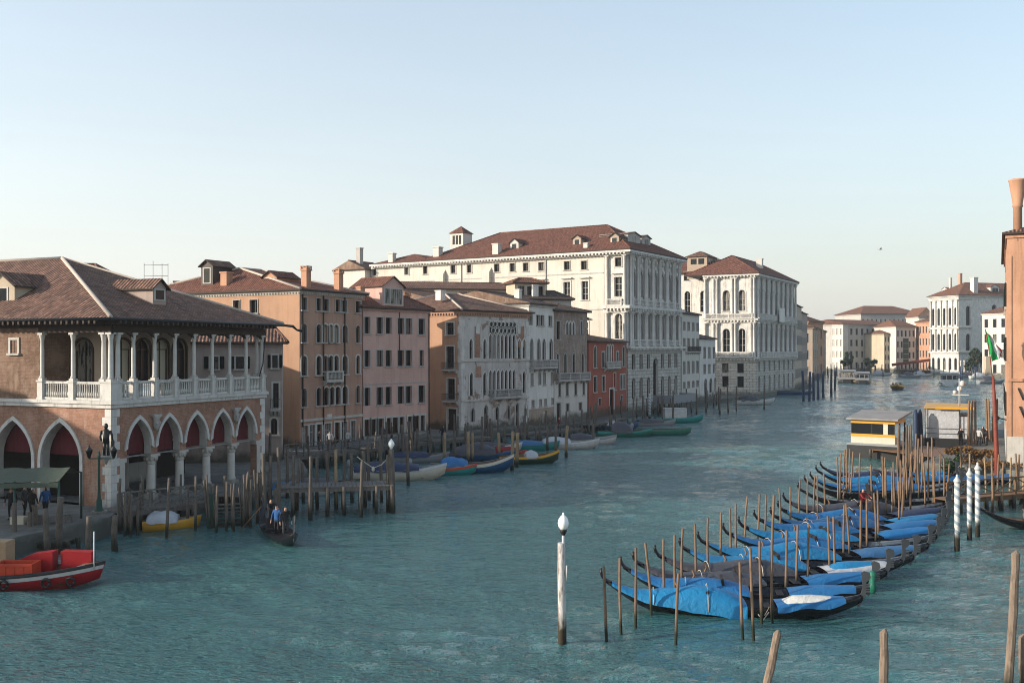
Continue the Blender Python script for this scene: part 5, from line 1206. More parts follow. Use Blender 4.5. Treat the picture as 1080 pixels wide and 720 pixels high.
def g_forcola():
    mb = MB(); mb.tube([(-2.3, .62, .3), (-2.3, .7, .65), (-2.22, .74, .8), (-2.34, .72, .98)], [.07, .06, .05, .03], 7); return mb.mesh('oarlock', ['walnut'])
def g_trim():
    mb = MB()
    for sg in (-1, 1):
        mb.tube([(GL*t, sg*(g_half(t)+.004), g_sheer(t)+.012) for t in [-.95+1.9*i/24 for i in range(25)]], .022, 5)
    return mb.mesh('gunwale', ['black'])
def g_cover(t0, t1, hmid, seed, over=.12, sag=0.0, n=20, peak=.6, wr=1.0, lim=1.0):
    rnd = random.Random(seed); mb = MB(); secs = []; ph = rnd.uniform(0, 30)
    for i in range(n+1):
        u = i/n; t = t0+(t1-t0)*u; b = g_half(t)+.035; s = g_sheer(t)
        bell = math.sin(math.pi*min(1, max(0, u)))**.7 if 0 < u < 1 else 0
        env = min(1, u/peak)**1.1*min(1, (1-u)/(1-peak)*1.6)**.6 if peak < 1 else u
        hh = .05+hmid*env; dr = over*(.6+.4*math.sin(u*9+ph))+sag*max(0, u-.45)*1.6
        row = []
        prof = [(-1.0, None), (-1.0, 0), (-.8, .5), (-.5, .82), (-.22, .97), (0, 1), (.22, .97), (.5, .82), (.8, .5), (1.0, 0), (1.0, None)]
        for a, c in prof:
            x = GL*t; y = a*b*lim; z = s+.03 if c == 0 else (s-dr if c is None else s+.03+hh*c)
            d = noise.noise(Vector((x*1.3+ph, y*2.2, seed*3.1)))*.06*wr*min(1, u*4, (1-u)*6+.15)+wr*noise.noise(Vector((x*4+ph, y*5, seed)))*.03
            row.append((x, y+(.04*math.copysign(1, a) if c is None else 0), z+d*(1 if c not in (None,) else .8)))
        secs.append(row)
    mb.loft(secs, 0, False, False); return mb
GM = dict(hull=gondola_hull(), ferro=ferro(), seat=g_seat(), bits=g_bits(), forcola=g_forcola(), trim=g_trim())
GGRP = 'gondolas moored between the poles'
def gondola(label, x, y, ang, stern=None, bow=None, bow2=None, s_h=.5, s_end=.12, seed=1, group=GGRP, sag=0, bare=False, bsag=.0, rz_tilt=0, extra=None, full=None):
    """x, y = the stern tip on the water; the bow lies along ang"""
    cx, cy = x+GL*math.cos(ang), y+GL*math.sin(ang)
    t = thing('gondola', label, 'gondola', (cx, cy, 0), ang, group); t.rotation_euler[0] = rz_tilt
    inst('hull', GM['hull'], t); inst('bow_iron', GM['ferro'], t); inst('seat', GM['seat'], t); [inst('stool', GM['bits'][0], t, (.45, y_, 0)) for y_ in (-.31, .31)]; [inst('thwart', GM['bits'][1], t, (x_, 0, .3)) for x_ in (-1.9, 1.42)]; inst('oarlock', GM['forcola'], t); inst('gunwale', GM['trim'], t)
    if stern: g_cover(-.95, s_end, s_h, seed, .13, sag).build('stern_cover', [stern], t)
    if stern:
        for t_ in ((-.62, -.2) if s_end > .05 else (-.5,)):
            b_ = g_half(t_)+.05; z_ = g_sheer(t_); u_ = (t_+.95)/(s_end+.95); e_ = min(1, u_/.6)**1.1*min(1, (1-u_)/.4*1.6)**.6; hh_ = .05+s_h*e_+.07
            MB().tube([(GL*t_, a_*b_, z_+.03+hh_*c_) for a_, c_ in ((-1.04, -.3), (-1.02, .05), (-.8, .55), (-.5, .86), (0, 1.04), (.5, .86), (.8, .55), (1.02, .05), (1.04, -.3))], .016, 4).build('lashing_rope', ['rope'], t)
    if bow: g_cover(.33, .86, .13, seed+50, .17, 0, 12, .25, .3).build('bow_cover', [bow], t)
    if bow2: g_cover(.36, .80, .23, seed+70, -.03, 0, 12, .25, .2, .86).build('bow_cover', [bow2], t)
    if extra: extra(t)
    return t
def green_wrap(t):
    mb = MB(); s = g_sheer(1); mb.lathe([(.05, -.35), (.13, -.3), (.19, -.05), (.13, .15), (.18, .35), (.12, .52), (.04, .56)], 9, 0, (GL+.0, 0, s)); mb.build('bow_wrap', ['tarp_green'], t)
def ropecoil(t):
    mb = MB(); mb.tube([(1.4, -.75, .5), (1.2, -.85, .2), (1.35, -.95, .35), (1.1, -1.0, .05), (.9, -1.1, .3)], .025, 5); mb.build('rope', ['rope'], t)
G = [ # stern tip px, py (tip stands 1.5 m above the water), angle, stern cover, bow covers, label extras
 (637.5, 606, .04, 'tarp_sky', 'tarp_blue', 'tarp_white', .55, .10, 'blue stern cover and white striped bow', dict(sag=.55, extra=ropecoil)),
 (654, 593, .09, 'tarp_blue', 'tarp_blue', None, .35, .02, 'blue covers and emerald cloth round its bow', dict(extra=green_wrap)),
 (667, 588, .13, 'tarp_grey', 'tarp_blue', None, .30, .0, 'charcoal stern cover and blue bow cover', {}),
 (690, 581, .14, 'tarp_grey', 'tarp_pale', 'tarp_sky', .45, .08, 'charcoal stern cover and pale bow cover', {}),
 (716, 573, .15, 'tarp_sky', None, None, .36, .05, 'sky blue stern cover and bare bow', {}),
 (735, 566, .17, 'tarp_sky', 'tarp_slate', None, .50, .16, 'bulging sky blue stern cover and slate bow cover', {}),
 (762, 557, .17, 'tarp_blue', None, None, .35, .1, 'blue stern cover and bare black bow', {}),
 (776, 550, .17, 'tarp_sky', 'tarp_blue', None, .36, .08, 'sky blue stern cover and rounded blue bow cover', {}),
 (794, 542.5, .17, 'tarp_blue', 'tarp_blue', None, .35, .0, 'blue stern and bow covers', {}),
 (806, 540, .165, 'tarp_slate', 'tarp_sky', None, .45, .15, 'slate stern cover and sky blue bow cover', {}),
 (812, 533, .16, 'tarp_blue', 'tarp_navy', None, .45, .15, 'blue stern cover and navy bow cover', {}),
 (824, 524, .15, 'tarp_grey', None, None, .5, .3, 'dark grey stern cover', {}),
 (841, 513, .06, None, None, None, 0, 0, 'no cover and gilded trim', {}),
 (848, 505, .08, None, None, None, 0, 0, 'no cover and a curled black stern', {}),
 (854, 501, .10, 'tarp_blue', None, None, .3, .5, 'one long blue cover', {}),
 (860, 494, .12, 'tarp_sky', 'tarp_blue', None, .3, .3, 'blue covers near the water bus stop', {}),
 (865, 490, .14, 'tarp_navy', 'tarp_sky', None, .35, .2, 'navy and blue covers', {})]
BOWS = [(911, 641), (926, 629), (941, 613), (957, 601), (969, 596), (985, 583), (993, 573), (1000, 563), (1004, 555), (1007, 548), (1009, 541), (1010, 535)]
for k, (px, py, ang, sc_, bc, bc2, sh, se, lab, kw) in enumerate(G):
    S_ = Vector(at(px, py, 1.35)[:2]); B_ = Vector(at(*BOWS[k], .35)[:2]) if k < len(BOWS) else S_+Vector((11.05*math.cos(ang), 11.05*math.sin(ang))); ang = math.atan2(B_.y-S_.y, B_.x-S_.x); c_ = S_*.5+B_*.5; x, Y = c_.x-GL*math.cos(ang), c_.y-GL*math.sin(ang)
    gondola(('black gondola with %s, %s in its row' % (lab, ORD[k])), x, Y, ang, sc_, bc, bc2, sh, se, k+1, **kw).scale[0] = min(1.04, max(.9, (B_-S_).length/11.05))
x, y, _ = at(1034, 558); gondola('black gondola lying alone behind the striped poles by the right edge', x, y, .10, None, None, None, seed=33, group='gondolas at the right edge')
x, y, _ = at(955, 512); gondola('dark gondola moored across beneath the brown vines with blue canvas', x, y, .18, 'tarp_blue', 'tarp_slate', None, .3, .3, seed=37, group='gondolas at the right edge')

# ---------------------------------------------------------------- poles
PM = {}
def pole_mesh(kind, r, h, seed, mat, n=7):
    key = (kind, seed, mat)
    if key not in PM:
        rnd = random.Random(seed*7+3); mb = MB(); bx, by = rnd.uniform(-.07, .07), rnd.uniform(-.05, .05); P_ = []; R_ = []
        for i in range(8):
            u = i/7; z = -1.0+(h+1.0)*u; P_.append((bx*math.sin(u*3.1+seed)*(1+u), by*math.sin(u*4+seed*2), z)); R_.append(r*(1.08-.22*u)*rnd.uniform(.94, 1.05))
        if kind == 'point': P_.append((P_[-1][0], P_[-1][1], h+r*1.2)); R_.append(r*.25)
        mb.tube(P_, R_, n); PM[key] = mb.mesh('pole', [mat])
    return PM[key]
def pole(x, y, h, label, group, r=.055, mat='pole', kind='flat', name='mooring_pole', tilt=None):
    o = inst(name, pole_mesh(kind+str(r), r, 2.7, random.randrange(6), mat), None, (x, y, 0), random.uniform(0, 6.28))
    o.scale = (1, 1, h/2.7); tl = tilt or (random.gauss(0, .018), random.gauss(0, .018)); o.rotation_euler[0] = tl[0]; o.rotation_euler[1] = tl[1]
    return tag(o, label, 'mooring pole', group)
def ptop(px, py, zt): Y = FOC*(CAM_H-zt)/(py-HOR); return (px-540)*Y/FOC, Y
GP = 'slender poles among the moored gondolas'
rowA = [(639.5,675.5,597),(655.5,668,588),(670.7,661,577),(684.5,650,572),(713,680,604)]
for k, (px, py, pyt) in enumerate(rowA):
    x, y, _ = at(px, py); pole(x, y, (py-pyt)*y/FOC, 'slender wooden pole, %s from the left in front of the nearest gondola' % ORD[k], GP)
topA = [(700,568),(711.5,564),(720.5,557),(734,552),(748,545.5),(760,540),(770.7,535.5),(776,531),(787,523),(799.5,521),(806.7,521),(822,514),(834,513),(843.5,506),(851.7,502.5),(859,502),(862.5,501),(869,499)]
LA = 'thin sunlit mooring pole beside the curled sterns of the gondola row'
for px, py in topA: x, y = ptop(px, py, 2.65); pole(x, y, 2.65, LA, 'poles along the gondola sterns')
topB = [(783,593,34.5),(795,577,34.4),(802.5,570,36.2),(815.5,521,36.3),(829,559,0),(840,553,0),(851.7,552.5,0),(875,544,0),(881,544.5,0),(890,532,0),(893.7,531,0),(907.5,527.5,0),(914.7,526,0),(922,520,0),(927,517,0),(960,497,0),(951,503,0),(947,507,0)]
LB = 'thin sunlit mooring pole standing between the gondolas amidships'
for px, py, Y in topB:
    if Y: x = (px-540)*Y/FOC; h = CAM_H-(py-HOR)*Y/FOC
    else: x, Y = ptop(px, py, 2.7); h = 2.7
    pole(x, Y, h, LB, 'poles along the middle of the gondola row')
LC = 'tan wooden mooring pole in the dense clump at the far gondola bows'
topC = [(933,482),(934.5,493),(940,493),(943.5,487),(946,481),(949.5,485),(952.5,480),(955,488),(957,481),(960,476),(963,478),(966,474),(969,480),(972,477),(985,481),(991,478),(994.5,483),(986,486),(975,488),(979,484),(1000,489)]
for px, py in topC: x, y = ptop(px, py, 3.0); pole(x, y, 3.0, LC, 'clump of poles by the gondola bows', .06)
for px, py in [(947,452),(953,455),(959,450),(964,457),(968,462),(973,458),(979,466),(984,461)]: x, y = ptop(px, py, 3.7); pole(x, y, 3.7, 'tall pinkish brown pole in the bundle between the bus stop and the white cabin', 'poles between the stop and the cabin', .075)
LD = 'tall pole in the bundle beside the yellow water bus stop'
for px, py in [(883,482),(886.5,478),(890,474),(893,473),(895.5,473),(898,476),(906.7,477.5),(920,490),(931,481)]: x, y = ptop(px, py, 3.2); pole(x, y, 3.2, LD, 'poles before the water bus stop', .06)
for k, (px, py) in enumerate([(1039,482),(1047,480),(1053,479),(1065,482),(1072,478),(1075,479),(1080,481),(1058,487),(1046,489),(1023,478),(1014,470)]):
    x, y = ptop(px, py, 3.0); pole(x, y, 3.0, 'brown wooden pole along the walkway beneath the orange building', 'poles under the orange building', .07, 'pole' if k % 3 else 'pile_gold')
for k, px in enumerate((949, 956.5, 961.5)):
    x, y = ptop(px, 448, 3.9); pole(x, y, 3.9, ['pinkish tall pole leaning in front of the white cabin', 'middle pink pole of the three by the white cabin', 'right pink pole of the three by the white cabin'][k], 'pink poles by the white cabin', .13, 'pile')
# striped poles, lamp pile, big foreground posts
for k, (px, py, pyt) in enumerate(((1009.4, 580, 504), (1022.5, 569, 497), (1031, 565, 491))):
    x, y, _ = at(px, py); h = (py-pyt)*y/FOC; mb = MB(); mb.lathe([(.13, -1), (.13, h-.22)], 14); mb.lathe([(.16, h-.22), (.17, h-.12), (.12, h-.04), (.05, h+.08), (.06, h+.16), (.0, h+.2)], 10, 1)
    tag(mb.build('striped_pole', ['striped', 'white_paint'], None, (x, y, 0), k*1.1), 'white and blue spiral striped mooring pole, %s of three' % ['nearest and left', 'middle', 'farthest and right'][k], 'mooring pole', 'spiral striped poles')
x, y, _ = at(593.2, 679.5)
lp = thing('lamp_pile', 'whitish pile standing alone in the canal with a white globe lamp on top', 'lamp', (x, y, 0)); mb = MB(); mb.tube([(0, 0, -1), (-.01, 0, 1), (-.03, 0, 2.4), (-.04, 0, 3.45)], [.145, .142, .135, .12], 12); 
def lampmat():
    s = NT('peeling_white_paint_on_wood'); v = s.coord('Object', (5, 5, .8)); col = s.mix(s.ramp(s.noise(v, 1.4, 6, .75), .48, .6), (.50, .48, .46), (.19, .155, .13))
    z = s.math('ADD', zworld(s), s.math('MULTIPLY', s.noise(s.coord('Object', (5, 5, 2)), 1, 4), -1.2)); col = s.mix(s.ramp(z, -.2, .5, (1, 1, 1, 1), (0, 0, 0, 1)), col, (.04, .032, .02)); s.bump(s.noise(v, 3, 4), .4, .02); return s.out(col, .75, .3)
M['lampwood'] = lampmat(); mb.build('pile', ['lampwood'], lp)
mb = MB(); mb.tube([(.03, 0, 2.9), (.03, 0, 3.78)], .05, 8); mb.tube([(.13, -.08, 2.2), (.14, -.09, 2.7)], .03, 6); mb.lathe([(.05, 3.7), (.1, 3.8), (.13, 3.86), (.12, 3.9)], 10, 1, (.03, 0, 0)); mb.build('lamp_post', ['white_paint', 'iron'], lp)
mb = MB(); mb.lathe([(.09, 3.88), (.165, 4.0), (.19, 4.12), (.155, 4.26), (.09, 4.35), (.04, 4.39), (.03, 4.46), (0, 4.48)], 16, 0, (.03, 0, 0)); mb.build('globe', ['globe'], lp)
def bigpost(px, py, Y, base_dx, label, r=.13, h=None, base_dy=0):
    x, y, z = pt(px, py, Y); mb = MB(); rr = random.Random(int(px)); n_ = 14; mb.tube([(base_dx*(1-u)**1.1+rr.uniform(-.012, .012), base_dy*(1-u), -1.5+(z+1.5)*u) for u in [i/n_ for i in range(n_+1)]]+[(.03, 0, z+.1)], [r*(1.12-.2*i/n_)*rr.uniform(.93, 1.05) for i in range(n_+1)]+[r*.3], 9, 0, True, False)
    tag(mb.build('mooring_post', ['post'], None, (x, y, 0)), label, 'mooring post', 'thick posts in the foreground')
bigpost(820, 668, 26.0, -.95, 'thick leaning wooden post cut by the lower edge below the nearest gondola', .115); bigpost(932.5, 667, 26.2, -.02, 'thick upright wooden post with a pointed top at the lower edge', .12); bigpost(1071.5, 584, 28.6, -.33, 'tall thick wooden post at the lower right corner', .125); bigpost(1080, 672, 28.9, .1, 'short broad post behind the tall one in the lower right corner', .17)

# ---------------------------------------------------------------- left bank piles, jetties
def pile(px, py, pyt, label, group, r=.13, mat='pile', name='mooring_pile', tilt=None):
    x, y, _ = at(px, py); return pole(x, y, max(.6, (py-pyt)*y/FOC), label, group, r, mat, 'flat', name, tilt)
for a in [(15.6,582,530,.13),(50,588,536,.16),(62,584,524,.17),(31,576,540,.13),(94,592,544,.14),(122,580,543,.16),(38,574,532,.15)]:
    pile(*a[:3], 'stout grey pile before the market hall quay near the red boat', 'piles by the red boat', a[3])
for a in [(149,557,509),(176,566,504),(168,549,515),(190,545,500),(206,559,502),(218,556,506),(228,562,512),(239,560,508),(247,560,510),(256,556,500),(264,556,505),(271,552,498),(160,552,518),(198,556,512)]:
    pile(*a, 'thin grey pile along the wooden walkway below the market hall arches', 'piles of the market hall walkway', .085)
for a in [(279,553,478),(286,540,480),(293,552,472),(310,541,480),(314.5,538,484),(327.4,548,481),(335,536,482),(346,533,476),(363,535,474),(372,530,478),(380,545,486),(384.5,535,475),(389,527,464),(402,530,463),(303,525,473),(320,530,488)]:
    pile(*a, 'weathered grey pile of the jetty beyond the market hall', 'piles of the long jetty', .12)
pile(354.3, 537, 474, 'pile with golden sunlight painted in at the jetty', 'piles with golden sunlight painted in', .12, 'pile_gold')
for k, a in enumerate([(469,489,456),(494,488.5,455),(498,488,456),(526,485,456),(540,496,455),(545,492,456),(597.5,482,449)]):
    pile(*a, 'pile with sunlight painted in gold, %s from the left among the left bank boats' % ORD[k], 'piles with golden sunlight painted in', .16, 'pile_gold')
LBK = 'dark weathered pile among the boats along the left bank'
for a in [(430.6,511,462),(454,487,459),(480,488,456),(508,486,439),(577.5,475,451),(586,480,449),(614,462,432),(626,472,446),(621,461,447),(643,455,428),(668,451,419),(678,445,417),(709.6,446,412),(758,431,408),(768,435,406),(776.6,434,407),(806,432,406),(735,437,410),(745,435,409)]:
    pile(*a, LBK, 'piles along the left bank', .13)
x, y, _ = at(685, 444); mb = MB(); mb.lathe([(.17, -1), (.17, 3.6), (.05, 3.8)], 12); tag(mb.build('striped_pole', ['striped'], None, (x, y, 0)), 'spiral striped pole before the great white palace', 'mooring pole')
for k, a in enumerate([(847,423,391),(853.6,423,392),(868.6,419,391),(877,418,389),(880.5,411,391),(863,421,394),(858,422,393)]): pile(*a, 'tall navy blue mooring pile below the last houses of the left bank', 'navy piles of the left bank', .26, 'bluepole')
rnd = random.Random(11)
bank = [(285,497),(381,486),(452,476),(520,470),(580,463),(640,450),(700,441),(760,431)]
for k in range(95):
    u = rnd.random()**.9; i = min(int(u*(len(bank)-1)), len(bank)-2); f = u*(len(bank)-1)-i
    px = bank[i][0]+(bank[i+1][0]-bank[i][0])*f; py = bank[i][1]+(bank[i+1][1]-bank[i][1])*f+rnd.uniform(-8, 6)
    x, y, _ = at(px, py); pole(x, y, rnd.uniform(1.6, 3.4), LBK, 'piles along the left bank', rnd.choice((.09, .11, .13)), 'pile', 'flat', 'mooring_pile')
rnd = random.Random(21)
for k in range(22):
    px = rnd.choice((rnd.uniform(126, 150), rnd.uniform(208, 284), rnd.uniform(215, 284))); py = 566-(px-128)*.09+rnd.uniform(-9, 3); pile(px, py, py-rnd.uniform(38, 58), 'thin grey pile along the wooden walkway below the market hall arches', 'piles of the market hall walkway', rnd.choice((.055, .07, .08)))
# walkway with crossed railings, steps, long jetty, quay platforms
w1 = at(125, 541.5, 1.0); w2 = at(222, 530, 1.0)
jetty('walkway', 'wooden walkway with crossed railings below the arches of the market hall', w1[:2], w2[:2], 2.2, 1.05, 5, 'plank', True, 'walkway')
w3 = at(256, 524, 1.0); w4 = at(284, 514, 1.0); jetty('walkway', 'second wooden walkway with crossed railing right of the boat steps', w3[:2], w4[:2], 2.0, 1.05, 3, 'plank', True, 'walkway')
x, y, _ = at(243, 556); t_ = thing('boat_steps', 'wooden steps going down to the water between railings below the market hall', 'steps', (x-.8, y-.1, 0), .35)
for k in range(6): mb = MB(); mb.box(0, 1.7, k*.36, k*.36+.34, .12+k*.165, .18+k*.165); mb.build('tread', ['plank'], t_)
for sx in (-.12, 1.72): mb = MB(); mb.bar((sx+.05, -.1, -.05), (sx+.05, 2.2, 1.0), .09, .25); mb.bar((sx+.05, -.1, 1.0), (sx+.05, 2.2, 2.0), .07, .09); [mb.box(sx, sx+.1, .0+j*.7, .1+j*.7, -1, 1.05+j*.34) for j in range(4)]; mb.build('stringer', ['pile'], t_)
mb = MB(); mb.box(-.45, -.15, .1, .2, .1, 1.9); mb.build('green_panel', ['green_iron'], t_)
j1 = at(292, 545); j2 = at(414, 543); z_ = 1.72
jetty('jetty', 'long grey timber jetty on piles with a white lamp at its right end', (j1[0], j1[1], 0), (j2[0], j2[1]+.6, 0), 2.3, z_, 7, 'plank', False, 'jetty')
x, y, _ = at(414, 540); t_ = thing('lamp_pile', 'thick grey pile with a pale pointed lamp at the end of the long jetty', 'lamp', (x, y, 0)); mb = MB(); mb.tube([(0, 0, -1), (-.05, 0, 2), (-.08, 0, 3.85)], [.21, .2, .17], 11); mb.build('pile', ['pile'], t_)
mb = MB(); mb.tube([(-.3, .05, -.5), (-.3, .05, 3.5)], .1, 8); mb.build('side_pile', ['pile'], t_); mb = MB(); mb.lathe([(.05, 3.85), (.1, 3.95), (.21, 4.15), (.17, 4.3), (.02, 4.5)], 10, 0, (-.08, 0, 0)); mb.build('globe', ['globe'], t_)
mb = MB(); mb.tube([(-.1, 0, 3.5), (-.7, .1, 2.9), (-1.2, .1, 2.7), (-1.8, .1, 3.1), (-2.2, .1, 3.4)], .03, 5); mb.lathe([(.02, 2.45), (.1, 2.55), (.1, 2.7), (.03, 2.8)], 7, 0, (-1.2, .1, 0)); mb.build('rope', ['rope'], t_)
for k, (a, c, w, z, lab) in enumerate((((300, 497), (380, 488), 2.5, 1.1, 'low grey platform on piles before the brown canal house'), ((388, 486), (452, 478), 2.4, 1.1, 'dark timber platform before the pink house'), ((458, 476), (520, 471), 2.2, 1.0, 'dark timber platform before the gothic palace'), ((545, 468), (618, 460), 2.2, .9, 'low timber platform before the white and the brick canal houses'), ((626, 456), (662, 448), 2.0, .9, 'low timber platform before the red house'))):
    a_ = at(*a); c_ = at(*c); jetty('platform', lab, a_[:2], c_[:2], w, z, 6, 'plank', k in (0, 1) and 'plank', 'platform')
x, y, _ = at(0, 587); jetty('jetty', 'pale grey plank jetty right behind the red boat', (x-4, y+.6, 0), (x+2.8, y+.9, 0), 1.2, .55, 3)
# right walkway under the orange building
a_ = at(1000, 527, .9); c_ = at(1095, 519, .9); jetty('walkway', 'narrow wooden walkway with rails on piles below the orange building', a_[:2], c_[:2], 1.2, .9, 7, 'walnut', 'walnut', 'walkway', None, 'pile')

# ---------------------------------------------------------------- other boats
def hull_boat(L_, B_, H_, bow=.5, transom=.8, dark=.02, n=16, cut=.25):
    def half(t): return B_/2*(transom+(1-transom)*min(1, (t+1)/.8)**.7 if t < -.2 else (1-max(0, (t+.2)/1.2)**2.4)**.8)+.02
    def sh(t): return H_+bow*max(0, t)**2.2
    def kl(t): return -cut+max(0, t)**4*(H_+bow)*.55
    return half, sh, kl
def boat(name, label, px, py, ang, L_, B_, H_, hull, trim, inner='walnut', bow=.45, cover=None, crest=.5, cov=(-.9, .55), stripe=None, group=None, engine=False, cat='boat', extra=None, deck=.62, transom=.8, band=None):
    x, y, _ = at(px, py); t = thing(name, label, cat, (x, y, 0), ang, group); half, sh, kl = hull_boat(L_, B_, H_, bow, transom); N = 22; secs = []; h = L_/2
    for i in range(N+1):
        q = -1+2*i/N; b = half(q); s = sh(q); k = kl(q); dk = q > deck or i == 0
        inn = [(-(b-.06), s-.01), (-.3*b, s+.05), (.3*b, s+.05), (b-.06, s-.01)] if dk else [(-(b-.08), s-.01), (-.72*b, .08), (.72*b, .08), (b-.08, s-.01)]
        pts = [(-.5*b, k), (-.9*b, k+(s-k)*.55), (-b, s-.0), (-b+.03, s+.02)]+inn+[(b-.03, s+.02), (b, s), (.9*b, k+(s-k)*.55), (.5*b, k)]
        rake = .12*max(0, q)**3*L_*.3
        secs.append([(h*q+rake*(z/(s+.01)) if z > 0 else h*q, yy, z) for yy, z in pts])
    mb = MB(); mb.loft(secs, 0)
    nf = 12
    for i in range(len(mb.mi)-2):
        if i % nf in (4, 5, 6): mb.mi[i] = 1
    mb.build('hull', [hull, inner], t)
    mb = MB()
    for sg in (-1, 1):
        rows = []
        for i in range(N+1):
            q = -1+2*i/N; b = half(q)+.006; s = sh(q); k = kl(q); rake = .12*max(0, q)**3*L_*.3; w = .09+.03*B_ if not stripe else stripe
            f = lambda z: b-(b*.1)*max(0, (s-z))/(max(.1, (s-k)*.45))
            rows.append([(h*q+rake, sg*(b+.03), s+.045), (h*q+rake, sg*(b-.1), s+.045), (h*q+rake, sg*(b+.02), s-w), (h*q+rake, sg*(b+.03), s+.0)][::1])
            rows[-1] = [(h*q+rake*.99, sg*(b-.09), s+.05), (h*q+rake, sg*(b+.025), s+.05), (h*q+rake*(s-w)/(s+.01), sg*(f(s-w)+.012), s-w)]
        mb.loft(rows, 0, False, False)
    mb.build('gunwale', [trim], t)
    if band:
        mb = MB()
        for sg in (-1, 1):
            rows = []
            for i in range(N+1):
                q = -1+2*i/N; b = half(q)+.012; s = sh(q); k = kl(q); rake = .12*max(0, q)**3*L_*.3
                f = lambda z: b-(b*.1)*max(0, (s-z))/(max(.1, (s-k)*.45))
                rows.append([(h*q+rake*(z/(s+.01)), sg*(f(z)+.014), z) for z in (s-.1, s-.26)])
            mb.loft(rows, 0, False, False)
        mb.build('painted_band', [band], t)
    if cover:
        cb = MB(); rows = []; sd = px*.37
        for i in range(15):
            u = i/14; q = cov[0]+(cov[1]-cov[0])*u; b = half(q)+.04; s = sh(q); env = math.sin(math.pi*(.12+.8*u))**.6
            row = []
            for a, c in [(-1, -.12), (-1, .03), (-.72, .55), (-.35, .9), (0, 1), (.35, .9), (.72, .55), (1, .03), (1, -.12)]:
                row.append((h*q, a*b+(.03*a if c < 0 else 0), s+(c*crest*env if c > 0 else c)+.05+noise.noise(Vector((q*4+sd, a*2, sd)))*.22*crest+noise.noise(Vector((q*11+sd, a*5, sd)))*.08*crest))
            rows.append(row)
        cb.loft(rows, 0, False, True); cb.build('cover', [cover], t)
    else:
        mb = MB()
        for q in (-.5, -.05, .35): b = half(q)-.1; mb.box(h*q-.13, h*q+.13, -b, b, sh(q)-.16, sh(q)-.11)
        mb.build('thwarts', ['plank'], t)
    if engine:
        mb = MB(); mb.lathe([(.1, .2), (.2, .3), (.22, .6), (.12, .8)], 8, 0, (-h-.22, 0, H_)); mb.box(-h-.3, -h-.12, -.07, .07, -.3, H_+.25); mb.build('outboard_motor', ['grey_paint'], t)
    if extra: extra(t, h, sh, half)
    return t
def red_cargo(t, h, sh, half):
    mb = MB(); mb.prism([(2.6, .25), (.3, .25), (.3, .65), (1.7, 1.25), (2.6, 1.35)], 'y', .25, .85); mb.prism([(2.9, .3), (4.2, .3), (4.2, 1.3), (2.9, 1.35)], 'y', .35, .85); mb.build('red_housing', ['red_paint'], t)
    mb = MB(); mb.box(.6, 2.2, -.75, .1, .25, .32)
    for a, b_, c, d in ((.6, 2.2, -.78, -.72), (.6, 2.2, .05, .1), (.6, .66, -.72, .05), (2.14, 2.2, -.72, .05)): mb.box(a, b_, c, d, .32, 1.05)
    [mb.box(.7+k*.36, .76+k*.36, -.80, -.781, .35, 1.0) for k in range(5)]; mb.box(.6, 2.2, -.81, -.781, .95, 1.05); mb.build('open_crate', ['orange_paint'], t)
    mb = MB(); mb.tube([(4.55, -.25, .7), (4.55, -.25, 2.3)], .035, 6); mb.build('flag_staff', ['white_paint'], t)
    mb = MB(); mb.box(-1.2, .2, -.7, .4, .2, .55); mb.build('bundles', ['rope'], t)
    for xx in (1.2, 2.8, 3.7): mb = MB(); mb.tube([(xx+.17*math.cos(a*.628), -half(xx/h)-.1, .28+.17*math.sin(a*.628)) for a in range(11)], .055, 6); mb.build('tyre_fender', ['iron'], t)
    mb = MB(); mb.tube([(4.2, -.35, .92), (3.6, -.5, .75), (3.0, -.2, .5), (2.4, -.55, .45)], .03, 5); mb.build('rope', ['rope'], t)
boat('cargo_boat', 'red cargo boat with a white stripe carrying orange and red bins at the left edge', -13, 617, .03, 9.2, 2.2, .55, 'red_paint', 'iron', 'walnut', .42, stripe=.09, extra=red_cargo, deck=.8, band='white_paint')
x, y, _ = at(-8, 612); mb = MB(); mb.box(-.6, .32, -.4, .4, .68, 1.72); mb.box(-.62, .34, -.41, .41, 1.5, 1.53); tag(mb.build('cardboard_box', ['card'], None, (x+.4, y+.1, 0)), 'large cardboard box standing on the red cargo boat', 'box')
boat('rowing_boat', 'small yellow boat with a pale blue cabin cover tied below the walkway', 181, 556, .22, 3.0, 1.3, .42, 'yellow_paint', 'yellow_paint', 'grey_paint', .2, 'tarp_pale', .5, (-.85, .25))
def hullfix(): pass
boat('motorboat', 'white motorboat under a navy blue cover near the jetty lamp', 420, 505, .12, 7.0, 2.3, .75, 'cream_paint', 'white_paint', 'grey_paint', .4, 'tarp_navy', .55, (-.95, .45), engine=True)
boat('rowing_boat', 'turquoise boat with an orange red bow beside the navy covered motorboat', 468, 500, .10, 5.0, 1.6, .5, 'teal_paint', 'orange_paint', 'teal_paint', .3, engine=True)
boat('cargo_boat', 'long deep blue boat with a cream side and a wooden bow, load under blue sheets', 497, 497.5, .13, 6.6, 2.0, .62, 'blue_paint', 'cream_paint', 'walnut', .75, 'tarp_blue', .6, (-.75, -.1), stripe=.2)
boat('cargo_boat', 'boat loaded with a pale canvas heap behind the long blue one', 508, 485, .12, 6.0, 2.0, .6, 'blue_paint', 'blue_paint', 'walnut', .3, 'tarp_grey', .9, (-.8, .4))
boat('rowing_boat', 'dark green boat with a yellow band and bundled grey sheets', 557, 488.5, .14, 5.2, 1.8, .6, 'dkgreen_paint', 'yellow_paint', 'walnut', .5, 'tarp_pale', .5, (-.1, .3), stripe=.16)
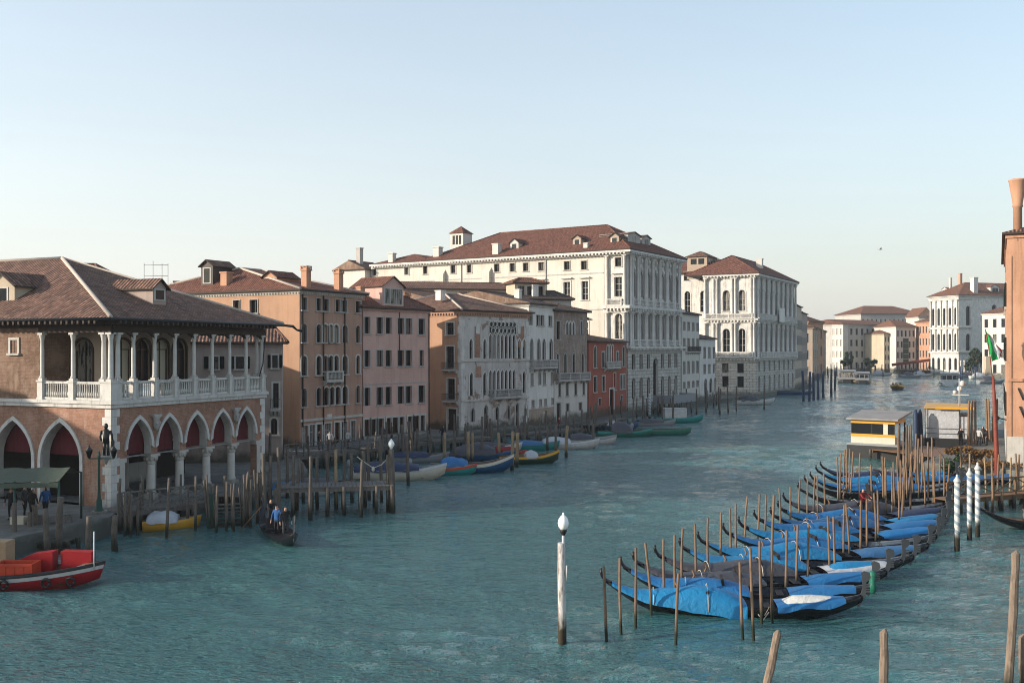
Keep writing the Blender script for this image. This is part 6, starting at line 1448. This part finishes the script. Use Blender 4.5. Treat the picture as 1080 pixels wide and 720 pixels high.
boat('rowing_boat', 'red covered boat between the pale canvas heap and the dark green boat', 531, 483, .1, 4.0, 1.6, .5, 'walnut', 'red_paint', 'walnut', .2, 'cloth_red', .6, (-.8, .6))
boat('motorboat', 'white motorboat with a cabin canvas, left one of two before the brick house', 598, 472.5, .06, 6.2, 2.0, .6, 'white_paint', 'white_paint', 'grey_paint', .35, 'tarp_pale', .5, (-.8, .1))
boat('motorboat', 'white motorboat behind the other, right one of two before the brick house', 622, 468, .06, 5.4, 1.8, .6, 'white_paint', 'grey_paint', 'grey_paint', .35, 'tarp_grey', .5, (-.8, .1))
boat('rowing_boat', 'sea green boat under a grey tent cover, left of two before the red house', 658, 460, .05, 6.2, 2.0, .55, 'green_paint', 'teal_paint', 'walnut', .3, 'tarp_grey', 1.1, (-.5, .3))
boat('rowing_boat', 'bright green open boat, right of two before the red house', 698, 458.5, .06, 6.6, 1.8, .6, 'green_paint', 'green_paint', 'walnut', .25, engine=True)
def whitebox(t, h, sh, half):
    mb = MB(); mb.box(-2.1, .9, -.8, .8, .4, 1.9); mb.box(-2.15, .95, -.85, .85, 1.9, 1.98); mb.build('cabin', ['white_paint'], t)
boat('cargo_boat', 'turquoise work boat with a white box cabin before the landing stage', 716, 445.5, .08, 6.4, 2.2, .65, 'teal_paint', 'teal_paint', 'grey_paint', .5, extra=whitebox)
boat('motorboat', 'white motorboat under a dark cover below the second white palace', 795, 426.5, .05, 7.2, 2.3, .8, 'white_paint', 'white_paint', 'grey_paint', .4, 'tarp_grey', .9, (-.7, .2))
for k, (px, py, hu, co, lb) in enumerate([(440, 487, 'grey_paint', 'tarp_navy', 'grey boat with navy cover close to the pink house platform'), (520, 476, 'white_paint', 'tarp_grey', 'pale boat half hidden by piles before the gothic palace'), (560, 474, 'teal_paint', 'tarp_slate', 'turquoise boat behind the piles before the white canal house'), (650, 452, 'blue_paint', 'tarp_pale', 'blue boat with pale cover behind the grey tent covered one'), (690, 449, 'grey_paint', 'tarp_grey', 'grey boat behind the bright green open boat'), (310, 522, 'white_paint', 'tarp_slate', 'pale blue covered boat tied behind the long jetty'), (338, 518, 'dkgreen_paint', 'tarp_grey', 'dark boat moored behind the long jetty piles'), (836, 416, 'blue_paint', 'tarp_navy', 'dark barge along the wall of the second white palace')]):
    boat('rowing_boat', lb, px, py, .1, 5.4 if k < 7 else 9, 1.8, .55, hu, hu, 'walnut', .3, co, .36, (-.8, .4))

# ---------------------------------------------------------------- people
def person_mesh(pose, top, bottom, hat=None, seed=0):
    """one skinned body from a joint skeleton, 1.72 m tall, facing local -y"""
    P_ = {'pel': (0, 0, .92), 'waist': (0, .0, 1.08), 'chest': (0, .0, 1.32), 'neck': (0, -.01, 1.47), 'head': (0, -.03, 1.60), 'crown': (0, -.02, 1.68), 'nose': (0, -.12, 1.585)}
    R_ = {'pel': (.155, .115), 'waist': (.14, .10), 'chest': (.18, .125), 'neck': (.06, .06), 'head': (.085, .10), 'crown': (.075, .085), 'nose': (.018, .018)}
    E = [('pel', 'waist'), ('waist', 'chest'), ('chest', 'neck'), ('neck', 'head'), ('head', 'crown'), ('head', 'nose')]
    for sg, n_ in ((-1, 'l'), (1, 'r')):
        st = pose.get('step', .0)*sg; arm = pose.get('arm'+n_, (.30*sg, -.02, 1.12, .30*sg, -.10, .88))
        P_.update({'hip'+n_: (.10*sg, 0, .86), 'kn'+n_: (.105*sg, -.02+st*.5, .48), 'an'+n_: (.105*sg, .02+st, .09), 'toe'+n_: (.12*sg, -.15+st, .04), 'sh'+n_: (.19*sg, 0, 1.39), 'el'+n_: arm[:3], 'wr'+n_: arm[3:]})
        a = Vector(arm[3:]); d = (a-Vector(arm[:3])).normalized(); P_['pa'+n_] = tuple(a+d*.08); P_['fi'+n_] = tuple(a+d*.17+Vector((0, -.02, 0))); P_['th'+n_] = tuple(a+d*.09+Vector((-.03*sg, -.05, 0)))
        R_.update({'hip'+n_: (.095, .095), 'kn'+n_: (.062, .062), 'an'+n_: (.045, .045), 'toe'+n_: (.042, .035), 'sh'+n_: (.068, .068), 'el'+n_: (.048, .048), 'wr'+n_: (.034, .034), 'pa'+n_: (.042, .025), 'fi'+n_: (.022, .016), 'th'+n_: (.014, .014)})
        E += [('pel', 'hip'+n_), ('hip'+n_, 'kn'+n_), ('kn'+n_, 'an'+n_), ('an'+n_, 'toe'+n_), ('chest', 'sh'+n_), ('sh'+n_, 'el'+n_), ('el'+n_, 'wr'+n_), ('wr'+n_, 'pa'+n_), ('pa'+n_, 'fi'+n_), ('pa'+n_, 'th'+n_)]
    ks = list(P_); me = bpy.data.meshes.new('body'); me.from_pydata([P_[k] for k in ks], [(ks.index(a), ks.index(b)) for a, b in E], [])
    o = bpy.data.objects.new('tmp', me); C.objects.link(o); md = o.modifiers.new('s', 'SKIN'); md.use_smooth_shade = True
    sv = me.skin_vertices[0].data if len(me.skin_vertices) else None
    if sv is None:
        import bmesh
        bm = bmesh.new(); bm.from_mesh(me); bm.verts.layers.skin.verify(); bm.to_mesh(me); bm.free(); sv = me.skin_vertices[0].data
    for i, k in enumerate(ks): sv[i].radius = R_[k]; sv[i].use_root = (k == 'pel')
    sub = o.modifiers.new('u', 'SUBSURF'); sub.levels = 1; sub.render_levels = 1
    dg = bpy.context.evaluated_depsgraph_get(); dg.update(); nm = bpy.data.meshes.new_from_object(o.evaluated_get(dg)); bpy.data.objects.remove(o)
    nm.materials.clear()
    for m in (top, bottom, 'skin', 'hair', 'blackmat'): nm.materials.append(M[m])
    hands = [Vector(P_['pal']), Vector(P_['par'])]
    for p in nm.polygons:
        c = p.center; p.use_smooth = True
        if any((c-h_).length < .11 for h_ in hands): mi = 2
        elif c.z < .1: mi = 4
        elif c.z < .90: mi = 1
        elif c.z < 1.46: mi = 0
        else: mi = 3 if (c.z > 1.63 or c.y > .02) else 2
        p.material_index = mi
    nm.name = 'body'; return nm
PPL = {}
def person(px, py, z, label, rz=0, top='cloth_black', bottom='cloth_grey', pose=None, group=None, loc=None):
    key = (top, bottom, str(pose))
    if key not in PPL: PPL[key] = person_mesh(pose or {}, top, bottom)
    o = inst('person', PPL[key], None, loc or (*at(px, py, z)[:2], z), rz); return tag(o, label, 'person', group)
# traghetto gondola with its people
x, y, _ = at(287, 562); a_ = -1.12
tg = gondola('black ferry gondola with standing people pulling away from the boat steps', x-GL*math.cos(a_)*.75, y-GL*math.sin(a_)*.75, a_, seed=41, group='ferry gondola'); tg.scale = (.7, 1, 1)
def ontg(u, v): c, s = math.cos(a_), math.sin(a_); bx, by = tg.location[:2]; return (bx+u*c-v*s, by+u*s+v*c, .05)
row = {'arml': (-.3, -.25, 1.2, -.1, -.5, 1.1), 'armr': (.32, -.2, 1.25, .12, -.5, 1.2), 'step': .18}
person(0, 0, 0, 'person in black standing at the back of the ferry gondola holding an oar', .9, 'cloth_black', 'cloth_black', row, None, (*ontg(-1.7, 0)[:2], .12)); person(0, 0, 0, 'person in a blue jacket standing in the middle of the ferry gondola', -.4, 'cloth_blue', 'cloth_black', None, None, ontg(.1, -.05)); person(0, 0, 0, 'person in black standing right of the blue jacket in the ferry gondola', .4, 'cloth_black', 'cloth_grey', None, None, ontg(.75, .25))
mb = MB(); mb.tube([(0, 0, 1.35), (-1.6, .3, -.4)], .03, 6); tag(mb.build('oar', ['walnut'], None, ontg(-1.9, -.45)), 'long brown oar held over the side of the ferry gondola', 'oar')
# market tent and its people
x, y, _ = at(36, 560, 1.0); tn = thing('market_tent', 'olive green awning on green poles on the quay before the market hall', 'tent', (x-.2, y+1.9, 1.0), .12)
mb = MB(); rows = []
for j in range(5): q = -1.9+.95*j; rows.append([(-3.3+.55*i, q, 2.45+.5*(1-abs(q)/1.9)-.06*math.sin(i*1.1)**2) for i in range(9)])
mb.loft(rows, 0, False, False); mb.loft([[(-3.3+.55*i, -1.92, 2.42-.06*math.sin(i*1.1)**2) for i in range(9)], [(-3.3+.55*i, -1.95, 2.15+.03*math.sin(i*3)) for i in range(9)]], 0, False, False); mb.build('canopy', ['awning'], tn)
for xx, yy in ((-3.2, -1.8), (-1.0, -1.8), (1.1, -1.8), (1.1, 1.8), (-3.2, 1.8)): mb = MB(); mb.tube([(xx, yy, 0), (xx, yy, 2.48)], .06, 7); mb.build('pole', ['green_iron'], tn)
for k, (px, py, tp, lb) in enumerate([(12, 548, 'cloth_black', 'person in black under the left half of the olive awning'), (26, 545, 'cloth_grey', 'person in a grey coat in the middle under the olive awning'), (34, 549, 'cloth_black', 'person in black beside the right pole of the olive awning'), (48, 546, 'cloth_blue', 'person in a blue jacket right of the olive awning')]): person(px, py, 1.0, lb, k*1.4, tp, 'cloth_black', {'step': .1*(k % 2)})
x, y, _ = at(20, 552, 1.0)
for k, (dx, dy) in enumerate(((0, 0), (1.0, .2), (2.2, .3))): mb = MB(); mb.box(-.35, .35, -.25, .25, 0, .3); mb.box(-.36, -.31, -.26, .26, .3, .38); mb.box(.31, .36, -.26, .26, .3, .38); mb.box(-.31, .31, -.26, -.21, .3, .38); mb.box(-.31, .31, .21, .26, .3, .38); tag(mb.build('crate', ['plank' if k else 'cream_paint'], None, (x+dx, y+dy, 1.0), k*.3), ['cream coloured crate on the quay under the olive awning', 'grey crate in the middle of the row under the olive awning', 'grey crate at the right end of the row under the olive awning'][k], 'crate', 'crates on the market quay')
# green street lamp
x, y, _ = at(104.5, 541, 1.0); sl = thing('street_lamp', 'green iron street lamp with two dark lanterns at the corner of the market hall', 'street lamp', (x, y, 1.0)); mb = MB(); mb.lathe([(.26, 0), (.26, .15), (.18, .3), (.16, .7), (.1, .85), (.075, 1.2), (.06, 3.0), (.09, 3.1), (.04, 3.4)], 10); mb.bar((-.55, 0, 3.0), (.8, 0, 3.0), .05, .06); mb.build('post', ['green_iron'], sl); mb = MB(); mb.box(-.33, .33, -.33, .33, -.0, .14); mb.build('plinth', ['stone'], sl)
for dx in (-.55, .8): mb = MB(); mb.lathe([(.07, 0), (.2, .4), (.22, .42), (.06, .62), (.03, .72)], 6, 0, (dx, 0, 3.02)); mb.build('lantern', ['iron'], sl)
# people along the bank
for k, (px, py, z, tp, lb) in enumerate([(348, 474, 1.0, 'cloth_pale', 'person in a pale top walking before the doors of the brown house'), (367, 473, 1.0, 'cloth_pale', 'person in light clothes right of the other before the brown house'), (336, 474, 1.0, 'cloth_black', 'person in black standing before the dark door of the brown house'), (467, 467, 1.0, 'cloth_black', 'person in black at the foot of the gothic palace side wall'), (404, 468, 1.0, 'cloth_grey', 'person in grey sitting by the railing before the pink house'), (590, 456, .7, 'cloth_red', 'person in red by the piles before the brick canal house')]): person(px, py, z, lb, k, tp, 'cloth_grey', {'step': .15*(k % 2)})
person(910, 545, .15, 'person in a dark red jacket bending over an open gondola among the poles', .5, 'cloth_red', 'cloth_black', row)

# ---------------------------------------------------------------- water bus stop, white cabin, far boats
Yv = 92.0; x0 = (897.5-540)*Yv/FOC
vs = thing('water_bus_stop', 'floating water bus stop with yellow bands, glazed walls and a grey roof', 'water bus stop', (x0, Yv, 0), -.6); W = 3.9; DD = 5.0
mb = MB(); mb.box(-.3, W+.4, -.3, DD, -.5, 1.2); mb.build('pontoon', ['iron'], vs); mb = MB(); mb.box(-.32, W+.42, -.32, DD+.02, 1.2, 1.38); mb.build('deck', ['grey_paint'], vs)
mb = MB(); mb.box(0, W, 0, .08, 1.38, 1.98); mb.box(0, .08, .08, DD-1, 1.38, 1.98); mb.box(W-.08, W, .08, DD-3, 1.38, 1.98); mb.box(W*.74, W*.84, -.004, .084, 2.2, 3.2); mb.build('lower_panel', ['cream_paint'], vs)
mb = MB(); mb.box(-.02, W+.02, -.02, .1, 1.981, 2.24); mb.box(-.02, W+.02, -.02, .1, 3.2, 3.52); mb.box(-.02, .1, .1, DD-1, 1.981, 2.24); mb.box(-.02, .1, .1, DD-1, 3.2, 3.52); mb.box(W-.1, W+.02, .1, DD-1, 3.2, 3.52); mb.build('yellow_band', ['yellow_paint'], vs)
mb = MB(); mb.box(.06, W-.06, .03, .06, 2.24, 3.2); mb.box(.03, .06, .06, DD-1, 2.24, 3.2); mb.build('glazing', ['glass'], vs)
[MB().box(a-.04, a+.04, -.0, .08, 2.24, 3.2).build('frame_post', ['iron'], vs) for a in (.04, W*.48, W-.04)]; [MB().box(a-.06, a+.06, b_-.06, b_+.06, 1.38, 3.2).build('frame_post', ['iron'], vs) for a in (.06, W-.06) for b_ in (DD-1, DD-3)]
mb = MB(); mb.add([(-.35, -.4, 3.53), (W+.35, -.4, 3.53), (W+.35, DD, 4.0), (-.35, DD, 4.0), (-.35, -.4, 3.67), (W+.35, -.4, 3.67), (W+.35, DD, 4.14), (-.35, DD, 4.14)], [(0, 3, 2, 1), (4, 5, 6, 7), (0, 1, 5, 4), (1, 2, 6, 5), (2, 3, 7, 6), (3, 0, 4, 7)]); mb.build('roof', ['paving'], vs)
Yc = 101.0; x0 = (973-540)*Yc/FOC; cb = thing('water_bus', 'white boat cabin end with an orange roof edge and radar mast at the landing', 'boat', (x0, Yc, 0), -.42)
mb = MB(); mb.loft([[(0, 0, -.4), (4.6, 0, -.4), (4.6, 0, 1.0), (0, 0, 1.0)], [(.2, 12, -.4), (4.4, 12, -.4), (4.4, 12, 1.2), (.2, 12, 1.2)]], 0, True, True, False); mb.build('hull', ['iron'], cb)
mb = MB(); mb.box(.35, 3.35, .3, 9, 1.01, 4.0); mb.box(3.4, 4.3, .5, 9, 1.01, 3.2); mb.build('cabin', ['tarp_pale'], cb); mb = MB(); mb.box(.1, 4.7, -.1, 9.5, 4.02, 4.1); mb.box(1.2, 4.8, -.15, -.101, 3.95, 4.2); mb.build('roof_edge', ['yellow_paint'], cb)
mb = MB(); [mb.tube([(a, .15, 1.0), (a, .15, 4.0)], .04, 5) for a in (.3, 3.4, 4.5)]; [mb.tube([(.3, .15, z), (4.5, .15, z)], .025, 5) for z in (1.5, 2.0)]; mb.build('railing', ['steel'], cb)
mb = MB(); mb.tube([(3.4, 2, 4.2), (3.4, 2, 7.0)], .05, 6); mb.lathe([(.1, 5.4), (.2, 5.5), (.2, 5.7), (.1, 5.8)], 8, 0, (3.0, 2, 0)); mb.lathe([(.1, 6.2), (.26, 6.3), (.26, 6.65), (.1, 6.8)], 8, 0, (3.7, 2, 0)); mb.box(2.7, 4.3, 1.9, 2.1, 5.3, 5.4); mb.build('radar_mast', ['white_paint'], cb)
for k, dx in enumerate((-.9, -.35)): mb = MB(); mb.tube([(0, 0, -1), (.02, 0, 1.5), (-.03, 0, 3.4), (-.01, 0, 3.9)], [.26, .27, .24, .1], 8); tag(mb.build('mooring_pile', ['bluepole'], None, (x0+dx-.1, Yc-.8+k*.3, 0)), ['dark thick pile left of the white cabin', 'dark thick pile touching the white cabin'][k], 'mooring pile')
x, y, z = pt(1012, 410, 104); t_ = thing('street_lamp', 'slender white lamp post with a white globe by the water bus landing', 'street lamp', (x, y, 0)); mb = MB(); mb.tube([(0, 0, -.5), (0, 0, z-.2)], .09, 8); mb.build('post', ['white_paint'], t_); mb = MB(); mb.lathe([(.05, z-.25), (.2, z-.12), (.26, z+.05), (.18, z+.22), (.02, z+.3)], 12); mb.build('globe', ['globe'], t_)
for k, px in enumerate((1021.5, 1024.5, 1029, 1041, 1044, 1048, 1051)): x, y = ptop(px, 422 if k < 3 else 420, 5.2); pole(x, y, 5.2, 'tall pale pile in the row at the landing left of the orange building', 'tall piles at the landing', .115, 'pole')
a_ = at(985, 482, .9); c_ = at(1046, 478, .9); jetty('landing_stage', 'timber landing stage with boarding people left of the orange building', a_[:2], c_[:2], 7, .95, 5, 'walnut', False, 'landing stage')
for k, (px, py, tp, lb) in enumerate([(1013.5, 463, 'cloth_black', 'person in a dark coat standing right of the white cabin'), (1027.5, 462, 'cloth_black', 'person in black, left of the group on the landing stage'), (1032.5, 463, 'cloth_pale', 'person in a pale jacket in the group on the landing stage'), (1037, 461, 'cloth_grey', 'person in grey at the right of the group on the landing stage'), (1041, 463, 'cloth_black', 'person in black at the foot of the tall piles by the orange building')]): person(px, py+7, .95, lb, k*1.1, tp, 'cloth_black')
vn = thing('vine_shrub', 'dry brown vine spilling over the landing beside the flagpole', 'shrub', (*at(1022, 490, .9)[:2], .9)); mb = MB(); [mb.tube([(dx, 0, -.3), (dx*1.3, .3, .7), (dx*1.7, .2, 1.3)], [.05, .03, .02], 5) for dx in (-1.5, -.7, .2, .9)]; mb.build('stems', ['bark'], vn); leaves(1700, (0, 0, .85), (2.0, .9, .7), .12, 'vine', 'foliage', vn, 9)
v2 = thing('shrub', 'small dark green bush behind the striped poles', 'shrub', (*at(1004, 500, .5)[:2], .3)); mb = MB(); mb.tube([(0, 0, -.8), (0, .1, .8)], .05, 5); mb.build('stems', ['bark'], v2); leaves(800, (0, 0, .7), (.8, .7, 1.2), .12, 'leaf2', 'foliage', v2, 12)
v3 = thing('shrub', 'low brown creeper on the quay edge right of the dry vine', 'shrub', (*at(1042, 494, .9)[:2], .9)); mb = MB(); mb.tube([(0, 0, -.3), (0.2, .1, .5)], .05, 5); mb.build('stems', ['bark'], v3); leaves(700, (0, 0, .35), (1.6, .8, .5), .12, 'vine', 'foliage', v3, 15)

def waterbus(label, px, py, ang, L_=14, W_=4.2, hull='white_paint', band='yellow_paint', cab='white_paint', H_=2.3):
    x, y, _ = at(px, py); t = thing('water_bus', label, 'water bus', (x, y, 0), ang); secs = []
    for i in range(13):
        q = i/12; b = W_/2*(1-abs(2*q-1)**3*.55); secs.append([(L_*(q-.5), -b*.85, -.4), (L_*(q-.5), -b, .9+.3*q**3), (L_*(q-.5), b, .9+.3*q**3), (L_*(q-.5), b*.85, -.4)])
    mb = MB(); mb.loft(secs, 0); mb.build('hull', [hull], t); mb = MB(); mb.box(-L_*.38, L_*.30, -W_*.42, W_*.42, .8, H_+.9); mb.build('cabin', [cab], t)
    mb = MB(); mb.box(-L_*.36, L_*.301+.02, -W_*.425, W_*.425, 1.7, H_+.4); mb.build('windows', ['glass'], t); mb = MB(); [mb.box(-L_*.36+k*1.4, -L_*.36+k*1.4+.15, -W_*.43, W_*.43, 1.65, H_+.45) for k in range(int(L_*.66/1.4)+1)]; [mb.box(L_*.3, L_*.305+.05, a-.08, a+.08, 1.6, H_+.45) for a in (-W_*.36, -.7, .7, W_*.36)]; mb.build('window_posts', [cab], t)
    mb = MB(); mb.box(-L_*.42, L_*.34, -W_*.46, W_*.46, H_+.9, H_+1.1); mb.build('roof', [cab], t); mb = MB(); mb.box(-L_*.45, L_*.4, -W_*.505, W_*.505, .62, .82); mb.build('band', [band], t); return t
waterbus('white water bus coming head on at the right side of the far canal', 1001.5, 406, -1.99, 16, 5.2, 'white_paint', 'grey_paint', 'white_paint', 2.4)
waterbus('dark hulled water bus at the landing on the far left bank', 909, 404, -1.9, 18, 4.6, 'iron', 'yellow_paint', 'grey_paint', 2.2)
waterbus('dark water bus pontoon moored left of the other on the far left bank', 893, 403, -1.88, 18, 5.5, 'iron', 'grey_paint', 'grey_paint', 2.6)
def taxi(t, h, sh, half):
    mb = MB(); mb.box(-2.2, .6, -.75, .75, .5, 1.5); mb.build('cabin', ['walnut'], t); mb = MB(); mb.box(-2.0, .62, -.77, .77, .95, 1.4); mb.build('windows', ['glass'], t)
tx = boat('cargo_boat', 'orange brown work boat with people aboard coming down the middle of the far canal', 946.5, 410.5, -1.94, 8.5, 3.6, .95, 'walnut', 'yellow_paint', 'walnut', .5, stripe=.4, deck=.7)
for k, (dx, dy, tp) in enumerate(((-.9, .5, 'cloth_black'), (.1, 1.2, 'cloth_blue'), (.8, .2, 'cloth_black'))): person(0, 0, 0, ['person in black left on the far work boat', 'person in blue in the middle of the far work boat', 'person in black right on the far work boat'][k], 0, tp, 'cloth_black', None, None, (tx.location[0]+dx, tx.location[1]+dy, .12))
for k, (px, py) in enumerate(((960, 398), (972, 397), (1022, 398), (1035, 399), (1045, 404), (930, 396))): boat('motorboat', ['pale motorboat moored before the slim yellow house', 'grey motorboat before the brick red far house', 'white motorboat moored below the white pillars', 'pale motorboat right of the pillars', 'white motorboat beside the orange building edge, far off', 'small motorboat at the far quay left'][k], px, py, .1, 8, 2.6, .9, 'white_paint' if k % 2 else 'grey_paint', 'white_paint', 'grey_paint', .4, 'tarp_pale' if k % 2 else 'tarp_grey', 1.1, (-.7, .2))
rnd = random.Random(5)
for k in range(34):
    px = rnd.uniform(872, 1036); Y = rnd.uniform(355, 405) if px < 980 else rnd.uniform(330, 362); pole((px-540)*Y/FOC, Y, rnd.uniform(2.5, 4.5), 'distant dark pile along the far waterfront', 'piles along the far waterfront', .2, 'bluepole' if k % 2 else 'pile', 'flat', 'mooring_pile')
# red crane arm of a work pontoon on the far bank
x, y, _ = at(985, 394); t_ = thing('work_pontoon', 'rust red work pontoon with a low crane arm below the tall far palace', 'pontoon', (x-9, y, 0), 0); mb = MB(); mb.box(-4, 14, -2, 2, -.4, 1.3); mb.build('hull', ['iron'], t_); mb = MB(); mb.bar((-8, 0, 3.6), (9.5, 0, 5.8), .8, 1.1); mb.bar((9.5, 0, 1.3), (9.5, 0, 12), .9, .9); mb.box(8.3, 11.5, -1, 1, 1.3, 4); mb.build('crane', ['rust_pole'], t_)
# a gull in the sky
x, y, z = pt(928, 263, 120); mb = MB(); mb.tube([(-.3, 0, 0), (-.1, 0, .02), (.15, 0, .02), (.32, 0, .0)], [.02, .07, .07, .02], 7)
for sg in (-1, 1): mb.add([(-.08, 0, .03), (.14, 0, .03), (.12, sg*.35, .2), (-.04, sg*.35, .19), (-.1, sg*.75, .1), (-.08, 0, .0), (.14, 0, .0), (.12, sg*.35, .18), (-.04, sg*.35, .17)], [(0, 1, 2, 3), (3, 2, 4), (5, 8, 7, 6), (8, 4, 7), (1, 6, 7, 2), (2, 7, 4), (0, 3, 8, 5), (3, 4, 8)])
tag(mb.build('gull', ['gull'], None, (x, y, z), 0), 'small pale gull flying over the far end of the canal', 'bird')
# ---------------------------------------------------------------- winter haze over the whole canal
mb = MB(); mb.box(-820, 820, -220, 1420, -2.6, 48)
hm = bpy.data.materials.new('winter_haze'); hm.use_nodes = True; hn = hm.node_tree; hn.nodes.remove(hn.nodes['Principled BSDF'])
pv = hn.nodes.new('ShaderNodeVolumePrincipled'); pv.inputs['Density'].default_value = .0002; pv.inputs['Color'].default_value = (.92, .95, 1, 1); pv.inputs['Anisotropy'].default_value = .2
hn.links.new(pv.outputs[0], hn.nodes['Material Output'].inputs['Volume'])
tag(mb.build('haze', [hm]), kind='stuff')
scene.cycles.volume_bounces = 0
